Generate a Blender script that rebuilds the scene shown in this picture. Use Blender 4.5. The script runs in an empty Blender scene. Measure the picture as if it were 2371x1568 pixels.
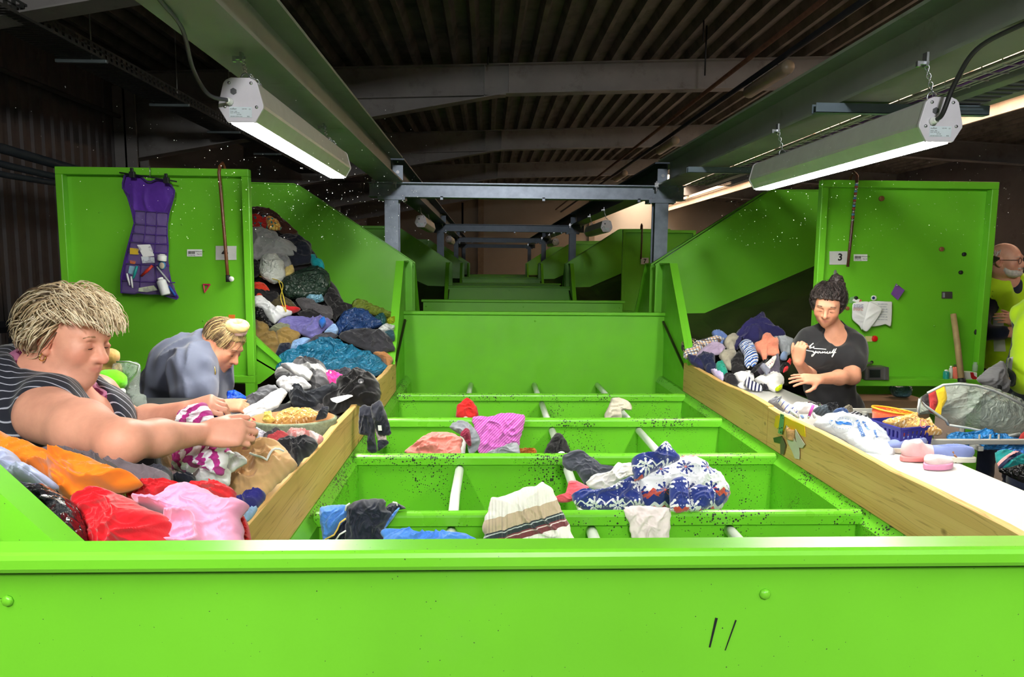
import bpy, bmesh, math, random
import numpy as np
from mathutils import Vector, Matrix

# ---------------------------------------------------------------- camera, world, exposure
SC = bpy.context.scene
COL = SC.collection
H = 1.65                                   # camera height above the hall floor
F_PX, PITCH, YAW, ROLL = 1596.66, 0.1079, 0.0373, 0.0090
CX, CY = 1185.5, 784.0
_fw = np.array([math.sin(YAW)*math.cos(PITCH), math.cos(YAW)*math.cos(PITCH), -math.sin(PITCH)])
_rt = np.array([math.cos(YAW), -math.sin(YAW), 0.0]); _up = np.cross(_rt, _fw)
_c, _s = math.cos(ROLL), math.sin(ROLL)
CAM_R = _c*_rt + _s*_up; CAM_U = -_s*_rt + _c*_up; CAM_F = _fw
CAM_P = np.array([0.0, 0.0, H])
cam_d = bpy.data.cameras.new('camera'); cam_o = bpy.data.objects.new('camera', cam_d); COL.objects.link(cam_o)
cam_d.sensor_width = 36.0; cam_d.lens = F_PX/2371*36.0; cam_d.clip_start = .05; cam_d.clip_end = 200
cam_o.matrix_world = Matrix(((CAM_R[0], CAM_U[0], -CAM_F[0], 0), (CAM_R[1], CAM_U[1], -CAM_F[1], 0),
                             (CAM_R[2], CAM_U[2], -CAM_F[2], H), (0, 0, 0, 1)))
SC.camera = cam_o
world = bpy.data.worlds.new('world'); SC.world = world; world.use_nodes = True
world.node_tree.nodes['Background'].inputs[0].default_value = (.86, .88, 1.0, 1)
world.node_tree.nodes['Background'].inputs[1].default_value = .05
SC.view_settings.view_transform = 'Standard'; SC.view_settings.look = 'None'
SC.view_settings.gamma = 1.0; SC.view_settings.use_curve_mapping = False
SC.view_settings.exposure = 0.06
SC.cycles.max_bounces = 6; SC.cycles.diffuse_bounces = 3; SC.cycles.glossy_bounces = 3; SC.cycles.transmission_bounces = 4; SC.cycles.transparent_max_bounces = 10
LAMP_POWER = 130.0          # emission of the lit strip of a work lamp
LAMP_POWER_ADDED = 84.0     # weaker emission of the two added lamps by the camera
SKYLIGHT_POWER = 19.0       # daylight through the roof lights

# added unseen area light, standing for a bounced flash behind the camera
fl_d = bpy.data.lights.new('added_flash_fill', 'AREA'); fl_d.shape = 'DISK'; fl_d.size = .7; fl_d.energy = 215.0; fl_d.color = (1.0, .98, .96)
fl_o = bpy.data.objects.new('added_flash_fill', fl_d); COL.objects.link(fl_o); fl_o.location = (.4, -3.2, 3.7)
fl_o.rotation_euler = Vector((.0, 1, -.12)).to_track_quat('-Z', 'Y').to_euler()

def ray(px, py):
    d = CAM_F + CAM_R*((px-CX)/F_PX) + CAM_U*((CY-py)/F_PX)
    return d
def at(px, py, y=None, x=None, z=None):
    """point of the place seen at a pixel of the photograph, at a known distance y (or x, or height z)"""
    d = ray(px, py)
    t = y/d[1] if y is not None else (x/d[0] if x is not None else (z-H)/d[2])
    return CAM_P + d*t
def on_plane(px, py, p0, n):
    d = ray(px, py); return CAM_P + d*(np.dot(p0-CAM_P, n)/np.dot(d, n))
def V(*a): return np.array(a, float)
def nrm(v): v = np.asarray(v, float); return v/np.linalg.norm(v)
def lin(c):
    return tuple(((x/255.)/12.92 if x/255. <= .04045 else ((x/255.+.055)/1.055)**2.4) for x in c)

# ---------------------------------------------------------------- objects
WL = {}
def put(o, parent, loc):
    COL.objects.link(o)
    if parent is not None:
        o.parent = parent; o.location = Vector(loc - WL[parent]); WL[o] = np.array(loc, float)
    else:
        o.location = Vector(loc); WL[o] = np.array(loc, float)
def tag(o, label=None, cat=None, group=None, kind=None):
    if label: o['label'] = label
    if cat: o['category'] = cat
    if group: o['group'] = group
    if kind: o['kind'] = kind
    return o
def thing(name, label, cat, loc, group=None, kind=None, parent=None):
    o = bpy.data.objects.new(name, None); o.empty_display_size = .1
    put(o, parent, V(*loc)); return tag(o, label, cat, group, kind)
def mesh_np(name, verts, faces, mat=None, smooth=False, uvs=None, cols=None, mats=None):
    """faces: list of index lists or an (n,4)/(n,3) array; fast path for arrays"""
    me = bpy.data.meshes.new(name)
    verts = np.asarray(verts, np.float32)
    if isinstance(faces, np.ndarray):
        n, k = faces.shape
        me.vertices.add(len(verts)); me.vertices.foreach_set('co', verts.ravel())
        me.loops.add(n*k); me.loops.foreach_set('vertex_index', faces.astype(np.int32).ravel())
        me.polygons.add(n); me.polygons.foreach_set('loop_start', np.arange(0, n*k, k, dtype=np.int32))
        me.polygons.foreach_set('loop_total', np.full(n, k, np.int32))
        me.update(calc_edges=True)
    else:
        me.from_pydata([tuple(map(float, v)) for v in verts], [], faces); me.update()
    if smooth: me.polygons.foreach_set('use_smooth', np.ones(len(me.polygons), bool))
    if uvs is not None:
        uv = me.uv_layers.new(name='UVMap'); li = np.zeros(len(me.loops), np.int32); me.loops.foreach_get('vertex_index', li)
        uv.data.foreach_set('uv', np.asarray(uvs, np.float32)[li].ravel())
    if cols is not None:
        ca = me.color_attributes.new('Col', 'FLOAT_COLOR', 'POINT')
        c4 = np.ones((len(verts), 4), np.float32); c4[:, :3] = cols; ca.data.foreach_set('color', c4.ravel())
    if mats:
        for m in mats: me.materials.append(m)
    elif mat is not None: me.materials.append(mat)
    return me
def obj(name, verts, faces, mat, parent=None, smooth=False, bevel=0, loc=None, **kw):
    """one mesh object; verts in world space"""
    verts = np.asarray(verts, float)
    if loc is None:
        if parent is not None: loc = WL[parent]
        else:
            lo, hi = verts.min(0), verts.max(0); loc = V((lo[0]+hi[0])/2, (lo[1]+hi[1])/2, lo[2])
    me = mesh_np(name, verts-loc, faces, mat, smooth, **kw)
    o = bpy.data.objects.new(name, me); put(o, parent, np.asarray(loc, float))
    if bevel:
        b = o.modifiers.new('bevel', 'BEVEL'); b.width = bevel; b.segments = 2; b.limit_method = 'ANGLE'
    return o
class MB:
    """collects shapes (world space) that belong to one part"""
    def __init__(s): s.v = []; s.f = []; s.n = 0
    def add(s, v, f):
        v = np.asarray(v, float); s.v.append(v); s.f += [[i+s.n for i in q] for q in f]; s.n += len(v); return s
    def box(s, lo, hi):
        (a, b, c), (d, e, g) = lo, hi
        v = [(a,b,c),(d,b,c),(d,e,c),(a,e,c),(a,b,g),(d,b,g),(d,e,g),(a,e,g)]
        return s.add(v, [[3,2,1,0],[4,5,6,7],[0,1,5,4],[1,2,6,5],[2,3,7,6],[3,0,4,7]])
    def obox(s, c, ax, ay, az):
        """oriented box: centre and three half-axis vectors"""
        c, ax, ay, az = map(np.asarray, (c, ax, ay, az))
        v = [c+i*ax+j*ay+k*az for k in (-1,1) for (i,j) in ((-1,-1),(1,-1),(1,1),(-1,1))]
        f = [[3,2,1,0],[4,5,6,7],[0,1,5,4],[1,2,6,5],[2,3,7,6],[3,0,4,7]]
        if np.dot(np.cross(ax, ay), az) < 0: f = [q[::-1] for q in f]
        return s.add(v, f)
    def prism(s, pts, d):
        """extrude a polygon (3D points, in order) by vector d"""
        p = np.asarray(pts, float); d = np.asarray(d, float); n = len(p)
        nn = np.zeros(3)
        for i in range(n): nn += np.cross(p[i], p[(i+1) % n])
        if np.dot(nn, d) < 0: p = p[::-1]
        f = [list(range(n))[::-1], list(range(n, 2*n))]
        f += [[i, (i+1) % n, n+(i+1) % n, n+i] for i in range(n)]
        return s.add(np.vstack([p, p+d]), f)
    def tube(s, pts, r, seg=8, cap=True):
        pts = np.asarray(pts, float); n = len(pts)
        r = np.broadcast_to(np.asarray(r, float), (n,))
        t = np.gradient(pts, axis=0); t /= np.linalg.norm(t, axis=1)[:, None]+1e-9
        u = np.cross(t[0], (0, 0, 1)) if abs(t[0][2]) < .9 else np.cross(t[0], (1, 0, 0)); u = nrm(u)
        vs = []
        for i in range(n):
            u = u-t[i]*np.dot(u, t[i]); u = nrm(u); w = np.cross(t[i], u)
            a = np.arange(seg)*2*math.pi/seg
            vs.append(pts[i]+r[i]*(np.cos(a)[:, None]*u+np.sin(a)[:, None]*w))
        f = []
        for i in range(n-1):
            for j in range(seg):
                k = (j+1) % seg; f.append([i*seg+j, i*seg+k, (i+1)*seg+k, (i+1)*seg+j])
        if cap: f += [list(range(seg))[::-1], list(range((n-1)*seg, n*seg))]
        return s.add(np.vstack(vs), f)
    def lathe(s, base, prof, seg=20, axis=(0, 0, 1), sx=1, sy=1):
        """prof: list of (r, h) along axis"""
        ax = nrm(axis); u = nrm(np.cross(ax, (0, 1, 0)) if abs(ax[1]) < .9 else np.cross(ax, (1, 0, 0))); w = np.cross(ax, u)
        vs = []; a = np.arange(seg)*2*math.pi/seg
        for r, h in prof: vs.append(np.asarray(base)+ax*h+r*(np.cos(a)[:, None]*u*sx+np.sin(a)[:, None]*w*sy))
        f = [[i*seg+j, i*seg+(j+1) % seg, (i+1)*seg+(j+1) % seg, (i+1)*seg+j] for i in range(len(prof)-1) for j in range(seg)]
        f += [list(range(seg))[::-1], list(range((len(prof)-1)*seg, len(prof)*seg))]
        return s.add(np.vstack(vs), f)
    def ball(s, c, r, seg=12, rings=8):
        r = np.broadcast_to(np.asarray(r, float), (3,)); v = []; f = []
        for i in range(rings+1):
            p = math.pi*i/rings
            for j in range(seg):
                a = 2*math.pi*j/seg
                v.append(np.asarray(c)+r*V(math.sin(p)*math.cos(a), math.sin(p)*math.sin(a), -math.cos(p)))
        for i in range(rings):
            for j in range(seg):
                k = (j+1) % seg; f.append([i*seg+j, i*seg+k, (i+1)*seg+k, (i+1)*seg+j])
        return s.add(v, f)
    def sheet(s, grid, flip=False):
        g = np.asarray(grid, float); m, n = g.shape[:2]
        f = [[i*n+j, i*n+j+1, (i+1)*n+j+1, (i+1)*n+j] for i in range(m-1) for j in range(n-1)]
        if flip: f = [q[::-1] for q in f]
        return s.add(g.reshape(-1, 3), f)
    def build(s, name, mat, parent=None, smooth=False, bevel=0, **kw):
        return obj(name, np.vstack(s.v), s.f, mat, parent, smooth, bevel, **kw)
def copy_tree(root, d, label=None, cat=None, group=None):
    c = root.copy(); COL.objects.link(c); c.location = root.location+Vector(d); WL[c] = WL[root]+np.array(d)
    if label: c['label'] = label
    if group: c['group'] = group
    def kids(a, b):
        for ch in list(a.children):
            if ch.name.split('.')[0] is None: continue
            k = ch.copy(); COL.objects.link(k); k.parent = b; WL[k] = WL[ch]+np.array(d); kids(ch, k)
    kids(root, c); return c

# ---------------------------------------------------------------- numpy noise
_rng = np.random.RandomState(7); _perm = np.concatenate([_rng.permutation(256)]*3)
_grad = _rng.normal(size=(256, 3)); _grad /= np.linalg.norm(_grad, axis=1)[:, None]
def noise3(P):
    P = np.asarray(P, float); i = np.floor(P).astype(int); f = P-i; u = f*f*f*(f*(f*6-15)+10); i &= 255
    def g(dx, dy, dz):
        h = _perm[_perm[_perm[(i[..., 0]+dx) & 255]+((i[..., 1]+dy) & 255)]+((i[..., 2]+dz) & 255)]
        G = _grad[h]; return G[..., 0]*(f[..., 0]-dx)+G[..., 1]*(f[..., 1]-dy)+G[..., 2]*(f[..., 2]-dz)
    L = lambda a, b, t: a+(b-a)*t
    x0 = L(L(g(0,0,0), g(1,0,0), u[..., 0]), L(g(0,1,0), g(1,1,0), u[..., 0]), u[..., 1])
    x1 = L(L(g(0,0,1), g(1,0,1), u[..., 0]), L(g(0,1,1), g(1,1,1), u[..., 0]), u[..., 1])
    return L(x0, x1, u[..., 2])*1.6

# ---------------------------------------------------------------- materials
MATS = {}
class NT:
    def __init__(s, name):
        s.m = bpy.data.materials.new(name); s.m.use_nodes = True; s.t = s.m.node_tree; s.b = s.t.nodes['Principled BSDF']
    def n(s, typ, **kw):
        x = s.t.nodes.new('ShaderNode'+typ)
        for k, v in kw.items():
            if k in x.inputs: x.inputs[k].default_value = v
            else: setattr(x, k, v)
        return x
    def l(s, a, b): s.t.links.new(a, b)
    def coord(s, kind='Object', scale=(1, 1, 1), rot=(0, 0, 0)):
        c = s.n('TexCoord'); mp = s.n('Mapping'); mp.inputs['Scale'].default_value = scale; mp.inputs['Rotation'].default_value = rot
        s.l(c.outputs[kind], mp.inputs[0]); return mp.outputs[0]
    def noise(s, co, scale, detail=3, rough=.55, dist=0):
        x = s.n('TexNoise'); x.inputs['Scale'].default_value = scale; x.inputs['Detail'].default_value = detail
        x.inputs['Roughness'].default_value = rough; x.inputs['Distortion'].default_value = dist
        s.l(co, x.inputs['Vector']); return x.outputs['Fac']
    def ramp(s, fac, stops, interp='LINEAR'):
        r = s.n('ValToRGB'); cr = r.color_ramp; cr.interpolation = interp
        while len(cr.elements) < len(stops): cr.elements.new(.5)
        for e, (p, c) in zip(cr.elements, stops): e.position = p; e.color = (*c, 1) if len(c) == 3 else c
        s.l(fac, r.inputs[0]); return r.outputs[0]
    def mix(s, fac, a, b, blend='MIX'):
        x = s.n('Mix', data_type='RGBA', blend_type=blend)
        for v, i in ((fac, 0), (a, 6), (b, 7)):
            if hasattr(v, 'is_output') or hasattr(v, 'links'): s.l(v, x.inputs[i])
            elif i == 0: x.inputs[0].default_value = v
            else: x.inputs[i].default_value = (*v, 1) if len(v) == 3 else v
        return x.outputs[2]
    def math(s, op, a, b=None):
        x = s.n('Math', operation=op)
        for v, i in ((a, 0), (b, 1)):
            if v is None: continue
            if hasattr(v, 'links'): s.l(v, x.inputs[i])
            else: x.inputs[i].default_value = v
        return x.outputs[0]
    def bump(s, h, strength=.3, dist=.01):
        x = s.n('Bump'); x.inputs['Strength'].default_value = strength; x.inputs['Distance'].default_value = dist
        s.l(h, x.inputs['Height']); s.l(x.outputs[0], s.b.inputs['Normal']); return x
    def set(s, **kw):
        names = dict(rough='Roughness', metal='Metallic', spec='Specular IOR Level', sheen='Sheen Weight', trans='Transmission Weight',
                     alpha='Alpha', ior='IOR', coat='Coat Weight', sss='Subsurface Weight')
        for k, v in kw.items(): s.b.inputs[names[k]].default_value = v
        return s
def paint(name, col, rough=.4, metal=0., var=.12, vs=6., bump=0, bs=60., spec=.5, dirt=None, coat=0):
    if name in MATS: return MATS[name]
    t = NT(name); c = lin(col); co = t.coord()
    n = t.noise(co, vs, 4)
    k0 = tuple(x*(1-var) for x in c); k1 = tuple(min(1, x*(1+var)) for x in c)
    out = t.ramp(n, [(.3, k0), (.7, k1)])
    if dirt:
        dcol, dscale, lo, hi = dirt
        out = t.mix(t.ramp(t.noise(co, dscale, 6, .65), [(lo, (0, 0, 0)), (hi, (1, 1, 1))]), out, lin(dcol))
    t.l(out, t.b.inputs['Base Color']); t.set(rough=rough, metal=metal, spec=spec, coat=coat)
    if bump: t.bump(t.noise(co, bs, 4), bump, .004)
    MATS[name] = t.m; return t.m
def cloth(name, col, rough=.9, weave=900., wstr=.25, var=.18, vs=9., sheen=.25, col2=None):
    if name in MATS: return MATS[name]
    t = NT(name); co = t.coord(); c = lin(col); n = t.noise(co, vs, 5)
    k0 = lin(col2) if col2 else tuple(x*(1-var) for x in c); k1 = tuple(min(1, x*(1+var)) for x in c)
    t.l(t.ramp(n, [(.3, k0), (.7, k1)]), t.b.inputs['Base Color']); t.set(rough=rough, sheen=sheen, spec=.2)
    wv = t.n('TexNoise', noise_type='RIDGED_MULTIFRACTAL'); wv.inputs['Scale'].default_value = 5; wv.inputs['Detail'].default_value = 3; wv.inputs['Distortion'].default_value = .8; t.l(co, wv.inputs['Vector'])
    h = t.math('ADD', t.math('MULTIPLY', t.noise(co, weave, 2), .12), t.math('MULTIPLY', wv.outputs['Fac'], .9)); t.bump(h, min(1, wstr*1.3), .005)
    MATS[name] = t.m; return t.m
def stripes(name, cols, period=.03, ang=0., rough=.9, width=None, uvw=True, bump=.2, wobble=.0, interp='CONSTANT'):
    """bands across the cloth's own UV (metres); cols list of (pos, rgb)"""
    if name in MATS: return MATS[name]
    t = NT(name); co = t.coord('UV', rot=(0, 0, ang))
    sx = t.n('SeparateXYZ'); t.l(co, sx.inputs[0]); u = t.math('FRACT', t.math('MULTIPLY', sx.outputs[0], 1/period))
    t.l(t.ramp(u, [(p, lin(c)) for p, c in cols], interp), t.b.inputs['Base Color']); t.set(rough=rough, sheen=.2, spec=.2)
    t.bump(t.noise(t.coord(), 500, 2), bump, .003); MATS[name] = t.m; return t.m
def plaid(name, base, bands, rough=.9):
    """bands: list of (period, width fraction, rgb, along u?)"""
    if name in MATS: return MATS[name]
    t = NT(name); co = t.coord('UV'); sx = t.n('SeparateXYZ'); t.l(co, sx.inputs[0]); out = lin(base)
    for per, w, c, axis in bands:
        u = t.math('FRACT', t.math('MULTIPLY', sx.outputs[axis], 1/per)); m = t.math('LESS_THAN', u, w)
        out = t.mix(t.math('MULTIPLY', m, .72), out, lin(c))
    t.l(out, t.b.inputs['Base Color']); t.set(rough=rough, sheen=.2, spec=.2); t.bump(t.noise(t.coord(), 500, 2), .2, .003)
    MATS[name] = t.m; return t.m
def spots(name, base, dots, scale, thr=.3, rough=.9, bump=.2):
    if name in MATS: return MATS[name]
    t = NT(name); co = t.coord('UV'); out = lin(base)
    for i, c in enumerate(dots):
        vo = t.n('TexVoronoi'); vo.inputs['Scale'].default_value = scale*(1+.37*i); t.l(co, vo.inputs['Vector'])
        out = t.mix(t.math('LESS_THAN', vo.outputs['Distance'], thr), out, lin(c))
    t.l(out, t.b.inputs['Base Color']); t.set(rough=rough, sheen=.2, spec=.2); t.bump(t.noise(t.coord(), 500, 2), bump, .003)
    MATS[name] = t.m; return t.m
def plastic(name, col, rough=.25, crinkle=.8, scale=22., alpha=1., trans=0., col2=None, thr=None):
    if name in MATS: return MATS[name]
    t = NT(name); co = t.coord(); c = lin(col); n = t.noise(co, 5, 4)
    t.l(t.ramp(n, [(.3, lin(col2) if col2 else tuple(x*.8 for x in c)), (.7, tuple(min(1, x*1.15) for x in c))]), t.b.inputs['Base Color'])
    t.set(rough=rough, spec=.6, alpha=alpha, trans=trans)
    vo = t.n('TexVoronoi', feature='DISTANCE_TO_EDGE'); vo.inputs['Scale'].default_value = scale
    wn = t.n('TexNoise'); wn.inputs['Scale'].default_value = scale*.4; t.l(co, wn.inputs['Vector'])
    t.l(t.mix(.35, co, wn.outputs['Color']), vo.inputs['Vector'])
    h = t.math('ADD', vo.outputs['Distance'], t.math('MULTIPLY', t.noise(co, scale*2, 5), .6)); t.bump(h, crinkle, .02)
    MATS[name] = t.m; return t.m
# ---------------------------------------------------------------- shared materials
def green_paint(name, chips, base=(108, 193, 43), rough=.33):
    t = NT(name); co = t.coord(); n = t.noise(co, 2.5, 3); c = lin(base)
    out = t.ramp(n, [(.3, tuple(x*.93 for x in c)), (.7, tuple(x*1.07 for x in c))])
    # rubbed, slightly greyed wear
    wear = t.ramp(t.noise(co, 1.7, 6, .7), [(.58, (0, 0, 0)), (.8, (1, 1, 1))])
    out = t.mix(t.math('MULTIPLY', wear, .16), out, lin((150, 190, 110)))
    # flaked-off paint, dark steel beneath
    vo = t.n('TexVoronoi'); vo.inputs['Scale'].default_value = 105; t.l(co, vo.inputs['Vector'])
    sp = t.n('SeparateColor'); t.l(vo.outputs['Color'], sp.inputs[0])
    warped = t.math('ADD', vo.outputs['Distance'], t.math('MULTIPLY', t.math('SUBTRACT', t.noise(co, 400, 2), .5), .35))
    zone = t.ramp(t.noise(co, 3.2, 4, .6), [(.42, (.02, .02, .02)), (.75, (.34, .34, .34))])
    rad = t.math('MULTIPLY', t.math('MULTIPLY', sp.outputs[0], zone), chips)
    chip = t.math('LESS_THAN', warped, rad)
    out = t.mix(chip, out, lin((44, 40, 46)))
    t.l(out, t.b.inputs['Base Color']); t.set(rough=rough, spec=.5)
    t.l(t.ramp(t.noise(co, 9, 4), [(.3, (rough*.85,)*3), (.75, (rough*1.3,)*3)]), t.b.inputs['Roughness'])
    b = t.bump(t.math('ADD', t.math('MULTIPLY', chip, -.6), t.math('MULTIPLY', t.noise(co, 30, 3), .15)), .25, .002)
    return t.m
GREEN = green_paint('green_paint', .45); GREENC = green_paint('green_paint_chipped', 3.0, rough=.3)
GREENB = green_paint('green_paint_bin', 2.0)
def wood_mat(name, c0, c1, knots=True):
    t = NT(name); co = t.coord('Object', (1, .07, 1.5))
    n1 = t.noise(co, 7, 4, .55, .6); out = t.ramp(n1, [(.30, lin(c0)), (.72, lin(c1))])
    fine = t.noise(t.coord('Object', (1, .03, 1)), 130, 3); out = t.mix(t.math('MULTIPLY', fine, .30), out, lin(c0), 'MULTIPLY')
    ring_ = t.ramp(t.math('FRACT', t.math('MULTIPLY', n1, 9)), [(.0, (1, 1, 1)), (.12, (0, 0, 0)), (.9, (0, 0, 0)), (1., (.6, .6, .6))]); out = t.mix(t.math('MULTIPLY', ring_, .55), out, lin((150, 108, 56)))
    vo = t.n('TexVoronoi'); vo.inputs['Scale'].default_value = 4.2; t.l(t.coord('Object', (.2, 1, 1.5)), vo.inputs['Vector'])
    out = t.mix(t.ramp(vo.outputs['Distance'], [(.04, (1, 1, 1)), (.10, (0, 0, 0))]), out, lin((96, 62, 30)))
    st = t.ramp(t.noise(t.coord('Object', (1, 1, .12)), 7, 4), [(.62, (0, 0, 0)), (.82, (1, 1, 1))])
    out = t.mix(t.math('MULTIPLY', st, .35), out, lin((140, 104, 50)))
    t.l(out, t.b.inputs['Base Color']); t.set(rough=.55, spec=.35); t.bump(fine, .10, .002); return t.m
WOOD = wood_mat('pine_board', (212, 172, 104), (232, 198, 134)); WOODEDGE = wood_mat('pine_edge', (214, 176, 120), (238, 208, 156))
GALV = paint('galvanised_steel', (128, 138, 152), .38, .55, .16, 14., .08, 40.)
GALV_SHADED = paint('steel_shaded', (70, 82, 96), .4, .4, .15, 8.)  # shaded steel for the farther portals and beams, their gloom put into the colour
BEAM = paint('grey_green_beam', (126, 134, 124), .5, .1, .12, 3., dirt=((70, 74, 60), 4., .58, .85))
ROOFM = paint('roof_sheet', (124, 118, 108), .55, .3, .25, 3., dirt=((46, 40, 32), 1.6, .5, .8))
GIRD = paint('girder_paint', (150, 148, 146), .6, .0, .12, 2., dirt=((96, 90, 84), 3., .55, .85))
CLAD = paint('wall_cladding', (98, 94, 94), .6, .1, .14, 1.5, dirt=((60, 56, 56), 2., .55, .8))
BEIGE = paint('beige_wall', (166, 156, 140), .8, 0, .08, .6)
WGREY = paint('grey_wall', (150, 148, 152), .8, 0, .08, .8)
FLOORM = paint('concrete_floor', (96, 92, 88), .75, 0, .2, 2., .15, 30.)
WHITE_LAM = paint('white_laminate', (212, 212, 208), .3, 0, .03, 4., dirt=((180, 178, 170), 30., .72, .8))
WHITE_PIPE = paint('white_pipe', (228, 232, 230), .32, 0, .03, 10.)
DARKST = paint('dark_steel', (34, 36, 40), .5, .3, .2, 8.)
CHROME = paint('bright_zinc', (200, 204, 210), .25, .9, .08, 20.)
RUST = paint('brown_pipe', (92, 62, 44), .6, .2, .3, 10.)
BLACKR = paint('black_rubber', (22, 24, 26), .55, 0, .15, 20.)
LAMPM = paint('lamp_housing', (196, 200, 196), .42, .25, .05, 20.)
LAMPCAP = paint('lamp_cap_plastic', (206, 204, 214), .45, 0, .04, 20.)
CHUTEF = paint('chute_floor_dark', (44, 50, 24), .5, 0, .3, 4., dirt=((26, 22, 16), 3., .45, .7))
def emit(name, col, power):
    t = NT(name); t.b.inputs['Base Color'].default_value = (*lin(col), 1)
    t.b.inputs['Emission Color'].default_value = (*lin(col), 1); t.b.inputs['Emission Strength'].default_value = power; return t.m
LED = emit('led_diffuser', (255, 252, 240), LAMP_POWER)
LED2 = emit('led_diffuser_dim', (255, 252, 240), LAMP_POWER_ADDED)
LEDOFF = paint('led_diffuser_off', (150, 152, 146), .3)
SKYL = emit('roof_light_daylight', (255, 238, 222), SKYLIGHT_POWER)

# ---------------------------------------------------------------- hall shell
def zroof(x): return 4.89+.04*(min(x, 5.8)-.3)-.05*max(0, x-5.8)
obj('floor', [(-6.2, -4, 0), (14, -4, 0), (14, 35, 0), (-6.2, 35, 0)], [[0, 1, 2, 3]], FLOORM).__setitem__('kind', 'structure')
def struct(o): o['kind'] = 'structure'; return o
# roof of trapezoidal sheet, ribs running along the hall
prof = []
x = -6.2
while x < 14:
    prof += [(x, .13), (x+.155, .13), (x+.205, 0), (x+.27, 0), (x+.32, .13)]; x += .32
prof = [(a, zroof(a)+b) for a, b in prof]
m = MB()
for part in ([q for q in prof if q[0] < 6.72], [q for q in prof if q[0] > 8.1]): m.sheet([[(a, yy, b) for a, b in part] for yy in (-4, 35)], flip=True)
m.box((6.6, -4, 4.9), (8.2, 2.9, 4.95))
struct(m.build('ceiling', ROOFM))
# left wall: ribbed cladding as far as the column, smooth wall beyond
prof = []; yy = -4.
while yy < 12.15:
    prof += [(yy, 0), (yy+.10, 0), (yy+.125, .03), (yy+.195, .03), (yy+.22, 0)]; yy += .22
m = MB(); m.sheet([[(-6.0+d, a, zz) for a, d in prof] for zz in (0, 4.8)], flip=True); wl = struct(m.build('wall_left', CLAD))
m = MB().box((-6.2, 12.2, 0), (-5.9, 35, 4.8)); struct(m.build('wall_left_far', WGREY))
m = MB().box((-6.2, 34.6, 0), (14, 35, 6)); wb = struct(m.build('wall_back', BEIGE))
m = MB().box((13.7, -4, 0), (14, 35, 5.2)); struct(m.build('wall_right', CLAD))
m = MB().box((-6.2, -4.3, 0), (14, -4, 5.4)); struct(m.build('wall_front', CLAD))
# concrete posts and pipes on the far wall (parts of it)
for xx in (-.3, 5.2, -4.6): MB().box((xx-.14, 34.4, 0), (xx+.14, 34.62, 5.2)).build('wall_post', paint('post_beige', (150, 134, 112), .8), wb)
MB().tube([(-1.2, 34.3, 0), (-1.2, 34.3, 4.6)], .05, 8).build('drain_pipe', DARKST, wb, True)

# roof girders across the hall with a haunch towards the left wall
def girder(y, label):
    t = thing('roof_girder', label, 'girder', (0, y, 0), 'roof girders')
    def top(xx): return zroof(xx)-.01
    def bot(xx): return top(xx)-.47-max(0, .3-xx)*.148
    xs = [-5.9, .3, 5.8, 13.6]
    m = MB(); pts = [(a, y-.008, top(a)-.012) for a in xs]+[(a, y-.008, bot(a)+.012) for a in xs[::-1]]
    m.prism(pts, (0, .016, 0)); m.build('web', GIRD, t)
    for nm, f in (('top_flange', lambda a: top(a)-.012), ('bottom_flange', lambda a: bot(a))):
        m = MB(); p = [(a, y-.12, f(a)) for a in xs]; q = [(a, y-.12, f(a)+.016) for a in xs]
        m.prism(p+q[::-1], (0, .24, 0)); m.build(nm, GIRD, t)
    m = MB(); p = [(-5.9, y-.11, top(-5.9)-.49), (.3, y-.11, top(.3)-.49), (.3, y-.11, top(.3)-.475), (-5.9, y-.11, top(-5.9)-.475)]
    m.prism(p, (0, .22, 0)); m.build('haunch_flange', GIRD, t)
    for a in (-.05, .35): MB().box((a-.008, y-.11, bot(a)+.01), (a+.008, y+.11, top(a)-.01)).build('stiffener', GIRD, t)
    return t
for y, lb in ((6.1, 'grey steel roof girder nearest the camera, seen top left above the cable tray'),
              (11.7, 'long grey roof girder crossing above the centre, nearest of the visible row'),
              (17.3, 'second grey roof girder behind the first across the dark ceiling'),
              (22.9, 'third grey roof girder, just above the near steel portal'), (28.5, 'farthest grey roof girder near the back wall')):
    girder(y, lb)
m = MB(); m.box((-5.95, 11.5, 0), (-5.6, 11.53, 4.4)); m.box((-5.95, 11.87, 0), (-5.6, 11.9, 4.4)); m.box((-5.79, 11.5, 0), (-5.76, 11.9, 4.4))
tag(m.build('steel_column', GIRD), 'pale steel hall column against the left wall', 'column')

# rails and conduit on the left wall
m = MB().tube([(-5.85, 2, 3.92), (-5.85, 11.6, 3.92)], .035, 8)
tag(m.build('wall_pipe', CLAD, None, True), 'long dark pipe running along the ribbed left wall', 'pipe')
for i, (dz, r) in enumerate(((0, .05), (-.12, .035), (-.2, .03))):
    m = MB().tube([(-4.6, y, 2.68+dz+.03*math.sin(y*1.3+i)) for y in np.linspace(3, 9.2, 12)], r, 8)
    tag(m.build('conduit', paint('blue_grey_conduit', (70, 84, 96), .5, .3), None, True),
        ['thick blue-grey conduit beside the left wall, top of three', 'blue-grey conduit, middle of three beside the left wall', 'thin blue-grey conduit, lowest of three beside the left wall'][i], 'conduit', 'conduits by the left wall')
# dark railing behind the nearest worker
t = thing('guard_railing', 'dark steel guard railing in the gloom at the left edge', 'railing', (-3.6, 5.6, 0))
p = at(-60, 762, y=5.2); q = at(95, 752, y=5.6)
MB().tube([p, q], .045, 4).build('top_rail', DARKST, t)
p2 = at(36, 762, y=5.4); MB().box((p2[0]-.04, p2[1]-.03, 0), (p2[0]+.04, p2[1]+.03, p2[2])).build('post', DARKST, t)
p3 = at(-60, 880, y=5.2); q3 = at(95, 872, y=5.6); MB().tube([p3, q3], .03, 4).build('mid_rail', DARKST, t)

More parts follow.
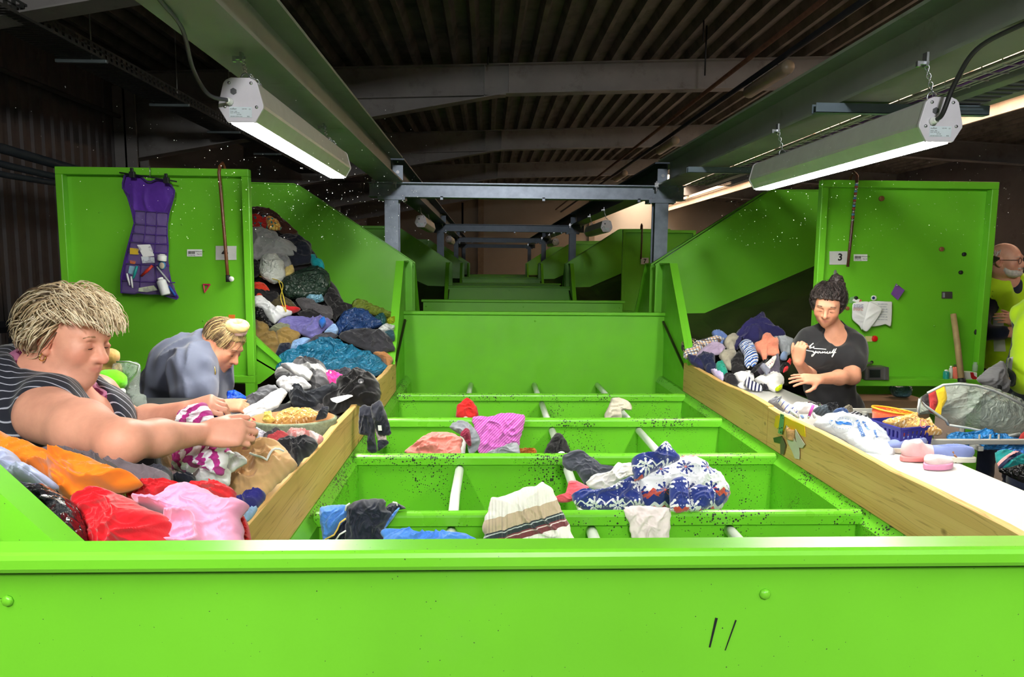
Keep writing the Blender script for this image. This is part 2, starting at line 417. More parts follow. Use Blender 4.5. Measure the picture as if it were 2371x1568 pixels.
# long roof light behind a white fascia, high on the right
t = thing('roof_light', 'bright daylight roof light with white fascia high on the right', 'skylight', (7.5, 14, 4.4))
FASC = paint('roof_light_fascia', (232, 214, 194), .7)
MB().box((6.7, 2.9, 6.2), (8.1, 34, 6.22)).build('daylight_panel', SKYL, t)
for lo, hi in (((6.68, 2.9, 5.0), (6.72, 34, 6.2)), ((8.08, 2.9, 4.9), (8.12, 34, 6.2)), ((6.7, 2.86, 4.9), (8.1, 2.9, 6.2))): MB().box(lo, hi).build('well_wall', FASC, t)
MB().box((8.25, 3, 4.12), (8.3, 33, 4.5)).build('fascia', FASC, t)
MB().tube([(8.2, 3, 4.38), (8.2, 33, 4.38)], .03, 8).build('fascia_pipe', FASC, t, True)
# ---------------------------------------------------------------- sorting units
XL, XR, ZB, ZT, ZR, YN, YF, SPC, PITCHY = -.639, 1.419, .75, .947, 1.27, .909, 5.517, .768, 6.4
XC = (XL+XR)/2
ORD = ['nearest', 'second', 'third', 'fourth']
def end_panel(name, y, d, root, rim=True):
    """end wall of the bins, with a folded rim; d = direction its back faces"""
    t = thing(name, None, None, (XC, y, 0), parent=root)
    MB().box((XL-.03, y-.004, .0), (XR+.03, y+.004, ZR-.03)).build('sheet', GREEN, t)
    a, b = (y-.03, y+.022)
    MB().box((XL-.05, a, ZR-.028), (XR+.055, b, ZR)).build('rim', GREEN, t, bevel=.008)
    for xx in (XL, XC, XR):
        MB().lathe((xx, y-.004, ZR-.075), [(.008, 0), (.008, .002), (.005, .005)], 8, (0, -1, 0)).build('bolt_head', GREEN, t, True)
    return t
def bins(k):
    D = PITCHY*k; near = k == 0
    lab = ['bright green steel sorting bins filling the foreground between the two tables', 'green sorting bins of the unit behind the first steel portal',
           'green sorting bins of the third unit, far back in the aisle', 'green sorting bins of the farthest unit before the beige wall'][k]
    root = thing('sorting_bins', lab, 'bins', (XC, YN+D, 0), 'rows of sorting bins')
    end_panel('front_panel', YN+D, -1, root); end_panel('rear_panel', YF+D, 1, root)
    for s, xw in ((1, XL), (-1, XR)):
        m = MB(); xi = xw+s*.035
        m.prism([(xw-s*.03, YN+D, .0), (xi, YN+D, .0), (xi, YN+D, .705), (xw+s*.004, YN+D, .748), (xw-s*.03, YN+D, .748)], (0, YF-YN, 0))
        m.build('side_wall', GREENC if near else GREEN, root)
    MB().box((XL, YN+D, .05), (XR, YF+D, .06)).build('bottom', GREEN, root)
    if not near and k > 1: return root
    for i in range(1, 6):
        y = YN+SPC*i+D
        dv = MB().box((XL+.02, y-.003, .06), (XR-.02, y+.003, ZB-.03)).build('divider', GREENB if near else GREEN, root)
        # rolled lip along the top edge
        a = np.linspace(-math.pi*.5, math.pi*1.0, 9); m = MB(); pr = [(-.003, -.05), (-.022, -.05), (-.022, -.018)]
        pr += [(-.0+.022*math.cos(q), -.018+.018*math.sin(q)) for q in np.linspace(math.pi, 0, 8)[1:]]+[(.022, -.05), (.003, -.05)]
        m.prism([(XL+.02, y+p, ZB+q) for p, q in pr], (XR-XL-.04, 0, 0)); lp = m.build('lip', GREENC if near else GREEN, dv)
    if near:
        for i in range(6):
            y0, y1 = YN+SPC*i+.004, YN+SPC*(i+1)-.004
            for j in (1, 2, 3):
                xx = XL+(XR-XL)*j/4
                p = MB().box((xx-.003, y0+.003, .06), (xx+.003, y1-.003, .66)).build('partition', GREENB, root)
                MB().tube([(xx, y0, .674), (xx-.004, (y0+y1)/2, .677), (xx, y1, .674)], .0205, 14).build('pipe_edge', WHITE_PIPE, p, True)
    return root
BINS = [bins(k) for k in range(4)]
fp = [c for c in BINS[0].children if c.name.startswith('front_panel')][0]
for (a, b), (c, d), w in (((1659, 1431), (1643, 1499), .0018), ((1704, 1436), (1679, 1506), .0010)):
    p, q = at(a, b, y=YN-.0045), at(c, d, y=YN-.0045); n_ = nrm(np.cross(q-p, (0, 1, 0)))*w
    MB().prism([p-n_, p+n_, q+n_*.6, q-n_*.6], (0, -.0006, 0)).build('scratch', DARKST, fp)

def mx(s, u): return XC+s*u            # s: -1 left, +1 right; u measured from the centre line
SIDE = {-1: 'left', 1: 'right'}
def table(k, s):
    D = PITCHY*k; xw = XL if s < 0 else XR
    x0, x1 = (xw+s*.03, xw+s*(.50 if s < 0 else .53))
    lab = {(0, -1): 'long sorting table on the left, buried under clothes, with a pine edge board',
           (0, 1): 'long white sorting table on the right with a pine edge board'}.get((k, s), 'dim sorting table on the %s side of the %s unit' % (SIDE[s], ORD[k]))
    t = thing('sorting_table', lab, 'table', ((x0+x1)/2, YN+D+.1, 0), 'sorting tables')
    ya, yb = YN+.06+D, 4.74+D
    MB().box((min(x0, x1), ya, .822), (max(x0, x1), yb, .85)).build('tabletop', WHITE_LAM if k == 0 else GREEN, t, bevel=.003)
    for yy in (ya+.1, (ya+yb)/2, yb-.1):
        for xx in (x0+s*.05, x1-s*.05): MB().box((xx-.025, yy-.025, 0), (xx+.025, yy+.025, .822)).build('leg', GREEN, t)
    MB().box((min(x0, x0+s*.02), ya, .70), (max(x0, x0+s*.02), yb, .822)).build('apron', GREEN, t)
    MB().box((min(x1, x1-s*.02), ya, .74), (max(x1, x1-s*.02), yb, .822)).build('apron', GREEN, t)
    for (a, b, dz) in ((YN+.03, 3.36, 0), (3.364, 4.86, .008)):
        m = MB(); n = 24; rr = random.Random(k*9+s+int(a*10)); g = []
        ys = np.linspace(a, b, n)
        tops = [ZT+dz+.004*math.sin(7*q+s)+rr.uniform(-.002, .002) for q in ys]
        xa, xb = xw, xw+s*.03
        prof = [[(xa, q+D, ZB), (xa, q+D, tq-.004), (xa+s*.004, q+D, tq), (xb-s*.004, q+D, tq), (xb, q+D, tq-.004), (xb, q+D, ZB), (xa, q+D, ZB)] for q, tq in zip(ys, tops)]
        m.sheet(prof, flip=(s < 0)); m.add([p for p in prof[0][:6]], [[0, 1, 2, 3, 4, 5][::s]]); m.add([p for p in prof[-1][:6]], [[5, 4, 3, 2, 1, 0][::s]])
        m.build('edge_board', WOOD, t)
    return t
TABLES = {(k, s): table(k, s) for k in range(3) for s in (-1, 1)}

def chute(k, s, mirror=False):
    """sloping clothes chute at the far end (or, mirrored, near end) of a unit"""
    C = (YN+YF)/2+PITCHY*k
    fy = (lambda y: 11.44-y+PITCHY*(k-1)) if mirror else (lambda y: y+PITCHY*k)
    which = 'near' if mirror else 'far'
    lab = {(0, -1, False): 'green clothes chute on the left with its sloping back wall and heap inside', (0, 1, False): 'green clothes chute on the right with dark sloping floor'}.get(
        (k, s, mirror), 'dim green clothes chute on the %s at the %s end of the %s unit' % (SIDE[s], which, ORD[k]))
    t = thing('clothes_chute', lab, 'chute', (mx(s, 1.8), fy(5.3), 0), 'clothes chutes')
    yb = fy(5.62); yf = fy(4.47); dy = (yf-yb)/abs(yf-yb)
    m = MB(); p = [(.99, .75), (.99, 1.65), (1.92, 2.26), (2.80, 2.27), (2.80, .75)]
    m.prism([(mx(s, u), yb, z) for u, z in p], (0, -.012*dy, 0)); m.build('back_wall', GREEN, t)
    m = MB()   # folded top edge
    for (u0, z0), (u1, z1) in (((.985, 1.645), (1.92, 2.257)), ((1.92, 2.257), (2.80, 2.267))):
        m.prism([(mx(s, u0), yb, z0), (mx(s, u1), yb, z1), (mx(s, u1), yb, z1+.012), (mx(s, u0), yb, z0+.012)], (0, -.05*dy, 0))
    m.build('top_fold', GREEN, t)
    m = MB(); m.prism([(mx(s, 1.86), yf, .86), (mx(s, 1.70), yf, .98), (mx(s, 1.84), yf, 1.11), (mx(s, 2.80), yf, 2.1), (mx(s, 2.80), yf, .86)], (0, -.012*dy, 0))
    m.build('front_wall', GREEN, t)
    m = MB(); m.prism([(mx(s, 1.69), yf, .97), (mx(s, 1.84), yf, 1.10), (mx(s, 2.80), yf, 2.09), (mx(s, 2.80), yf, 2.12), (mx(s, 1.83), yf, 1.135), (mx(s, 1.69), yf, 1.0)], (0, .03*dy, 0))
    m.build('front_rail', GREEN, t)
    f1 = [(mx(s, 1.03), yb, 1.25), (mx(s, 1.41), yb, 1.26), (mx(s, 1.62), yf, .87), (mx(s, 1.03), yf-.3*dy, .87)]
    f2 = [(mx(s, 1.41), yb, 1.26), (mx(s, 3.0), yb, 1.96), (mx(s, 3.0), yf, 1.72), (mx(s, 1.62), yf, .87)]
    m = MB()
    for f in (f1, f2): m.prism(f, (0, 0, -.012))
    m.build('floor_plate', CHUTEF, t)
    # cheek at the inner end with a slanted flange
    xw = XL if s < 0 else XR
    m = MB(); a, b = fy(5.30), fy(4.72)
    m.prism([(xw+s*.03, yb, .75), (xw+s*.03, yb, 1.66), (xw+s*.03, a, 1.66), (xw+s*.03, b, .96), (xw+s*.03, b, .75)], (-s*.012, 0, 0)); m.build('cheek', GREEN, t)
    m = MB(); m.prism([(xw+s*.05, a, 1.665), (xw+s*.05, b, .955), (xw+s*.05, b-.02*dy, .955), (xw+s*.05, a-.02*dy, 1.665)], (-s*.06, 0, 0)); m.build('cheek_flange', GREEN, t)
    m = MB(); m.box((min(xw-s*.01, xw+s*.05), min(a, yb), 1.655), (max(xw-s*.01, xw+s*.05), max(a, yb), 1.667)); m.build('cheek_cap', GREEN, t)
    return t
CHUTES = {}
for k in range(4):
    for s in (-1, 1):
        CHUTES[k, s] = chute(k, s)
        if k: chute(k, s, True)

def partition_panel(k, s, x0, x1, z0, z1, shelf):
    D = PITCHY*k; y = 4.35+D
    lab = {(0, -1): 'large framed green panel on the left with purple organiser', (0, 1): 'large framed green panel on the right with notes and magnets'}.get(
        (k, s), 'dim framed green panel on the %s of the %s unit' % (SIDE[s], ORD[k]))
    t = thing('partition_panel', lab, 'panel', ((x0+x1)/2, y, 0), 'framed panels')
    MB().box((x0+.01, y+.05, z0), (x1-.01, y+.058, z1)).build('sheet', GREEN, t)
    w = .045
    for nm, lo, hi in (('top_frame', (x0, y, z1-w), (x1, y+.05, z1)), ('bottom_frame', (x0, y-shelf, z0), (x1, y+.05, z0+w)),
                       ('side_frame', (x0, y, z0+w), (x0+w, y+.05, z1-w)), ('side_frame', (x1-w, y, z0+w), (x1, y+.05, z1-w))):
        MB().box(lo, hi).build(nm, GREEN, t, bevel=.004)
    for xx in (x0+.03, x1-.03): MB().box((xx-.03, y, 0), (xx+.03, y+.05, z0)).build('post', GREEN, t)
    if s > 0: MB().box((x0-.5, y+.45, 0), (x1, y+.46, .80)).build('lower_sheet', GREEN, t); MB().obox((x0+.35, y+.40, .72), (.55, 0, -.16), (0, .03, 0), (0, 0, .045)).build('dark_brace', DARKST, t)
    r = random.Random(k*3+s)
    for _ in range(5 if k == 0 else 0):
        MB().lathe((r.uniform(x0+.1, x1-.1), y+.05, r.uniform(z0+.1, z1-.1)), [(.006, 0), (.005, .005)], 8, (0, -1, 0)).build('bolt_head', GREEN, t, True)
    return t
PANELS = {}
for k in range(3):
    PANELS[k, -1] = partition_panel(k, -1, -2.614, -1.458, .888, 2.211, 0)
    PANELS[k, 1] = partition_panel(k, 1, 2.11, 3.257, .888, 2.195, .06)

# low wing at the near left corner
t = thing('side_wing', 'sloping green steel wing at the lower left corner, next to the front panel', 'panel', (-1.1, 1.0, 0))
m = MB(); A = at(165, 1268, y=1.02); B = at(-90, 1025, y=1.02)
m.prism([(A[0]+.02, 1.02, 0), (A[0]+.02, 1.02, A[2]), (B[0], 1.02, B[2]), (-1.6, 1.02, B[2]+.35), (-1.6, 1.02, 0)], (0, .008, 0)); m.build('sheet', GREEN, t)
m = MB(); m.prism([(A[0]-.03, .985, A[2]-.035), (A[0]+.03, .985, A[2]-.01), (B[0], .985, B[2]+.012), (B[0], .985, B[2]-.035)], (0, .045, 0)); m.build('top_fold', GREEN, t)

# ---------------------------------------------------------------- steel portals and overhead beams
def ibeam(m, p, q, h, b, tf, tw, up=(0, 0, 1)):
    p, q, up = V(*p), V(*q), V(*up); d = q-p; sd = nrm(np.cross(d, up)); up = nrm(up); c = (p+q)/2
    m.obox(c+up*(h/2-tf/2), d/2, sd*b/2, up*tf/2); m.obox(c-up*(h/2-tf/2), d/2, sd*b/2, up*tf/2); m.obox(c, d/2, sd*tw/2, up*(h/2-tf))
def portal(k):
    y = 6.25+PITCHY*k; st = GALV if k == 0 else GALV_SHADED
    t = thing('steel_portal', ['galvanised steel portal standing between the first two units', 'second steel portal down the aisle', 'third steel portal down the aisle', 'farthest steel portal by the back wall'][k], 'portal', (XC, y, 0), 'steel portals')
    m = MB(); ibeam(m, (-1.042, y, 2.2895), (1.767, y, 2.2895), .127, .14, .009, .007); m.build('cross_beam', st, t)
    for xx in (-.84, 1.557):
        m = MB(); ibeam(m, (xx, y, 0), (xx, y, 2.2), .13, .12, .009, .007, (0, 1, 0)); po = m.build('post', st, t)
        MB().box((xx-.12, y-.08, 2.2), (xx+.12, y+.08, 2.226)).build('head_plate', st, t)
        for dx in (-.1, .1):
            MB().lathe((xx+dx, y-.06, 2.19), [(.011, 0), (.011, .05)], 6).build('bolt', CHROME, t)
    for xx in (-.99, -.80, 1.50, 1.70):
        m = MB().box((xx-.018, y-.09, 2.335), (xx+.018, y-.05, 2.375)); m.lathe((xx, y-.075, 2.30), [(.009, 0), (.009, .09)], 6); m.build('beam_clamp', CHROME, t)
    for xx in (-.4, .5, 1.35): MB().box((xx-.012, y-.07, 2.205), (xx+.012, y-.05, 2.235)).build('clip', GALV, t)
    return t
for k in range(4): portal(k)
def long_beam(k, xc, s):
    y0, y1 = (-2.5, 6.2) if k == 0 else (6.3+PITCHY*(k-1), 6.2+PITCHY*k)
    t = thing('overhead_beam', 'grey-green steel beam overhead on the %s, %s bay' % (SIDE[s], ORD[k]), 'beam', (xc, y0, 0), 'overhead beams')
    m = MB(); ibeam(m, (xc, y0, 2.463), (xc, y1, 2.463), .22, .22, .014, .009); m.build('i_section', BEAM if k == 0 else GALV_SHADED, t)
    MB().box((xc+.02 if s < 0 else xc-.11, y1-.0, 2.355), (xc+.11 if s < 0 else xc-.02, y1+.012, 2.5)).build('end_plate', GALV if k == 0 else GALV_SHADED, t)
    if k == 0: MB().lathe((xc-s*.065, y1-.003, 2.44), [(.016, 0), (.016, .01)], 6, (0, -1, 0)).build('bolt', CHROME, t)
    return t
for k in range(4):
    long_beam(k, -.849, -1); long_beam(k, 1.624, 1)
# ---------------------------------------------------------------- work lamps hung under the beams
def ring(m, c, r, rr, n=(0, 1, 0), seg=14, a0=0, a1=2*math.pi):
    n = nrm(n); u = nrm(np.cross(n, (0, 0, 1)) if abs(n[2]) < .9 else np.cross(n, (1, 0, 0))); w = np.cross(n, u)
    a = np.linspace(a0, a1, seg); m.tube([np.asarray(c)+r*(math.cos(q)*u+math.sin(q)*w) for q in a], rr, 6)
def chain(m, p, q, n, wire=.0016):
    p, q = V(*p), V(*q); d = (q-p)/n; ln = np.linalg.norm(d); ax = nrm(d)
    u = nrm(np.cross(ax, (0.3, 1, .1))); w = np.cross(ax, u)
    for i in range(n):
        c = p+d*(i+.5); e = u if i % 2 else w; L = ln*.68; W = .0055
        pts = [c+ax*(L*math.cos(a))+e*(W*math.sin(a)*(1.25 if abs(math.sin(a)) > .5 else 1)) for a in np.linspace(0, 2*math.pi, 11)]
        m.tube(pts, wire, 5, cap=False)
def text_part(name, txt, size, origin, right, up, mat, parent, ext=.0004, align='LEFT', shear=0., spacing=1., bold=0.):
    """lettering as real thin geometry"""
    cu = bpy.data.curves.new(name, 'FONT'); cu.body = txt; cu.size = size; cu.extrude = ext; cu.align_x = align; cu.shear = shear; cu.space_character = spacing
    cu.resolution_u = 3; cu.offset = bold
    tmp = bpy.data.objects.new('tmp', cu); COL.objects.link(tmp); dg = bpy.context.evaluated_depsgraph_get()
    me = bpy.data.meshes.new_from_object(tmp.evaluated_get(dg)); bpy.data.objects.remove(tmp)
    r, u = nrm(right), nrm(up); n = np.cross(r, u)
    v = np.zeros(len(me.vertices)*3); me.vertices.foreach_get('co', v); v = v.reshape(-1, 3)
    w = np.asarray(origin)+v[:, :1]*r+v[:, 1:2]*u+v[:, 2:3]*n
    loc = WL[parent]; me.vertices.foreach_set('co', (w-loc).ravel().astype(np.float32)); me.materials.clear(); me.materials.append(mat); me.update()
    o = bpy.data.objects.new(name, me); put(o, parent, loc); return o
INK = paint('black_ink', (26, 26, 30), .6); PAPER = paint('paper_white', (236, 238, 240), .7, 0, .03, 10.)
LABELP = paint('lamp_label', (206, 220, 228), .5)
LAMP_PROF = [(-.030, .145), (.030, .145), (.047, .138), (.056, .128), (.074, .058), (.074, .047), (.046, .0), (-.046, .0), (-.074, .047), (-.074, .058), (-.056, .128), (-.047, .138)]
def lamp(xc, y0, z0, label, L=1.5, lit=True, detail=True, hook=2.353, led=None):
    t = thing('work_lamp', label, 'lamp', (xc, y0, z0), 'linear work lamps')
    m = MB(); pr = [(a*.97, b*.97+.003) for a, b in LAMP_PROF]
    m.prism([(xc+a, y0+.012, z0+b) for a, b in pr], (0, L-.024, 0)); m.build('housing', LAMPM, t)
    for ya, yb, e in ((y0, y0+.012, -1), (y0+L-.012, y0+L, 1)):
        m = MB(); m.prism([(xc+a, ya, z0+b) for a, b in LAMP_PROF], (0, .012, 0)); cp = m.build('end_cap', LAMPCAP, t, bevel=.002)
        if e < 0 and detail:
            for a, b in ((-.036, .127), (.036, .127), (-.052, .05), (.052, .05)):
                MB().lathe((xc+a, ya, z0+b), [(.006, 0), (.005, .003)], 8, (0, -1, 0)).build('screw', CHROME, cp, True)
            MB().box((xc-.038, ya-.0012, z0+.016), (xc+.036, ya, z0+.05)).build('rating_label', LABELP, cp)
            for i, (txt, sz, px, pz) in enumerate((('vulkan', .0085, -.036, .041), ('LED IP65', .0042, .004, .042), ('CE', .0055, .026, .041), ('Model   5060', .0042, -.035, .034),
                                                   ('Serial  097461150', .0042, -.035, .029), ('20/12/30', .0042, -.014, .0235), ('220-240V 50/60Hz 54W', .004, -.035, .0175), ('IP65', .005, .02, .0175))):
                text_part('label_print', txt, sz, (xc+px, ya-.0013, z0+pz), (1, 0, 0), (0, 0, 1), INK, cp, .00015, shear=.3 if i == 0 else 0)
            gx = -.035 if xc < 0 else -.03
            MB().lathe((xc+gx, ya, z0+.066), [(.013, 0), (.013, .008), (.010, .009), (.010, .022), (.007, .024)], 10, (0, -1, 0)).build('cable_gland', WHITE_PIPE, cp, True)
            MB().lathe((xc-.022, ya, z0+.100), [(.011, 0), (.011, .003)], 6, (0, -1, 0)).build('blank_plug', paint('grey_plug', (84, 86, 90), .5), cp)
    MB().box((xc-.036, y0+.013, z0-.0035), (xc+.036, y0+L-.013, z0+.002)).build('diffuser', (led or LED) if lit else LEDOFF, t)
    if detail:
        for i, yy in enumerate((y0+.06, y0+L-.25)):
            m = MB(); ring(m, (xc, yy, z0+.158), .016, .003, (0, 1, 0), 16); m.build('hanger_ring', CHROME, t, True)
            m = MB(); top = (xc-(.012 if xc < 0 else .03), yy, hook-.01); chain(m, (xc, yy, z0+.178), top, 7); chain(m, (xc, yy, z0+.178), (xc+.045, yy+.02, z0+.14), 5); m.build('chain', CHROME, t, True)
            m = MB().box((top[0]-.004, yy-.012, hook-.03), (top[0]+.004, yy+.012, hook+.016)); m.box((top[0]-.022, yy-.004, hook-.022), (top[0]+.012, yy+.004, hook-.012)); m.box((top[0]-.03, yy-.006, hook-.03), (top[0]-.02, yy+.006, hook-.012))
            m.build('beam_hook', CHROME, t)
    return t
LAMPL = lamp(-.822, 2.40, 2.112, 'long lit work lamp hanging on chains above the left table')
LAMPR = lamp(1.505, 2.30, 2.067, 'long lit work lamp hanging on chains above the right table')
for k in (1, 2):
    lamp(-.83, 2.4+PITCHY*k, 2.1, 'unlit work lamp above the left table of the %s unit' % ORD[k], lit=False)
    lamp(1.5, 2.3+PITCHY*k, 2.06, 'unlit work lamp above the right table of the %s unit' % ORD[k], lit=False)
# two added lamps, out of view, brightening the front panel and near pile
lamp(-.822, -.62, 2.112, 'added lit work lamp on the left above the camera, out of view', led=LED2)
lamp(1.505, -.62, 2.067, 'added lit work lamp on the right above the camera, out of view', led=LED2)
# supply cables with conduit ends and clips
def cable(pts, r, mat, label, name='lamp_cable'):
    P = np.array(pts); n = 40; tt = np.linspace(0, len(P)-1, n); out = []
    for q in tt:
        i = min(int(q), len(P)-2); f = q-i; p0, p1, p2, p3 = P[max(i-1, 0)], P[i], P[i+1], P[min(i+2, len(P)-1)]
        out.append(.5*((2*p1)+(-p0+p2)*f+(2*p0-5*p1+4*p2-p3)*f*f+(-p0+3*p1-3*p2+p3)*f**3))
    return tag(MB().tube(out, r, 8).build(name, mat, None, True), label, 'cable')
cable([(-.857, 2.375, 2.178), (-.90, 2.33, 2.185), (-.925, 2.28, 2.25), (-.90, 2.15, 2.33), (-.885, 1.98, 2.35), (-.87, 1.9, 2.352)], .0065, paint('grey_cable', (70, 72, 78), .45), 'dark grey cable curving from the beam into the left lamp')
cable([(1.475, 2.275, 2.135), (1.476, 2.25, 2.15), (1.49, 2.22, 2.24), (1.50, 2.14, 2.32), (1.53, 1.98, 2.345), (1.55, 1.88, 2.35)], .0075, BLACKR, 'black cable looping from the white conduit into the right lamp')
for xx, s, sd in ((-.865, 1.87, 'left'), (1.555, 1.87, 'right')):
    t = thing('conduit_end', 'white conduit end clamped under the %s overhead beam' % sd, 'conduit', (xx, s-.7, 2.34))
    MB().tube([(xx, -.6, 2.338), (xx, s, 2.338)], .011, 10).build('tube', WHITE_PIPE, t, True)
    MB().tube([(xx, s-.09, 2.338), (xx, s+.005, 2.338)], .015, 10).build('sleeve', WHITE_PIPE, t, True)
    m = MB().box((xx-.018, s-.06, 2.325), (xx+.018, s-.045, 2.36)); m.box((xx-.03, s-.055, 2.315), (xx-.02, s-.05, 2.33)); m.box((xx+.005, s-.055, 2.308), (xx+.015, s-.05, 2.328)); m.build('clip', CHROME, t)
# ---------------------------------------------------------------- crumpled cloth and bags
def spline_closed(P, n):
    P = np.asarray(P, float); k = len(P); seg = np.linalg.norm(np.roll(P, -1, 0)-P, axis=1); cum = np.concatenate([[0], np.cumsum(seg)])
    out = []
    for q in np.linspace(0, cum[-1], n, endpoint=False):
        i = min(np.searchsorted(cum, q, 'right')-1, k-1); f = (q-cum[i])/max(seg[i], 1e-9)
        p0, p1, p2, p3 = P[(i-1) % k], P[i], P[(i+1) % k], P[(i+2) % k]
        c = .5*((2*p1)+(-p0+p2)*f+(2*p0-5*p1+4*p2-p3)*f*f+(-p0+3*p1-3*p2+p3)*f**3)
        out.append(.6*c+.4*(p1+(p2-p1)*f))
    return np.array(out)
def fold_field(P, seed, freq, ang, aniso=2.6):
    """sharp-crested cloth folds over plane coordinates P (n,2)"""
    c, s = math.cos(ang), math.sin(ang)
    q = np.stack([P[:, 0]*c+P[:, 1]*s, (-P[:, 0]*s+P[:, 1]*c)], 1)
    z = lambda k: np.full(len(q), k)
    w = noise3(np.stack([q[:, 0]*freq*.5, q[:, 1]*freq*.5, z(seed*3.7)], 1)); w2 = noise3(np.stack([q[:, 0]*freq*.5+9, q[:, 1]*freq*.5, z(seed*3.7+5)], 1))
    a = noise3(np.stack([q[:, 0]*freq/aniso+w*1.3, q[:, 1]*freq*1.15+w2*1.3, z(seed*1.3)], 1))
    b = noise3(np.stack([q[:, 0]*freq*1.5+w2*1.5, q[:, 1]*freq*2.3+w*1.5, z(seed*2.1+11)], 1))
    d = noise3(np.stack([(q[:, 0]+q[:, 1])*freq*2.2+w, (q[:, 1]-q[:, 0])*freq*3.6+w2, z(seed*1.9+31)], 1))
    rg = lambda v: np.clip(1-np.abs(v)*3.2, 0, 1)**1.4
    return rg(a)*.85+rg(b)*.32+rg(d)*.10+w*.7-.35
GN = [0]
def garment(name, label, cat, outline, y, mat, thick=.06, tilt=50, fold=.022, freq=10., ang=.3, yaw=0., group=None, center=None, N=None, M=None,
            parent=None, plane=None, hang=False, sharp=1., p=2.6, kind=None, uvang=0., lean=0.):
    """a crumpled piece of cloth: its outline (photo pixels) lies on a plane through its middle at distance y,
    tilted towards the aisle; the cloth domes up from that plane with folds and closes underneath"""
    GN[0] += 1; seed = GN[0]; thick = thick*.72
    O = np.asarray(outline, float); ctr = O.mean(0) if center is None else np.asarray(center, float)
    if plane is None:
        t = math.radians(tilt); n = V(math.sin(math.radians(yaw))*math.sin(t)+lean, -math.cos(math.radians(yaw))*math.sin(t), math.cos(t)); n = nrm(n)
        p0 = at(ctr[0], ctr[1], y=y)
    else: p0, n = plane; n = nrm(n)
    e1 = nrm(np.cross((0, 1, 0), n)) if abs(n[1]) < .95 else nrm(np.cross((0, 0, 1), n))*1.
    if e1[0] < 0: e1 = -e1
    e2 = np.cross(n, e1)
    B3 = np.array([on_plane(px, py, p0, n) for px, py in O]); c3 = on_plane(ctr[0], ctr[1], p0, n)
    B = np.stack([(B3-p0)@e1, (B3-p0)@e2], 1); c = np.array([(c3-p0)@e1, (c3-p0)@e2])
    size = math.sqrt(max(np.ptp(B[:, 0])*np.ptp(B[:, 1]), 1e-5)); px_size = np.ptp(O, 0).max()
    fold = fold*min(1.9, max(.75, 1.9*size/.28))
    if N is None: N = int(np.clip(px_size*.9, 48, 170))
    if M is None: M = int(np.clip(px_size*.22, 12, 48))
    Bs = spline_closed(B, N)
    # frayed, wavy hem
    th = np.arange(N)/N*2*math.pi
    wob = noise3(np.stack([np.cos(th)*2.2+seed, np.sin(th)*2.2, np.full(N, seed*.7)], 1)); wob2 = noise3(np.stack([np.cos(th)*7+seed, np.sin(th)*7, np.full(N, seed*.9)], 1)); Bs = c+(Bs-c)*(1+(.06*wob+.05*wob2)[:, None]*sharp)
    rr = np.linspace(0, 1, M+1)[1:]**.85; rr[-1] = 1
    P = np.vstack([c[None]]+[c+(Bs-c)*r for r in rr]); R = np.concatenate([[0]]+[np.full(N, r) for r in rr])
    F = fold_field(P/size*.32, seed, freq, ang); dome = (1-np.clip(R, 0, 1)**p)**.5
    fall = np.clip((1-R**5), 0, 1)
    hgt = thick*dome*(.86+.3*noise3(np.concatenate([P*5/size*.3, np.full((len(P), 1), seed*.37)], 1)))+fold*F*(fall*.85+.15)*np.minimum(1, .35+dome)
    hgt = np.where(R >= .999, hgt*.3, hgt)
    sh = .35*fold*np.stack([noise3(np.concatenate([P*freq*.8, np.full((len(P), 1), seed+2.)], 1)), noise3(np.concatenate([P*freq*.8, np.full((len(P), 1), seed+6.)], 1))], 1)
    Q = P+sh*fall[:, None]
    top = p0+Q[:, :1]*e1+Q[:, 1:2]*e2+hgt[:, None]*n
    # underside
    rim = c+(Bs-c)*.93; und = p0+rim[:, :1]*e1+rim[:, 1:2]*e2-n*min(.012, thick*.25)
    cb = (p0+c[0]*e1+c[1]*e2-n*min(.012, thick*.25))[None]
    verts = np.vstack([top, und, cb]); f = []
    for j in range(N): f.append([0, 1+j, 1+(j+1) % N])
    for i in range(M-1):
        a = 1+i*N; b = a+N
        for j in range(N): k = (j+1) % N; f.append([a+j, b+j, b+k, a+k])
    a = 1+(M-1)*N; b = len(top)
    for j in range(N): k = (j+1) % N; f.append([a+j, b+j, b+k, a+k]); f.append([b+j, len(verts)-1, b+k])
    ca, sa = math.cos(uvang), math.sin(uvang)
    uv0 = np.vstack([Q+F[:, None]*fold*np.array([.2, .3]), rim, c[None]]); uv = np.stack([uv0[:, 0]*ca-uv0[:, 1]*sa, uv0[:, 0]*sa+uv0[:, 1]*ca], 1)
    if np.dot(np.cross(top[1]-top[0], top[2]-top[0]), n) < 0: f = [q[::-1] for q in f]
    o = obj(name, verts, f, mat, parent, True, uvs=uv)
    if parent is None: tag(o, label, cat, group, kind)
    return o
# ---------------------------------------------------------------- clothes: outlines are measured on enlarged views of the photograph
CROP = {'a': (560, 440, 3.4075), 'b': (480, 800, 3.4087), 'c': (700, 860, 3.824), 'd': (1180, 860, 3.9207), 'e': (1560, 720, 7.409), 'f': (1750, 860, 3.818), 'g': (0, 660, 2.45), 'h': (380, 900, 6.818), 'i': (1540, 600, 3.919)}
def zc(k, pts): x0, y0, s = CROP[k]; return [(x0+a/s, y0+b/s) for a, b in pts]
def plane3(a, b, c): n = nrm(np.cross(b-a, c-a)); n = n if n[2] > 0 else -n; return (a+b+c)/3, n
HEAPN = [0]
def heap_item(k, name, label, cat, pts, plane, mat, lift=0., group=None, **kw):
    p0, n = plane; return garment(name, label, cat, zc(k, pts), None, mat, plane=(p0+n*lift, n), group=group, **kw)
C_ = cloth
KN = dict(weave=260., wstr=.5)
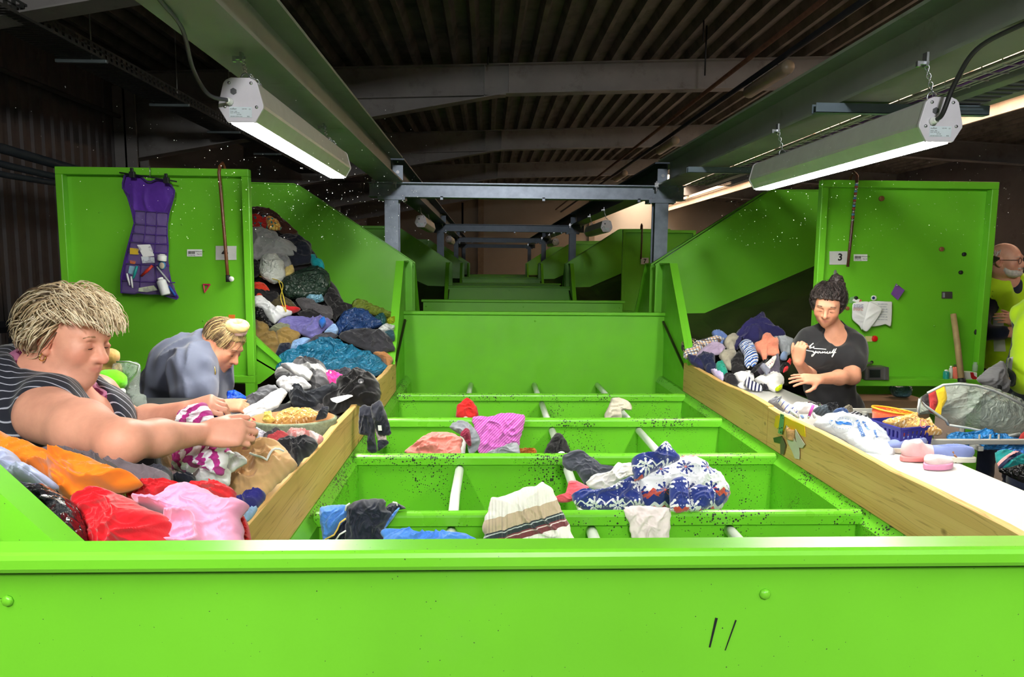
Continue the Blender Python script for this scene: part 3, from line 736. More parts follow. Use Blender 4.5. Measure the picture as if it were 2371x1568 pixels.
# ------------------------------------------------ left chute heap
HL = plane3(at(600, 800, y=4.6), at(890, 830, y=4.78), at(600, 490, y=5.25))
GL = 'clothes heaped in the left chute'
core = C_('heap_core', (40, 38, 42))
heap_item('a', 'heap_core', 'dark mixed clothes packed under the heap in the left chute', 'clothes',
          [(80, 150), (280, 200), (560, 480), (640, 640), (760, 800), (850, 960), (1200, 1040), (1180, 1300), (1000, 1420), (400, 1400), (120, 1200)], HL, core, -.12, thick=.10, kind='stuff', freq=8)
L = [
 ('brown_jacket', 'brown jacket at the very top of the left chute heap', 'jacket', [(62,140),(160,135),(260,195),(440,335),(330,350),(270,310),(200,230),(62,210)], (66,40,34), {}, 0),
 ('dotted_blouse', 'red blouse with dark dots near the top of the left chute heap', 'blouse', [(62,200),(180,212),(270,250),(300,310),(250,325),(150,295),(62,290)], 'dots', {}, .02),
 ('patterned_scarf', 'orange and teal patterned scarf near the top of the left heap', 'scarf', [(190,215),(285,245),(310,310),(250,315),(205,300)], 'paisley', {}, .05),
 ('dark_knit_sweater', 'dark navy knit sweater against the left chute wall', 'sweater', [(290,370),(380,345),(480,375),(545,430),(550,500),(560,560),(480,595),(400,595),(360,520),(400,440)], (30,33,48), KN, .0),
 ('grey_sweatshirt', 'pale grey sweatshirt spread high on the left heap', 'sweatshirt', [(72,305),(200,308),(275,345),(300,390),(390,410),(440,460),(435,520),(350,520),(250,525),(140,550),(72,555)], (146,148,152), {}, .03),
 ('grey_hood', 'grey hood hanging below the grey sweatshirt', 'hood', [(250,515),(340,512),(385,560),(385,605),(330,615),(280,560)], (128,130,136), {}, .05),
 ('teal_cloth', 'small turquoise cloth at the right side of the left heap', 'cloth', [(520,520),(575,515),(590,555),(640,570),(650,625),(590,615),(550,590),(535,550)], (22,146,158), {}, .0),
 ('black_shirt', 'black shirt tucked at the left of the white bag', 'shirt', [(80,555),(135,570),(140,670),(82,685)], (24,24,28), {}, .03),
 ('yellow_shirt', 'pale yellow shirt squeezed beside the white bag', 'shirt', [(340,620),(400,598),(414,650),(385,685),(340,695)], (206,186,118), {}, .04),
 ('green_rubbish_bag', 'shiny dark green rubbish bag bulging from the left heap', 'bag', [(300,770),(340,700),(440,640),(560,602),(640,630),(690,690),(700,740),(670,800),(640,845),(520,855),(400,855),(335,835)], 'bag_green', dict(thick=.13, fold=.02), .04),
 ('white_plastic_bag', 'knotted translucent white plastic bag in the left heap', 'bag', [(138,560),(190,513),(270,520),(330,580),(348,680),(320,722),(250,738),(170,705),(136,650)], 'bag_white', dict(thick=.12, fold=.012), .07),
 ('red_scarf', 'bright red scarf under the white plastic bag', 'scarf', [(88,745),(170,738),(220,800),(190,835),(92,810)], (206,58,34), {}, .04),
 ('trimmed_jacket', 'black jacket with orange red piping on the left heap', 'jacket', [(88,800),(200,800),(285,815),(275,870),(215,890),(130,858),(90,840)], 'piped', {}, .05),
 ('olive_trousers', 'dark olive trousers below the green rubbish bag', 'trousers', [(215,885),(290,830),(400,880),(445,950),(330,940),(250,925)], (78,70,46), {}, .03),
 ('blue_tied_bag', 'small pale blue bag end under the green rubbish bag', 'bag', [(505,850),(630,842),(645,875),(560,890)], 'bag_paleblue', {}, .05),
 ('black_coat', 'black coat sliding down right of the green rubbish bag', 'coat', [(640,850),(690,768),(740,800),(800,880),(838,945),(765,995),(740,1035),(712,1010),(690,930)], (26,25,28), {}, .01),
 ('tweed_coat', 'dark grey tweed coat in the middle of the left heap', 'coat', [(430,868),(530,858),(580,900),(640,920),(705,930),(722,1020),(640,1030),(560,985),(470,940)], (78,76,80), KN, .04),
 ('black_blouse', 'black blouse beneath the grey tweed coat', 'blouse', [(440,972),(560,945),(640,1000),(600,1030),(500,1015)], (30,29,32), {}, .06),
 ('red_belt', 'thin red belt of cloth above the purple hoodie', 'belt', [(270,930),(350,938),(460,938),(440,962),(330,980)], (196,34,40), {}, .05),
 ('black_plastic', 'black plastic sheet beside the white shirt', 'plastic', [(92,915),(160,935),(210,1020),(265,1062),(230,1090),(150,1055),(92,1015)], 'bag_black', {}, .03),
 ('white_shirt', 'crumpled white shirt at the left edge of the left heap', 'shirt', [(90,850),(140,833),(230,900),(300,960),(385,950),(392,985),(300,1022),(265,1058),(210,1020),(160,940),(92,912)], (226,228,232), {}, .06),
 ('olive_clear_bag', 'olive tinted clear plastic bag by the chute wall', 'bag', [(868,930),(892,862),(960,890),(1010,930),(1120,958),(1205,985),(1195,1015),(1100,998),(980,970)], 'bag_olive', {}, -.02),
 ('lime_bag', 'lime yellow bag corner at the right end of the left heap', 'bag', [(1130,1030),(1205,1005),(1205,1070),(1150,1072)], 'bag_lime', {}, .0),
 ('khaki_trousers', 'khaki trousers lowest at the left of the heap', 'trousers', [(100,1015),(200,1058),(225,1110),(292,1130),(302,1245),(250,1325),(160,1255),(104,1185)], (132,108,60), {}, .03),
 ('sage_cloth', 'sage green cloth between khaki and purple clothes', 'cloth', [(210,1105),(300,1058),(388,1080),(385,1112),(280,1125)], (122,126,104), {}, .06),
 ('khaki_jacket', 'lighter khaki jacket beside the khaki trousers', 'jacket', [(268,1112),(360,1088),(462,1130),(452,1172),(385,1225),(298,1245)], (144,118,66), {}, .06),
 ('purple_hoodie', 'purple blue melange hoodie crumpled in the left heap', 'hoodie', [(268,1052),(350,998),(470,998),(560,1008),(680,1018),(734,1050),(650,1115),(560,1182),(470,1140),(390,1112),(330,1080)], (110,106,166), dict(fold=.03), .07),
 ('blue_cloth', 'small bright blue cloth on the purple hoodie', 'cloth', [(603,1042),(650,1018),(664,1050),(630,1084)], (36,112,206), {}, .14),
 ('light_blue_shirt', 'light blue shirt next to the navy plastic bag', 'shirt', [(645,1132),(720,1062),(764,1112),(740,1146)], (146,178,222), {}, .07),
 ('navy_plastic_bag', 'glossy navy blue plastic bag on the left heap', 'bag', [(738,1060),(800,960),(860,938),(980,953),(1060,1018),(1140,1058),(1075,1085),(960,1115),(800,1130),(758,1150)], 'bag_navy', dict(thick=.10, fold=.015), .04),
 ('green_bag_tail', 'dark teal tied tail of a plastic bag by the chute cheek', 'bag', [(1040,1008),(1110,978),(1144,1030),(1122,1075),(1080,1050)], 'bag_teal_dark', {}, .05),
 ('white_film', 'scrap of white plastic film at the right of the left heap', 'plastic', [(1072,1102),(1130,1062),(1204,1075),(1192,1112),(1120,1130)], 'bag_white', {}, .05),
 ('denim_pocket', 'dark teal denim piece beside the chute cheek', 'denim', [(1112,1132),(1192,1118),(1204,1192),(1160,1180)], (44,80,92), {}, .05),
 ('charcoal_cloth', 'charcoal cloth behind the teal plastic bag', 'cloth', [(468,1245),(580,1160),(680,1128),(762,1150),(700,1190),(560,1222),(510,1265)], (66,66,74), {}, .08),
 ('light_denim_cuff', 'light blue denim sleeve with turned cuff on the left heap', 'jeans', [(383,1255),(400,1198),(480,1168),(545,1180),(470,1245),(420,1270)], (132,166,210), {}, .1),
 ('black_denim_jacket', 'faded black denim jacket at the foot of the left heap', 'jacket', [(758,1152),(850,1108),(1030,1098),(1120,1128),(1192,1200),(1198,1265),(1060,1290),(950,1250),(850,1212)], (54,54,60), dict(thick=.08), .06),
 ('navy_shorts', 'dark navy shorts wedged above the teal plastic bag', 'shorts', [(262,1315),(300,1218),(382,1212),(392,1262),(340,1300)], (26,32,50), {}, .08),
 ('tan_trousers', 'tan brown trousers beside the pine edge board', 'trousers', [(1036,1288),(1120,1282),(1194,1340),(1150,1410),(1115,1350)], (176,124,78), {}, .06),
 ('teal_plastic_bag', 'large crinkled teal blue plastic bag at the foot of the left heap', 'bag', [(252,1465),(290,1318),(380,1258),(460,1238),(530,1228),(600,1188),(720,1182),(820,1228),(980,1288),(1090,1328),(1144,1400),(1090,1465),(1010,1470),(900,1440),(780,1440),(660,1440),(560,1440),(450,1440),(380,1450)], 'bag_teal', dict(thick=.15, fold=.03, freq=18, center=(700,1340)), .08),
]
def special(key):
    if key == 'dots': return spots('red_dots', (186, 44, 38), [(24, 20, 24), (40, 110, 120)], 24, .28)
    if key == 'paisley': return spots('paisley', (206, 146, 74), [(190, 60, 40), (40, 120, 130), (240, 214, 120)], 34, .34)
    if key == 'piped': return spots('piped_black', (30, 29, 33), [(204, 70, 44)], 9, .2)
    P = {'bag_green': ((36, 56, 46), .22), 'bag_white': ((226, 232, 230), .3), 'bag_paleblue': ((120, 170, 196), .25), 'bag_black': ((20, 21, 24), .2), 'bag_olive': ((118, 134, 46), .2),
         'bag_lime': ((150, 158, 20), .3), 'bag_navy': ((36, 66, 118), .22), 'bag_teal_dark': ((22, 74, 78), .25), 'bag_teal': ((34, 116, 152), .22), 'bag_blue': ((24, 82, 214), .2), 'bag_tarp': ((30, 120, 188), .25)}
    c, r = P[key]; return plastic(key, c, r, alpha=.78 if key in ('bag_white', 'bag_olive') else 1.)
def mk(key, name, kw):
    if isinstance(key, str): return special(key), kw
    kk = {a: kw[a] for a in kw if a in ('weave', 'wstr')}
    return C_(name, key, **kk), {a: b for a, b in kw.items() if a not in kk}
for nm, lb, ct, pts, col, kw, lift in L:
    m_, kw2 = mk(col, nm, kw); kw2 = dict(kw2)
    if 'center' in kw2: kw2['center'] = zc('a', [kw2['center']])[0]
    heap_item('a', nm, lb, ct, pts, HL, m_, lift, GL, **{**dict(thick=.07, fold=.02), **kw2})
cable([at(600, 640, y=4.85), at(640, 648, y=4.8), at(655, 660, y=4.78), at(650, 690, y=4.7), at(662, 722, y=4.68), at(657, 690, y=4.69), at(645, 650, y=4.78)], .003, paint('yellow_cord', (214, 190, 60), .6), 'thin yellow cord hanging from the white plastic bag', 'drawstring')

# ------------------------------------------------ left table, from the far end to the near end
GT = 'clothes on the left table'
def gt(k, nm, lb, ct, pts, y, col, tilt=45, **kw):
    m_, kw2 = mk(col, nm, kw) if not hasattr(col, 'node_tree') else (col, kw)
    kw2 = dict(kw2)
    if 'center' in kw2: kw2['center'] = zc(k, [kw2['center']])[0]
    if 'group' not in kw2: kw2['group'] = GT
    return garment(nm, lb, ct, zc(k, pts), y, m_, tilt=tilt, **{**dict(thick=.06), **kw2})
GREYPLAID = plaid('grey_plaid', (116, 116, 120), [(.16, .5, (44, 44, 48), 0), (.16, .3, (228, 228, 228), 1), (.08, .14, (30, 30, 34), 1)])
# mixed clothes under the visible ones, on the table top
gt('b', 'table_clothes', 'mixed dark clothes lying under the others on the left table', 'clothes', [(200,680),(500,480),(900,420),(1130,440),(1130,520),(980,660),(740,920),(540,1140),(320,1350),(150,1400),(60,1200),(120,900)], 2.93, core, 2, thick=.03, kind='stuff', center=(560, 800))
gt('b', 'plaid_blanket', 'grey and white plaid blanket heaped on the left table', 'blanket', [(528,250),(560,190),(640,190),(750,138),(850,122),(920,148),(960,250),(980,330),(900,355),(860,390),(800,390),(720,345),(600,310)], 3.95, GREYPLAID, 45, thick=.14, fold=.025)
gt('b', 'charcoal_sleeve', 'charcoal sleeve between pink top and black coat', 'sleeve', [(1000,200),(1130,192),(1136,232),(1080,265),(1020,230)], 4.1, (60,60,68))
gt('b', 'pink_tshirt', 'hot pink top with white print behind the black coat', 'top', [(933,200),(1000,213),(1088,250),(1080,278),(990,322),(950,275)], 3.9, spots('pink_print', (236, 62, 150), [(250, 220, 226)], 30, .3), thick=.05)
gt('b', 'white_sweatshirt', 'white sweatshirt sleeve draped over the plaid blanket', 'sweatshirt', [(588,160),(640,148),(760,175),(828,212),(815,272),(760,268),(700,242),(645,195)], 3.75, (240,240,240), thick=.07, fold=.012)
gt('b', 'white_tshirt', 'white T-shirt lying across the grey plaid blanket', 'shirt', [(543,292),(600,243),(640,260),(700,250),(780,285),(822,330),(740,352),(660,375),(590,352)], 3.6, (242,242,244), thick=.06)
gt('b', 'dark_fleece', 'charcoal fleece beside the black coat', 'fleece', [(655,345),(740,338),(785,390),(900,380),(960,338),(1040,318),(1055,352),(980,395),(900,455),(860,505),(760,500),(680,488),(650,425)], 3.55, (44,47,54), thick=.09, center=(790, 430), **KN)
t = gt('b', 'black_coat', 'black felt coat with a large button slung over the pine board', 'coat', [(1015,300),(1100,250),(1180,193),(1250,208),(1330,258),(1362,310),(1370,400),(1342,475),(1280,495),(1180,475),(1090,515),(1010,550),(955,505),(915,445),(1000,400),(1040,345)], 3.45, (46,46,49), 50, thick=.13, fold=.025, center=(1170, 370), **KN)
bp = at(480+1212/3.4087, 800+285/3.4087, y=3.27)
MB().lathe(bp, [(.014, 0), (.014, .004), (.010, .005), (.009, .003)], 14, (.1, -.8, .6)).build('button', paint('dark_button', (64, 64, 70), .3), t, True)
garment('care_label', None, None, zc('b', [(972,420),(1110,388),(1148,402),(1020,456)]), 3.30, PAPER, thick=.004, tilt=45, fold=.004, parent=t)
gt('b', 'grey_wool_sock', 'grey wool sock lying left of the long white sock', 'sock', [(200,490),(280,450),(380,410),(470,350),(540,318),(562,350),(420,445),(330,505),(250,520)], 3.25, (112,114,120), thick=.05, **KN)
gt('b', 'grey_knit_sock', 'second grey knit sock nearest the worker in the grey tunic', 'sock', [(148,545),(200,520),(300,505),(260,545),(185,582),(155,585)], 3.1, (130,130,136), thick=.04, **KN)
gt('b', 'white_sport_sock', 'long ribbed white sports sock stretched along the left table', 'sock', [(253,555),(330,500),(480,400),(600,338),(628,380),(560,485),(450,545),(330,585)], 3.15, stripes('rib_white', [(0, (244,244,244)), (.7, (224,225,228))], .008, 1.1), thick=.05, fold=.008)
# hanging jacket over the board
t = thing('dark_jacket', 'dark navy jacket hanging over the pine board into the bins', 'jacket', at(868, 1040, y=3.3), GT)
DJ = C_('dark_jacket_cloth', (40, 42, 54)); 
for nm, pts, mt, th in (('sleeve', [(1203,485),(1300,480),(1335,600),(1322,700),(1338,835),(1268,835),(1270,720),(1198,690)], DJ, .06), ('body', [(1290,480),(1370,440),(1420,560),(1450,690),(1400,718),(1345,695),(1318,620)], DJ, .06),
                        ('lining', [(1325,655),(1410,712),(1412,765),(1345,750)], C_('pink_lining', (214, 196, 196)), .02), ('hem', [(1345,752),(1412,745),(1432,775),(1350,835)], DJ, .03)):
    garment(nm, None, None, zc('b', pts), 3.28 if nm != 'lining' else 3.31, mt, thick=th, tilt=78, fold=.018, ang=1.4, parent=t)
MB().obox(at(480+1362/3.4087, 800+652/3.4087, y=3.21), (.008, 0, 0), (0, .002, 0), (-.001, 0, .012)).build('badge', PAPER, t)
gt('b', 'grey_leggings', 'dark grey leggings in front of the round basket', 'leggings', [(438,752),(500,710),(625,700),(602,742),(480,775)], 2.6, (84,82,86), 35)
gt('b', 'coral_knit', 'coral knit top beside the dark grey leggings', 'top', [(455,775),(540,745),(645,722),(605,772),(530,797)], 2.52, (206,84,92), 35, **KN)
gt('b', 'pink_plaid_shirt', 'pink and white plaid shirt in front of the basket', 'shirt', [(622,700),(700,678),(760,688),(840,738),(880,728),(924,735),(870,775),(760,752),(680,742)], 2.62, plaid('pink_plaid', (240,214,214), [(.05, .4, (220,110,110), 0), (.05, .4, (224,140,136), 1)]), 35)
gt('b', 'black_bra', 'black padded garment against the left pine board', 'bra', [(543,792),(640,745),(760,743),(850,748),(874,790),(805,862),(765,880),(705,952),(660,885),(600,835)], 2.38, (40,40,46), 40, thick=.08)
t = gt('b', 'tan_fleece', 'tan fleece hoodie with white drawstring on the left table', 'hoodie', [(170,835),(280,788),(420,783),(540,788),(622,828),(682,898),(702,955),(600,1050),(480,1165),(330,1198),(200,1206),(170,1100),(190,950)], 2.1, (206,166,118), 35, thick=.12, fold=.022, freq=9)
for pts in ([(335,850),(360,862),(380,868),(410,876),(440,886),(470,905),(480,880),(495,850),(512,828),(535,815),(570,818),(605,835)],):
    MB().tube([at(*q, y=yy) for q, yy in zip(zc('b', pts), np.linspace(2.0, 2.06, len(pts)))], .0035, 6).build('drawstring', C_('white_cord', (236,236,232)), t, True)
gt('b', 'blue_knit', 'dark blue knit sleeve on the edge of the left table', 'sweater', [(200,1225),(320,1190),(440,1158),(468,1190),(400,1268),(320,1308),(250,1275)], 1.72, (46,44,120), 40, thick=.05, **KN)
gt('b', 'pale_blue_cloth', 'pale blue cloth at the near end of the left pine board', 'cloth', [(298,1315),(395,1285),(345,1360),(295,1390)], 1.55, (150,180,220), 30, thick=.03)
gt('h', 'white_lace_blouse', 'white lace top under the striped shirt', 'top', [(450,1260),(600,1190),(800,1250),(940,1340),(1040,1250),(1050,1420),(1020,1520),(760,1520),(560,1520),(480,1440)], 1.92, (240,240,242), 45, thick=.06)
gt('h', 'white_sheer_sock', 'sheer white sock beside the striped shirt', 'sock', [(1000,1180),(1060,1060),(1180,1035),(1290,1110),(1300,1160),(1150,1250),(1030,1320)], 1.95, (234,234,238), 45, thick=.05)
gt('h', 'navy_scrap', 'navy scrap of cloth under the white lace top', 'cloth', [(110,1490),(250,1440),(430,1380),(490,1400),(490,1520),(300,1560),(120,1560)], 1.8, (34,36,52), 40)
gt('h', 'brown_cloth', 'brown cloth beneath the striped shirt at the left', 'cloth', [(-40,1180),(60,1080),(180,1000),(260,1080),(150,1180),(150,1290),(20,1260)], 2.05, (150,118,84), 40)
gt('h', 'pale_pink_scrap', 'pale pink silk scrap beside the navy cloth', 'cloth', [(80,1290),(200,1290),(330,1390),(250,1440),(120,1490),(80,1400)], 1.85, (226,206,214), 40, thick=.04)
# near end of the left table
def px_of(p):
    q = np.asarray(p, float)-CAM_P; z = q@CAM_F; return (CX+F_PX*(q@CAM_R)/z, CY-F_PX*(q@CAM_U)/z)
nb = [(-.68, 1.02), (-.68, 1.5), (-.70, 1.95), (-.85, 2.02), (-1.06, 1.95), (-1.10, 1.5), (-1.10, 1.05), (-.9, 1.0)]
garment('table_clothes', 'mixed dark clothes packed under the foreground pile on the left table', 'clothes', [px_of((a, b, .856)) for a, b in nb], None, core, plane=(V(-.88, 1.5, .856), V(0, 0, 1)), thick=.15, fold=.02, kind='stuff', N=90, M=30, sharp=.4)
gt('g', 'grey_jacket', 'long taupe grey jacket between the worker and the orange sweater', 'jacket', [(200,962),(260,926),(380,955),(560,985),(700,1005),(830,1055),(960,1085),(975,1135),(830,1140),(700,1085),(560,1045),(440,1020),(330,1015),(240,1000)], 1.55, (106,96,104), 40, thick=.06, center=(600,1040))
gt('g', 'slate_trousers', 'slate grey trousers below the striped shirt', 'trousers', [(825,1080),(900,1035),(972,1060),(975,1140),(900,1125)], 1.62, (62,62,74), 45)
gt('g', 'orange_sweater', 'bright orange sweater in the foreground pile', 'sweater', [(-60,880),(60,888),(140,918),(330,1008),(440,1013),(560,1038),(700,1073),(825,1130),(700,1172),(600,1180),(500,1215),(440,1255),(370,1225),(310,1150),(200,1110),(60,1060),(-60,1000)], 1.34, (248,124,30), 40, thick=.10, fold=.022, center=(360,1090))
gt('g', 'lavender_shirt', 'lavender blue shirt at the left edge of the foreground pile', 'shirt', [(-60,950),(70,953),(130,1008),(165,1070),(250,1088),(335,1140),(300,1160),(200,1145),(100,1130),(-60,1130)], 1.22, (178,186,222), 45, thick=.07, center=(90,1070))
gt('g', 'red_nordic_sweater', 'red sweater with navy and white bands behind the pink fleece', 'sweater', [(650,1190),(760,1142),(900,1136),(1050,1148),(1010,1200),(880,1255),(790,1255)], 1.38, stripes('nordic_red', [(0,(204,34,44)),(.55,(34,34,70)),(.75,(236,232,232)),(.82,(204,34,44))], .16, .5), 45, thick=.06)
gt('g', 'red_knit_cuff', 'red knitted cuff to the right of the pink fleece', 'sweater', [(1070,1145),(1200,1132),(1334,1175),(1325,1240),(1200,1225),(1090,1190)], 1.45, (212,40,48), 45, thick=.06, **KN)
gt('g', 'red_sweater', 'bright red knitted sweater at the bottom of the foreground pile', 'sweater', [(415,1260),(510,1178),(640,1178),(760,1228),(870,1288),(985,1340),(960,1460),(900,1560),(480,1560),(455,1380)], 1.17, (206,24,38), 50, thick=.10, fold=.02, center=(680,1370), **KN)
gt('g', 'silver_black_bag', 'crinkled black and silver plastic bag in the lower left corner', 'bag', [(40,1140),(150,1126),(280,1148),(380,1208),(442,1280),(485,1370),(488,1500),(400,1520),(300,1420),(180,1290),(90,1220)], 1.12, plastic('bag_silver_black', (58,60,66), .16, 1., 16., col2=(20,20,24)), 55, thick=.10, fold=.03, center=(300,1300))
gt('g', 'pink_fleece', 'soft pink fleece on the near corner of the left table', 'fleece', [(770,1215),(900,1240),(1000,1168),(1090,1143),(1180,1178),(1290,1228),(1380,1228),(1414,1260),(1365,1320),(1392,1400),(1405,1500),(1380,1560),(900,1560),(940,1400),(975,1330),(900,1295),(800,1275)], 1.22, (246,158,198), 50, thick=.10, fold=.024, center=(1130,1330))
gt('g', 'red_fringe', 'red fringe of a sweater beside the board end', 'sweater', [(1365,1300),(1404,1350),(1430,1500),(1390,1520)], 1.25, (200,30,34), 60, thick=.03)

# ------------------------------------------------ things in the bins
GB = 'clothes lying over the bin edges'
def gb(k, nm, lb, ct, pts, y, col, tilt=65, **kw): return gt(k, nm, lb, ct, pts, y, col, tilt, **{**dict(group=GB), **kw})
t = thing('track_jacket', 'navy and blue track jacket draped over the nearest divider', 'jacket', at(840, 1200, y=2.4), GB)
BL = C_('track_blue', (82, 142, 226), rough=.6); BK = C_('track_navy', (28, 34, 50), rough=.55)
for nm, pts, mt, yy, th in (('blue_shoulder', [(152,1240),(168,1198),(300,1182),(400,1190),(400,1310),(320,1400),(200,1560),(175,1400)], BL, 2.42, .07), ('dark_side', [(195,1500),(310,1385),(400,1300),(420,1560),(210,1600)], BK, 2.40, .05),
                            ('navy_back', [(385,1200),(500,1148),(700,1126),(742,1150),(735,1215),(790,1260),(725,1400),(780,1560),(400,1600),(385,1320)], BK, 2.40, .10), ('sleeve', [(725,1215),(800,1158),(870,1178),(914,1215),(845,1230),(765,1315),(722,1330)], BK, 2.44, .05),
                            ('blue_panel', [(718,1412),(770,1300),(850,1205),(862,1215),(800,1310),(745,1380)], BL, 2.40, .03)):
    garment(nm, None, None, zc('c', pts), yy, mt, thick=th, tilt=68, fold=.02, ang=1.3, parent=t)
for col, pts in (('white', [(290,1505),(330,1445),(385,1412)]), ('white', [(380,1235),(390,1190),(420,1170)]), ('yellow', [(200,1490),(280,1450),(310,1400),(335,1340),(385,1305)]), ('white', [(800,1160),(835,1165),(840,1190)])):
    MB().tube([at(*q, y=2.32) for q in zc('c', pts)], .003, 6).build('piping', C_('piping_'+col, (240,238,240) if col == 'white' else (226,190,90)), t, True)
gb('c', 'blue_shirt', 'bright blue shirt lying low in the front bins', 'shirt', [(715,1415),(850,1423),(950,1468),(1050,1440),(1250,1428),(1420,1433),(1480,1458),(1560,1560),(760,1600)], 2.05, (80,142,230), 40, thick=.06)
def hat_mat():
    t = NT('knit_hat'); co = t.coord('UV'); sx = t.n('SeparateXYZ'); t.l(co, sx.inputs[0])
    v = t.math('ADD', sx.outputs[1], t.math('MULTIPLY', sx.outputs[0], -.28)); vv = t.math('ADD', t.math('MULTIPLY', v, 3.4), .60)
    W = lin((238,236,230)); S = lin((196,176,150))
    band = t.ramp(vv, [(0, W), (.30, W), (.305, lin((120,60,66))), (.36, lin((226,210,206))), (.375, lin((120,58,66))), (.39, lin((40,52,58))), (.43, lin((180,190,190))), (.445, lin((40,52,58))), (.46, S), (.58, S), (.60, W)], 'CONSTANT')
    rib = t.math('SINE', t.math('MULTIPLY', sx.outputs[0], 620)); t.l(band, t.b.inputs['Base Color']); t.set(rough=.9, sheen=.3)
    t.bump(rib, .5, .002); return t.m
gb('c', 'knit_leg_warmer', 'white ribbed knit leg warmer with brown and dark bands, standing in the front bin', 'leg warmer', [(1606,1340),(1670,1128),(1740,1118),(1800,1098),(1900,1058),(1980,1028),(2060,1008),(2130,978),(2182,1010),(2230,1100),(2282,1180),(2335,1300),(2380,1440),(2390,1560),(1640,1580),(1604,1430)], 2.1, hat_mat(), 72, thick=.08, fold=.010, ang=1.5)
gb('c', 'salmon_shirt', 'salmon pink shirt in the second bin row', 'shirt', [(910,715),(990,648),(1080,588),(1140,548),(1210,538),(1330,553),(1418,600),(1412,660),(1395,760),(1250,770),(1000,770)], 3.4, (246,146,138), 55, thick=.08)
gb('c', 'grey_vest', 'grey vest hooked over a white pipe edge', 'vest', [(1298,490),(1370,438),(1460,448),(1540,528),(1572,600),(1552,690),(1480,740),(1470,640),(1440,570),(1370,545)], 3.5, (142,146,156), 65, thick=.05)
gb('c', 'burgundy_sock', 'burgundy sock lying over the grey vest', 'sock', [(1392,562),(1440,503),(1482,518),(1498,665),(1460,650),(1425,590)], 3.42, (134,34,64), 65, thick=.04)
gb('c', 'magenta_mesh_cloth', 'magenta mesh cloth hanging over a divider lip', 'cloth', [(1508,405),(1650,398),(1780,368),(1960,383),(1972,420),(1942,560),(1918,680),(1860,740),(1560,740),(1535,560)], 3.93, stripes('magenta_mesh', [(0,(202,84,190)),(.62,(228,150,218))], .012, .78), 78, thick=.05, fold=.012)
gb('c', 'grey_towel', 'grey towel lying below the magenta mesh cloth', 'towel', [(1640,720),(1780,668),(1900,632),(1915,740),(1700,760)], 3.45, (160,164,172), 55, thick=.05)
gb('c', 'brown_knit', 'small rust brown knit behind the grey towel', 'knit', [(1905,690),(1970,688),(2062,688),(2074,740),(1920,745)], 3.5, (168,96,30), 55, thick=.05, **KN)
gb('c', 'red_shirt', 'red shirt bunched over a white pipe edge', 'shirt', [(1362,405),(1368,300),(1410,268),(1450,233),(1500,253),(1540,310),(1562,385),(1530,440),(1440,440)], 4.3, (214,44,42), 65, thick=.07)
gb('c', 'black_briefs', 'black briefs hanging over the middle pipe edge', 'briefs', [(2140,715),(2190,618),(2240,548),(2290,553),(2340,618),(2376,715),(2330,760),(2200,760)], 3.5, (38,38,40), 65, thick=.06)
gb('d', 'cream_shirt', 'cream shirt slung over the right pipe edge', 'shirt', [(856,415),(900,308),(925,248),(990,238),(1050,258),(1102,305),(1108,352),(1060,345),(1015,365),(1010,450),(870,460)], 4.25, (206,200,182), 65, thick=.06)
gb('d', 'grey_joggers', 'dark grey joggers with red seams over the nearest lip row', 'trousers', [(486,760),(560,718),(650,723),(740,778),(840,858),(955,868),(945,925),(850,940),(700,1040),(640,970),(600,900),(540,905),(488,870)], 2.95, (74,78,90), 55, thick=.07, center=(680, 850))
gb('d', 'white_blouse', 'white blouse between grey joggers and patterned fleece', 'blouse', [(698,1015),(760,938),(900,918),(980,838),(1122,838),(1150,940),(1000,1020),(880,1100),(720,1060)], 2.8, (236,234,232), 55, thick=.06)
gb('d', 'coral_blouse', 'coral pink top hanging beside the patterned fleece', 'top', [(400,1148),(500,1118),(540,998),(620,998),(724,1050),(640,1110),(560,1185),(430,1190)], 2.7, (244,98,112), 60, thick=.03, fold=.01)
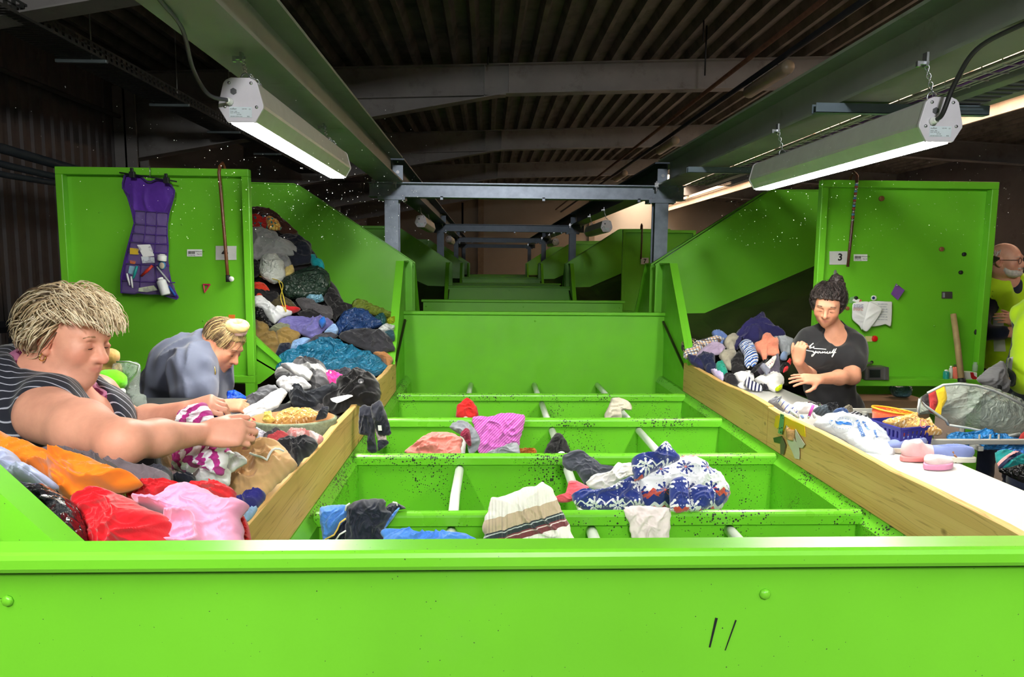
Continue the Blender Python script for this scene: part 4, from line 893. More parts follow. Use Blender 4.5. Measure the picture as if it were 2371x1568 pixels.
def snow_mat(name, mode):
    t = NT(name); co = t.coord('UV'); sx = t.n('SeparateXYZ'); t.l(co, sx.inputs[0]); U, Vv = sx.outputs[0], sx.outputs[1]
    NAVY, WHT, RED = lin((44, 60, 136)), lin((236, 238, 244)), lin((206, 82, 66))
    zig = t.math('MULTIPLY', t.math('ABSOLUTE', t.math('SUBTRACT', t.math('FRACT', t.math('MULTIPLY', U, 26)), .5)), .028)
    v = t.math('FRACT', t.math('MULTIPLY', t.math('ADD', Vv, zig), 1/.21))
    if mode == 'white': base = t.ramp(v, [(0, WHT), (.50, RED), (.54, WHT), (.60, NAVY), (.74, RED), (.84, WHT)], 'CONSTANT')
    elif mode == 'navy': base = t.ramp(v, [(0, NAVY), (.34, WHT), (.37, NAVY), (.5, RED), (.66, NAVY), (.86, WHT), (.89, NAVY)], 'CONSTANT')
    else: base = t.ramp(v, [(0, NAVY), (.45, WHT), (.48, RED), (.60, NAVY), (.64, RED), (.8, NAVY)], 'CONSTANT')
    cell = .088
    fu = t.math('SUBTRACT', t.math('FRACT', t.math('MULTIPLY', U, 1/cell)), .5); fv = t.math('SUBTRACT', t.math('FRACT', t.math('MULTIPLY', Vv, 1/cell)), .5)
    r = t.math('SQRT', t.math('ADD', t.math('MULTIPLY', fu, fu), t.math('MULTIPLY', fv, fv))); a = t.math('ARCTAN2', fu, fv)
    arm = t.math('POWER', t.math('ABSOLUTE', t.math('COSINE', t.math('MULTIPLY', a, 4))), 1.6)
    twig = t.math('MULTIPLY', t.math('SINE', t.math('MULTIPLY', r, 46)), .06)
    star = t.math('LESS_THAN', r, t.math('ADD', t.math('ADD', t.math('MULTIPLY', arm, .34), .05), twig))
    base = t.mix(star, base, NAVY if mode == 'white' else WHT)
    base = t.mix(t.math('LESS_THAN', r, .05), base, RED if mode == 'white' else NAVY)
    t.l(base, t.b.inputs['Base Color']); t.set(rough=.95, sheen=.4, spec=.15); t.bump(t.noise(t.coord(), 300, 3), .4, .003); return t.m
SNW, SNN, SNC = snow_mat('fleece_white_snowflake', 'white'), snow_mat('fleece_navy_snowflake', 'navy'), snow_mat('fleece_cuff', 'cuff')
t = thing('snowflake_fleece', 'white fleece jacket with navy snowflakes and red zigzags on the near divider', 'fleece', at(1560, 1170, y=2.5), GB)
for nm, pts, mt, yy, th, ct in (('body', [(1130,960),(1350,870),(1540,790),(1650,768),(1720,808),(1800,898),(1900,948),(1960,1040),(1990,1120),(1955,1205),(1900,1260),(1600,1300),(1400,1300),(1200,1260)], SNW, 2.62, .16, None),
                            ('collar', [(1112,800),(1180,762),(1290,752),(1400,645),(1450,672),(1545,800),(1350,890),(1135,1000)], SNN, 2.58, .08, None),
                            ('sleeve', [(556,1130),(640,1078),(760,1088),(900,1058),(1030,988),(1145,958),(1210,1215),(1000,1280),(870,1290),(680,1262),(585,1195)], SNN, 2.56, .10, None),
                            ('cuff', [(1455,1005),(1600,955),(1632,1260),(1465,1270)], SNC, 2.42, .05, None), ('cuff', [(1615,1085),(1700,1028),(1800,1048),(1866,1100),(1850,1210),(1735,1265),(1615,1265)], SNC, 2.42, .07, None)):
    garment(nm, None, None, zc('d', pts), yy, mt, thick=th, tilt=55, fold=.02, parent=t, freq=9)
gb('d', 'pale_pink_shirt', 'pale pink shirt hanging over the nearest divider lip', 'shirt', [(1036,1232),(1200,1222),(1452,1238),(1455,1350),(1425,1600),(1140,1620),(1085,1400)], 2.41, (238,222,226), 82, thick=.035, fold=.012, ang=1.4)

# ------------------------------------------------ right heap
HR = plane3(at(1600, 870, y=4.62), at(1760, 745, y=4.98), at(1850, 900, y=4.35))
GR = 'clothes heaped on the right table'
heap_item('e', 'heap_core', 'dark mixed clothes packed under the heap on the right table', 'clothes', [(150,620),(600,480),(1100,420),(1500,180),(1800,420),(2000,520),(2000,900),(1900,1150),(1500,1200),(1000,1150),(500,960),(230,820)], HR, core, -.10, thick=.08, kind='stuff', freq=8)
NAVYC = (44,42,92)
R_ = [
 ('gold_print_scarf', 'black scarf with gold print at the left end of the right heap', 'scarf', [(125,575),(220,512),(320,502),(405,530),(330,610),(280,690),(150,690)], spots('gold_print', (40,36,36), [(196,160,90),(214,190,160)], 60, .3), 0, {}),
 ('plaid_shirt', 'blue orange and white checked shirt on the right heap', 'shirt', [(165,805),(180,720),(300,680),(330,560),(420,540),(560,518),(680,478),(780,436),(866,470),(800,525),(650,580),(540,640),(450,700),(375,790),(280,800),(200,840)], plaid('small_check', (236,226,208), [(.022,.5,(50,110,180),0),(.022,.4,(200,140,70),1),(.044,.2,(30,30,40),1)]), .03, dict(center=(440,640))),
 ('blue_shirt', 'light blue shirt collar sticking up behind the checked shirt', 'shirt', [(648,380),(740,348),(870,388),(935,450),(875,525),(832,600),(765,570),(755,490),(690,445)], (104,130,190), .0, {}),
 ('lilac_pullover', 'lilac top lying on the right heap', 'top', [(355,805),(420,722),(520,630),(700,543),(790,558),(885,630),(875,695),(760,748),(600,770),(480,775)], (176,158,186), .06, dict(thick=.05)),
 ('navy_polo', 'navy polo shirt nearest the right pine board', 'shirt', [(230,780),(370,800),(405,832),(490,905),(530,1000),(400,960),(285,885)], (38,40,80), .06, {}),
 ('navy_tshirt', 'dark navy T-shirt below the lilac top', 'shirt', [(395,805),(480,738),(600,733),(705,780),(705,900),(735,965),(660,1050),(570,1060),(490,920)], (30,36,66), .08, {}),
 ('taupe_trousers', 'taupe trousers leg in the middle of the right heap', 'trousers', [(856,560),(900,478),(1030,397),(1135,450),(1062,565),(1005,655),(1060,700),(960,705),(900,645)], (170,164,148), .05, {}),
 ('taupe_cardigan', 'taupe cardigan hem below the taupe trousers', 'cardigan', [(775,782),(850,688),(1000,678),(1075,720),(1055,775),(985,835),(975,935),(988,1020),(900,985),(825,855)], (162,156,140), .08, {}),
 ('navy_hoodie', 'navy blue hoodie on top of the right heap', 'hoodie', [(1010,645),(1055,510),(1068,400),(1220,298),(1270,208),(1380,158),(1480,88),(1540,72),(1592,150),(1605,210),(1700,298),(1880,368),(1925,445),(1750,440),(1620,430),(1540,460),(1455,555),(1320,535),(1260,530),(1130,570),(1080,665)], NAVYC, .04, dict(thick=.13, fold=.025, center=(1400,370))),
 ('striped_glove', 'blue and white striped knitted glove on the right heap', 'glove', [(1122,590),(1170,518),(1280,488),(1345,540),(1395,620),(1425,720),(1455,800),(1442,870),(1392,965),(1340,960),(1310,930),(1290,985),(1248,975),(1208,900),(1198,760),(1148,680)], stripes('glove_stripes', [(0,(236,236,240)),(.2,(110,150,214)),(.38,(36,44,110)),(.5,(236,230,214)),(.66,(70,120,200)),(.84,(30,36,90))], .034, 1.2), .13, dict(thick=.05, fold=.012)),
 ('coral_polo', 'coral orange polo shirt with a small chest badge on the right heap', 'shirt', [(1375,575),(1490,530),(1530,410),(1620,377),(1695,440),(1750,478),(1804,520),(1795,600),(1806,752),(1700,768),(1610,760),(1592,855),(1538,855),(1475,745),(1405,685)], (246,148,120), .10, dict(thick=.06)),
 ('grey_tshirt', 'light grey T-shirt at the right end of the right heap', 'shirt', [(1705,462),(1830,437),(1960,458),(2055,490),(2064,540),(2015,625),(1995,745),(1920,770),(1845,705),(1808,605),(1798,525)], (166,172,180), .05, {}),
 ('blue_sock_toe', 'pale blue sock toe below the light grey T-shirt', 'sock', [(1815,805),(1880,738),(1955,770),(1932,835),(1850,835)], (146,170,210), .12, {}),
 ('black_pullover', 'black top in the centre of the right heap', 'top', [(975,1015),(968,900),(1020,818),(1120,695),(1185,780),(1205,880),(1245,1005),(1205,1090),(1080,1068),(1000,1048)], (32,31,34), .08, {}),
 ('black_strap', 'black strap slanting below the coral polo shirt', 'strap', [(1315,1045),(1430,945),(1580,845),(1625,828),(1575,888),(1460,990),(1370,1066)], (26,25,28), .12, dict(thick=.03)),
 ('lace_camisole', 'grey violet lace top at the front of the right heap', 'top', [(1415,1005),(1500,958),(1640,1000),(1760,765),(1804,768),(1825,900),(1815,1085),(1700,1130),(1600,1138),(1500,1090)], (92,86,104), .10, dict(center=(1640,1030))),
 ('floral_blouse', 'white blouse with small flowers on the lace top', 'blouse', [(1555,925),(1700,797),(1764,777),(1724,905),(1640,1005)], spots('small_flowers', (232,228,222), [(190,70,110)], 70, .22), .14, dict(thick=.03)),
 ('grey_camisole', 'grey camisole on the lace top', 'top', [(1485,962),(1540,902),(1600,960),(1655,1012),(1590,1095),(1520,1015)], (136,140,158), .16, dict(thick=.03)),
 ('teal_sock', 'teal green sock beside the right pine board', 'sock', [(715,930),(790,887),(830,867),(885,960),(925,1060),(905,1115),(820,1118),(738,1045)], (38,150,128), .08, {}),
 ('lilac_ribbon_blouse', 'pale lilac top with ribbons at the right pine board', 'top', [(636,1020),(720,1038),(800,1098),(858,1128),(852,1196),(780,1168),(700,1108)], (196,186,224), .09, {}),
 ('black_shorts', 'black shorts at the foot of the right heap', 'shorts', [(856,1130),(900,1098),(1030,1108),(1115,1240),(1080,1260),(960,1242),(880,1195)], (34,33,38), .08, {}),
 ('white_undershirt', 'white undershirt in front of the lace top', 'shirt', [(1015,1100),(1180,1088),(1230,1038),(1330,1048),(1375,1130),(1385,1210),(1300,1190),(1250,1180),(1220,1250),(1100,1200)], (240,240,240), .06, {}),
 ('white_tights', 'white tights piled nearest the worker on the right', 'tights', [(1375,1180),(1480,1128),(1600,1128),(1750,1088),(1862,1108),(1895,1220),(1835,1315),(1740,1385),(1640,1345),(1560,1270),(1440,1240)], (240,240,238), .08, dict(thick=.07)),
 ('white_cloth', 'white cloth lying flat left of the striped sock', 'cloth', [(1085,1272),(1200,1218),(1245,1260),(1295,1340),(1230,1350),(1130,1318)], (236,236,236), .05, dict(thick=.03)),
 ('striped_sock', 'navy and white striped sock on the white table', 'sock', [(1216,1255),(1222,1190),(1270,1132),(1314,1168),(1322,1210),(1460,1268),(1514,1300),(1518,1374),(1420,1374),(1310,1350),(1250,1305)], stripes('sock_stripes', [(0,(38,40,78)),(.5,(236,236,240))], .022, .5), .10, dict(thick=.04, fold=.006)),
 ('lime_sock', 'lime yellow sock tip under the white tights', 'sock', [(1730,1352),(1810,1308),(1864,1268),(1855,1335),(1780,1380)], (198,216,20), .09, dict(thick=.03)),
 ('black_sock', 'small black sock between striped sock and white tights', 'sock', [(1476,1268),(1560,1268),(1654,1340),(1560,1356),(1508,1312)], (34,33,42), .07, dict(thick=.03)),
 ('red_gloves', 'red glove fingers sticking out beside the dark garment', 'glove', [(1875,1055),(1900,978),(1965,968),(1955,1015)], (226,52,62), .12, dict(thick=.03)),
 ('coral_scrap', 'coral red scrap right of the pale blue sock toe', 'cloth', [(1935,885),(1980,847),(2020,870),(2003,925)], (232,70,64), .12, dict(thick=.03)),
 ('black_hairband', 'black headband looped beside the red glove', 'headband', [(1815,1005),(1850,918),(1930,897),(2005,930),(1960,978),(1880,985),(1850,1045)], (28,27,30), .11, dict(thick=.04)),
]
for nm, lb, ct, pts, col, lift, kw in R_:
    kw = dict(kw); m_ = col if hasattr(col, 'node_tree') else C_('r_'+nm, col)
    if 'center' in kw: kw['center'] = zc('e', [kw['center']])[0]
    heap_item('e', nm, lb, ct, pts, HR, m_, lift, GR, **{**dict(thick=.06, fold=.018), **kw})
# ---------------------------------------------------------------- smooth bodies: a distance field meshed as one surface
class SDF:
    def __init__(s): s.p = []; s.cuts = []; s.disp = None
    def ell(s, c, r, R=None, k=.02, op='u'):
        c = np.asarray(c, float); r = np.broadcast_to(np.asarray(r, float), (3,)); R = np.eye(3) if R is None else np.asarray(R)
        ext = np.sqrt(((R*r)**2).sum(1)); s.p.append(('e', op, k, (c, r, R), c-ext, c+ext)); return s
    def cone(s, a, b, ra, rb=None, k=.02, op='u'):
        a, b = np.asarray(a, float), np.asarray(b, float); rb = ra if rb is None else rb; m = max(ra, rb)
        s.p.append(('c', op, k, (a, b, ra, rb), np.minimum(a, b)-m, np.maximum(a, b)+m)); return s
    def grow(s, d):
        """the same shapes, thicker by d (a garment over a body)"""
        o = SDF()
        for kd, op, k, a, lo, hi in s.p:
            if op != 'u': continue
            if kd == 'e': o.p.append((kd, op, k, (a[0], a[1]+d, a[2]), lo-d, hi+d))
            else: o.p.append((kd, op, k, (a[0], a[1], a[2]+d, a[3]+d), lo-d, hi+d))
        return o
    def mesh(s, h):
        lo = np.min([q[4] for q in s.p if q[1] == 'u'], 0)-3*h-.012; hi = np.max([q[5] for q in s.p if q[1] == 'u'], 0)+3*h+.012
        n = np.ceil((hi-lo)/h).astype(int)+1; F = np.full(n, .2, np.float32)
        ax = [lo[i]+h*np.arange(n[i]) for i in range(3)]
        for kd, op, k, a, l, u in s.p:
            pad = k+3*h+.012; i0 = np.maximum(0, ((l-pad-lo)/h).astype(int)); i1 = np.minimum(n, ((u+pad-lo)/h).astype(int)+2)
            if (i1 <= i0).any(): continue
            sl = tuple(slice(i0[j], i1[j]) for j in range(3))
            X, Y, Z = (ax[0][sl[0]][:, None, None], ax[1][sl[1]][None, :, None], ax[2][sl[2]][None, None, :])
            if kd == 'e':
                c, r, R = a; dx, dy, dz = X-c[0], Y-c[1], Z-c[2]
                q = [(R[0, i]*dx+R[1, i]*dy+R[2, i]*dz) for i in range(3)]
                k0 = np.sqrt((q[0]/r[0])**2+(q[1]/r[1])**2+(q[2]/r[2])**2); k1 = np.sqrt((q[0]/r[0]**2)**2+(q[1]/r[1]**2)**2+(q[2]/r[2]**2)**2)+1e-9
                d = k0*(k0-1)/k1
            else:
                A, B, ra, rb = a; ba = B-A; L2 = ba@ba+1e-12
                t = np.clip(((X-A[0])*ba[0]+(Y-A[1])*ba[1]+(Z-A[2])*ba[2])/L2, 0, 1)
                d = np.sqrt((X-A[0]-t*ba[0])**2+(Y-A[1]-t*ba[1])**2+(Z-A[2]-t*ba[2])**2)-(ra+(rb-ra)*t)
            f = F[sl]; d = d.astype(np.float32)
            if op == 'u': hh = np.maximum(k-np.abs(f-d), 0)/k; F[sl] = np.minimum(f, d)-hh*hh*k*.25
            else: hh = np.maximum(k-np.abs(f+d), 0)/k; F[sl] = np.maximum(f, -d)+hh*hh*k*.25
        if s.disp is not None or s.cuts:
            idx = np.nonzero(np.abs(F) < .06) if s.disp is not None else None
            if s.disp is not None:
                P = np.stack([ax[i][idx[i]] for i in range(3)], 1); F[idx] += s.disp(P).astype(np.float32)
            for cut in s.cuts:
                X, Y, Z = ax[0][:, None, None], ax[1][None, :, None], ax[2][None, None, :]; np.maximum(F, cut(X, Y, Z).astype(np.float32), out=F)
        return surface_nets(F, lo, h)
def surface_nets(F, lo, h):
    S = F < 0; n = np.array(F.shape)
    cnt = np.zeros(n-1, np.int8)
    for dx in (0, 1):
        for dy in (0, 1):
            for dz in (0, 1): cnt += S[dx:n[0]-1+dx, dy:n[1]-1+dy, dz:n[2]-1+dz]
    act = np.nonzero((cnt > 0) & (cnt < 8)); m = len(act[0]); idx = np.full(n-1, -1, np.int32); idx[act] = np.arange(m)
    A = np.stack(act, 1); acc = np.zeros((m, 3)); num = np.zeros(m)
    C = [(0,0,0),(1,0,0),(0,1,0),(1,1,0),(0,0,1),(1,0,1),(0,1,1),(1,1,1)]
    E = [(0,1),(2,3),(4,5),(6,7),(0,2),(1,3),(4,6),(5,7),(0,4),(1,5),(2,6),(3,7)]
    val = [F[A[:, 0]+c[0], A[:, 1]+c[1], A[:, 2]+c[2]] for c in C]
    for i, j in E:
        a, b = val[i], val[j]; x = (a < 0) != (b < 0); t = np.where(x, a/(a-b+1e-12), 0)
        p = np.array(C[i])+t[:, None]*(np.array(C[j])-np.array(C[i])); acc += p*x[:, None]; num += x
    V_ = lo+h*(A+acc/np.maximum(num, 1)[:, None]); Q = []
    for axn in range(3):
        sl0 = [slice(None)]*3; sl1 = [slice(None)]*3; sl0[axn] = slice(0, -1); sl1[axn] = slice(1, None)
        x = S[tuple(sl0)] != S[tuple(sl1)]; e = np.stack(np.nonzero(x), 1); u, v = (axn+1) % 3, (axn+2) % 3
        ok = (e[:, u] > 0) & (e[:, v] > 0) & (e[:, u] < n[u]-1) & (e[:, v] < n[v]-1); e = e[ok]
        du = np.zeros(3, int); du[u] = 1; dv = np.zeros(3, int); dv[v] = 1
        g = lambda q: idx[q[:, 0], q[:, 1], q[:, 2]]
        q = np.stack([g(e-du-dv), g(e-dv), g(e), g(e-du)], 1); fl = ~S[e[:, 0], e[:, 1], e[:, 2]]; q[fl] = q[fl][:, ::-1]; Q.append(q)
    return V_, np.vstack(Q)

def frame(fwd, up):
    f = nrm(fwd); l = nrm(np.cross(up, f)); u = np.cross(f, l); return np.stack([f, l, u], 1)      # columns: forward, left, up
def head_prims(s, C, R, k=1., nose=1., jaw=1., eyes_down=True):
    P = lambda x, y, z: C+R@(np.array([x, y, z])*k)
    E = lambda c, r, kk=.02, op='u': s.ell(P(*c), np.array(r)*k, R, kk*k, op)
    E((-.014, 0, .033), (.094, .075, .080)); E((.026, 0, -.02), (.064, .0615, .086), .03); E((.026, 0, -.068), (.058, .052*jaw, .044), .03); s.ell(P(.070, 0, -.094), .020*k, None, .022*k)
    s.cone(P(.078, .034, .021), P(.078, -.034, .021), .0115*k, None, .02*k)
    for y in (-1, 1):
        E((.092, y*.031, .001), (.013, .017, .0105), .012, 's'); s.ell(P(.0735, y*.031, -.001), .0135*k, None, .004*k)
        s.cone(P(.086, y*.018, -.003), P(.083, y*.045, -.003), .0032*k, .0028*k, .004*k)
        E((.058, y*.042, -.028), (.026, .022, .026), .025)
        E((-.010, y*.076, -.008), (.021, .0075, .033), .006); E((-.004, y*.083, -.006), (.010, .005, .017), .005, 's'); s.ell(P(-.002, y*.074, -.036), .009*k, None, .006*k)
        s.ell(P(.094, y*.0125, -.037), .0098*k*nose, None, .007*k)
    s.cone(P(.084, 0, .010), P(.107, 0, -.030), .0085*k, .0115*k*nose, .010*k); s.ell(P(.110, 0, -.034), .0118*k*nose, None, .006*k)
    E((.078, 0, -.063), (.019, .027, .022), .016)
    s.cone(P(.096, 0, -.0585), P(.084, .021, -.0625), .0052*k, .003*k, .004*k); s.cone(P(.096, 0, -.0585), P(.084, -.021, -.0625), .0052*k, .003*k, .004*k)
    s.cone(P(.0945, 0, -.0695), P(.083, .018, -.0655), .0062*k, .003*k, .004*k); s.cone(P(.0945, 0, -.0695), P(.083, -.018, -.0655), .0062*k, .003*k, .004*k)
    return P
def hand_prims(s, W, d, n, side=1, curl=(.5, .6, .4), size=1., thumb=(.6, .6, -.4), spread=.0):
    """W wrist, d direction to the knuckles, n out of the back of the hand; side = which way the thumb lies"""
    d = nrm(d); n = nrm(n-d*np.dot(n, d)); l = np.cross(n, d)*side; k = size
    for i, (o, L, r) in enumerate(((.029, .92, .0085), (.010, 1.0, .009), (-.010, .95, .0086), (-.027, .76, .0075))):
        K = W+k*(d*(.088-abs(i-1)*.004)+l*o); s.cone(W+k*l*o*.55, K, .0135*k, .0108*k, .014*k)
        dd = nrm(d+l*spread*(1.5-i)*.5); nn = n; p = K; rr = r*k
        for j, ln in enumerate((.043, .027, .021)):
            a = curl[j]; dd, nn = dd*math.cos(a)-nn*math.sin(a), nn*math.cos(a)+dd*math.sin(a)
            q = p+dd*ln*L*k; s.cone(p, q, rr, rr*.9, .004*k); p = q; rr *= .9
    s.ell(W+k*(d*.045+n*-.004), np.array([.05, .036, .014])*k, np.stack([d, l, n], 1), .016*k)
    p = W+k*(d*.022+l*.024); t = nrm(d*thumb[0]+l*thumb[1]+n*thumb[2]); q = p+t*.040*k; s.cone(p, q, .014*k, .0115*k, .016*k)
    t2 = nrm(t+d*.55-l*.25); q2 = q+t2*.030*k; s.cone(q, q2, .0105*k, .0095*k, .004*k); s.cone(q2, q2+nrm(t2+d*.3-l*.15)*.022*k, .0095*k, .0075*k, .004*k)
def skin_mat():
    t = NT('skin'); at_ = t.n('VertexColor', layer_name='Col'); co = t.coord()
    v = t.ramp(t.noise(co, 22, 5, .6), [(.3, (.90, .86, .85)), (.7, (1.06, 1.05, 1.04))]); t.l(t.mix(1, at_.outputs[0], v, 'MULTIPLY'), t.b.inputs['Base Color'])
    t.set(rough=.5, spec=.35, sss=.06); t.b.inputs['Subsurface Radius'].default_value = (.012, .004, .002); t.bump(t.noise(co, 260, 3), .06, .002); return t.m
SKIN = skin_mat()
def strand_mat(name, rough=.42):
    t = NT(name); at_ = t.n('VertexColor', layer_name='Col'); t.l(at_.outputs[0], t.b.inputs['Base Color']); t.set(rough=rough, spec=.4); return t.m
HAIRM = strand_mat('hair', .55)
def skin_body(name, s, h, base, heads, label, hands=(), loc=None):
    """mesh the skin; base colour with redder lips, cheeks, nose and ears"""
    v, f = s.mesh(h); col = np.tile(np.array(lin(base)), (len(v), 1))
    for C, R, k, lip in heads:
        q = (v-C)@R/k; near = np.linalg.norm(q, axis=1) < .16
        def blob(c, r, colr, amt):
            d = np.linalg.norm((q-np.array(c))/np.array(r), axis=1); w = np.clip(1.4-d, 0, 1)*amt*near; col[:] = col*(1-w[:, None])+np.array(lin(colr))*w[:, None]
        for y in (-1, 1):
            blob((.065, y*.045, -.03), (.03, .025, .022), tuple(np.array(base)*[1.0, .80, .78]), .45); blob((-.01, y*.078, -.01), (.03, .012, .035), tuple(np.array(base)*[1.0, .78, .75]), .5)
            blob((.088, y*.031, .0), (.014, .018, .009), tuple(np.array(base)*[.80, .66, .62]), .55)
        blob((.112, 0, -.034), (.016, .018, .014), tuple(np.array(base)*[1., .78, .75]), .5); blob((.094, 0, -.064), (.012, .021, .008), lip, .75)
    for c, r in hands:
        d = np.linalg.norm(v-c, axis=1); w = np.clip(1-d/r, 0, 1)*.35; col[:] = col*(1-w[:, None])+col*np.array([1.0, .82, .76])*w[:, None]
    o = obj(name, v, f, SKIN, None, True, cols=col); tag(o, label, 'person'); return o
def face_extras(o, P, C, R, k, brow, lash=(50, 34, 30)):
    for y in (-1, 1):
        b = MB().tube([P(.088, y*.014, .0225), P(.0905, y*.026, .0262), P(.086, y*.040, .0255), P(.078, y*.050, .0205)], np.array([.0022, .003, .0026, .001])*k, 6); b.build('eyebrow', paint('brow_%d_%d_%d' % brow, brow, .8), o, True)
        b = MB().tube([P(.0868, y*.018, -.0055), P(.0885, y*.027, -.0085), P(.0875, y*.036, -.0080), P(.083, y*.045, -.0045)], np.array([.001, .0016, .0016, .0008])*k, 5); b.build('eyelashes', paint('lash_%d' % lash[0], lash, .7), o, True)
def hair_strands(o, C, R, k, rng, n, cols, length, hairline, crown=(-.35, 0, .94), lift=(.012, .03), grav=.5, drift=(0, 0, 0), rad=.0022, seg=7, name='hair', curl=0., toward=False, stop=None, spread=.18, stick=.6, base=.25):
    cr = nrm(crown); cen = np.array([-.014, 0, .033]); rad3 = np.array([.096, .077, .082]); V_, F_, CC = [], [], []; nv = 0; cnt = 0; tries = 0
    while cnt < n and tries < n*30:
        tries += 1; u = nrm(rng.normal(size=3))
        p = cen+u*rad3
        if not hairline(p): continue
        cnt += 1; t = u-cr*np.dot(u, cr)*1.0
        t = nrm((-cr+u*np.dot(u, cr))*(-1 if toward else 1)+np.array(drift)*.6+rng.normal(size=3)*spread) if np.linalg.norm(np.cross(u, cr)) > .15 else nrm(rng.normal(size=3))
        L = (length(p) if callable(length) else length)*rng.uniform(.75, 1.15); pts = []; q = p.copy(); st = L/(seg-1); ph = rng.uniform(0, 6.28); l0 = rng.uniform(*lift)
        for i in range(seg):
            pts.append(q.copy()); t = nrm(t+np.array([0, 0, -1])*grav*(i/seg)*.8+np.array(drift)*.25+rng.normal(size=3)*.05+curl*np.array([math.cos(ph+i*1.9), math.sin(ph+i*1.9), math.sin(ph*2+i*2.3)]))
            q = q+t*st; w = (q-cen)/rad3; rr = np.linalg.norm(w); need = 1+(l0*(base+(1-base)*(i+1)/seg))/.085
            sk = 1. if rr < need else stick*(1-.55*i/seg)
            q = q*(1-sk)+(cen+rad3*w/rr*need)*sk
            t = nrm(q-pts[-1])
            if stop is not None and stop(q): break
            if toward and np.dot(nrm((q-cen)/rad3), cr) > .93: break
        if len(pts) < 3: continue
        sg = len(pts); pts = np.array(pts); W = C+(pts*k)@R.T; m = MB(); m.tube(W, np.linspace(1, .25, sg)*rad*k*rng.uniform(.7, 1.3), 4)
        V_.append(m.v[0]); F_ += [[a+nv for a in q_] for q_ in m.f]; nv += len(m.v[0])
        c = np.array(lin(cols[rng.randint(len(cols))]))*rng.uniform(.8, 1.15); CC.append(np.tile(c, (len(m.v[0]), 1)))
    me = obj(name, np.vstack(V_), F_, HAIRM, o, True, cols=np.vstack(CC)); return me
def cap_hair(o, C, R, k, grow, cuts, cols, h=.006, name='hair_base', extra=(), disp=.004, df=(60, 60, 18)):
    s = SDF(); P = lambda x, y, z: C+R@(np.array([x, y, z])*k)
    s.ell(P(-.014, 0, .033), (np.array([.094, .075, .080])+grow)*k, R, .02)
    for a in extra: s.ell(P(*a[0]), np.array(a[1])*k, R, .03)
    for fn in cuts: s.cuts.append(lambda X, Y, Z, fn=fn: fn(*[(R[0, i]*(X-C[0])+R[1, i]*(Y-C[1])+R[2, i]*(Z-C[2]))/k for i in range(3)])*k)
    s.disp = lambda q: -disp*noise3((q-C)@R*np.array(df))
    v, f = s.mesh(h); n_ = noise3((v-C)@R*np.array(df)*1.2)[:, None]*.5+.5; col = np.array(lin(cols[0]))*(1-n_)+np.array(lin(cols[1]))*n_
    return obj(name, v, f, HAIRM, o, True, cols=col)
def sdf_part(name, s, h, mat, parent, smooth=True, uvplane=None):
    v, f = s.mesh(h); kw = {}
    if uvplane is not None: kw['uvs'] = uvplane(v)
    return obj(name, v, f, mat, parent, smooth, **kw)
def wrinkle(amp, fr, seed=0., stretch=(1, 1, 1)):
    def fn(P):
        q = P*fr*np.array(stretch)+seed; w = noise3(q*.6+7)[:, None]; r = 1-np.abs(noise3(q+w*.8))*2.4; return -amp*np.clip(r, -.4, 1)
    return fn
def trousers(parent, hipc, mat, y_spread=(0, .1, 0), foot=(0, 0, 0), shoe=True, r=.095, h=.014, z_hip=None):
    hipc = np.asarray(hipc, float); sp = np.asarray(y_spread, float); s = SDF(); s.ell(hipc, (.17, .17, .13), None, .05)
    for sgn in (-1, 1):
        a = hipc+sgn*sp+V(0, 0, -.05); kn = a*V(1, 1, 0)+V(foot[0]*.5, foot[1]*.5, .46)+sgn*sp*.15; an = a*V(1, 1, 0)+V(foot[0], foot[1], .10)+sgn*sp*.2
        s.cone(a, kn, r, r*.72, .05); s.cone(kn, an, r*.72, r*.6, .03)
    s.disp = wrinkle(.008, 14, 3.); o = sdf_part('trousers', s, h, mat, parent)
    return o
# ---------------------------------------------------------------- the people
from mathutils.bvhtree import BVHTree
def bvh_of(o):
    me = o.data; L = Vector(WL[o]); return BVHTree.FromPolygons([v.co+L for v in me.vertices], [list(p.vertices) for p in me.polygons])
def onto(tree, px, py, off=.003, y=4.):
    d = Vector(nrm(ray(px, py))); hit = tree.ray_cast(Vector(CAM_P), d)
    return (np.array(hit[0])-np.array(d)*off) if hit[0] is not None else at(px, py, y=y)
rng = np.random.RandomState(11)
DENIM = C_('dark_denim', (40, 48, 72)); BLACKC = C_('black_cotton', (38, 38, 41), var=.1)

# ---- worker with short blonde hair, nearest on the left
C = at(164, 782, y=1.93); R = frame((.95, -.20, -.22), (.24, 0, .97)); s = SDF(); P = head_prims(s, C, R, 1.0, 1.1, 1.12)
s.ell(P(.022, 0, -.108), (.055, .05, .034), R, .03)
N = C+V(-.085, .01, -.165); s.cone(P(-.025, 0, -.055), N, .060, .070, .03)
T1 = at(78, 985, y=1.94); T0 = at(40, 1110, y=1.96)
SR, ER, WR = at(105, 962, y=1.74), at(283, 1022, y=1.56), at(474, 1004, y=1.77)
SL, EL, WLf = at(222, 918, y=2.13), at(292, 985, y=2.16), at(428, 951, y=2.04)
tor = SDF(); tor.ell(T1, (.150, .20, .17), None, .05); tor.ell(T0, (.185, .215, .17), None, .05); tor.ell(T1+V(-.04, 0, .10), (.125, .17, .11), None, .05)
for dy in (-.085, .085): tor.ell(T1+V(.115, dy, -.005), (.095, .09, .095), None, .04)
tor.cone(N+V(0, 0, -.01), SR+V(-.02, .05, .02), .075, .06, .05); tor.cone(N+V(0, 0, -.01), SL+V(-.03, -.03, .0), .075, .06, .05)
s.p += tor.p
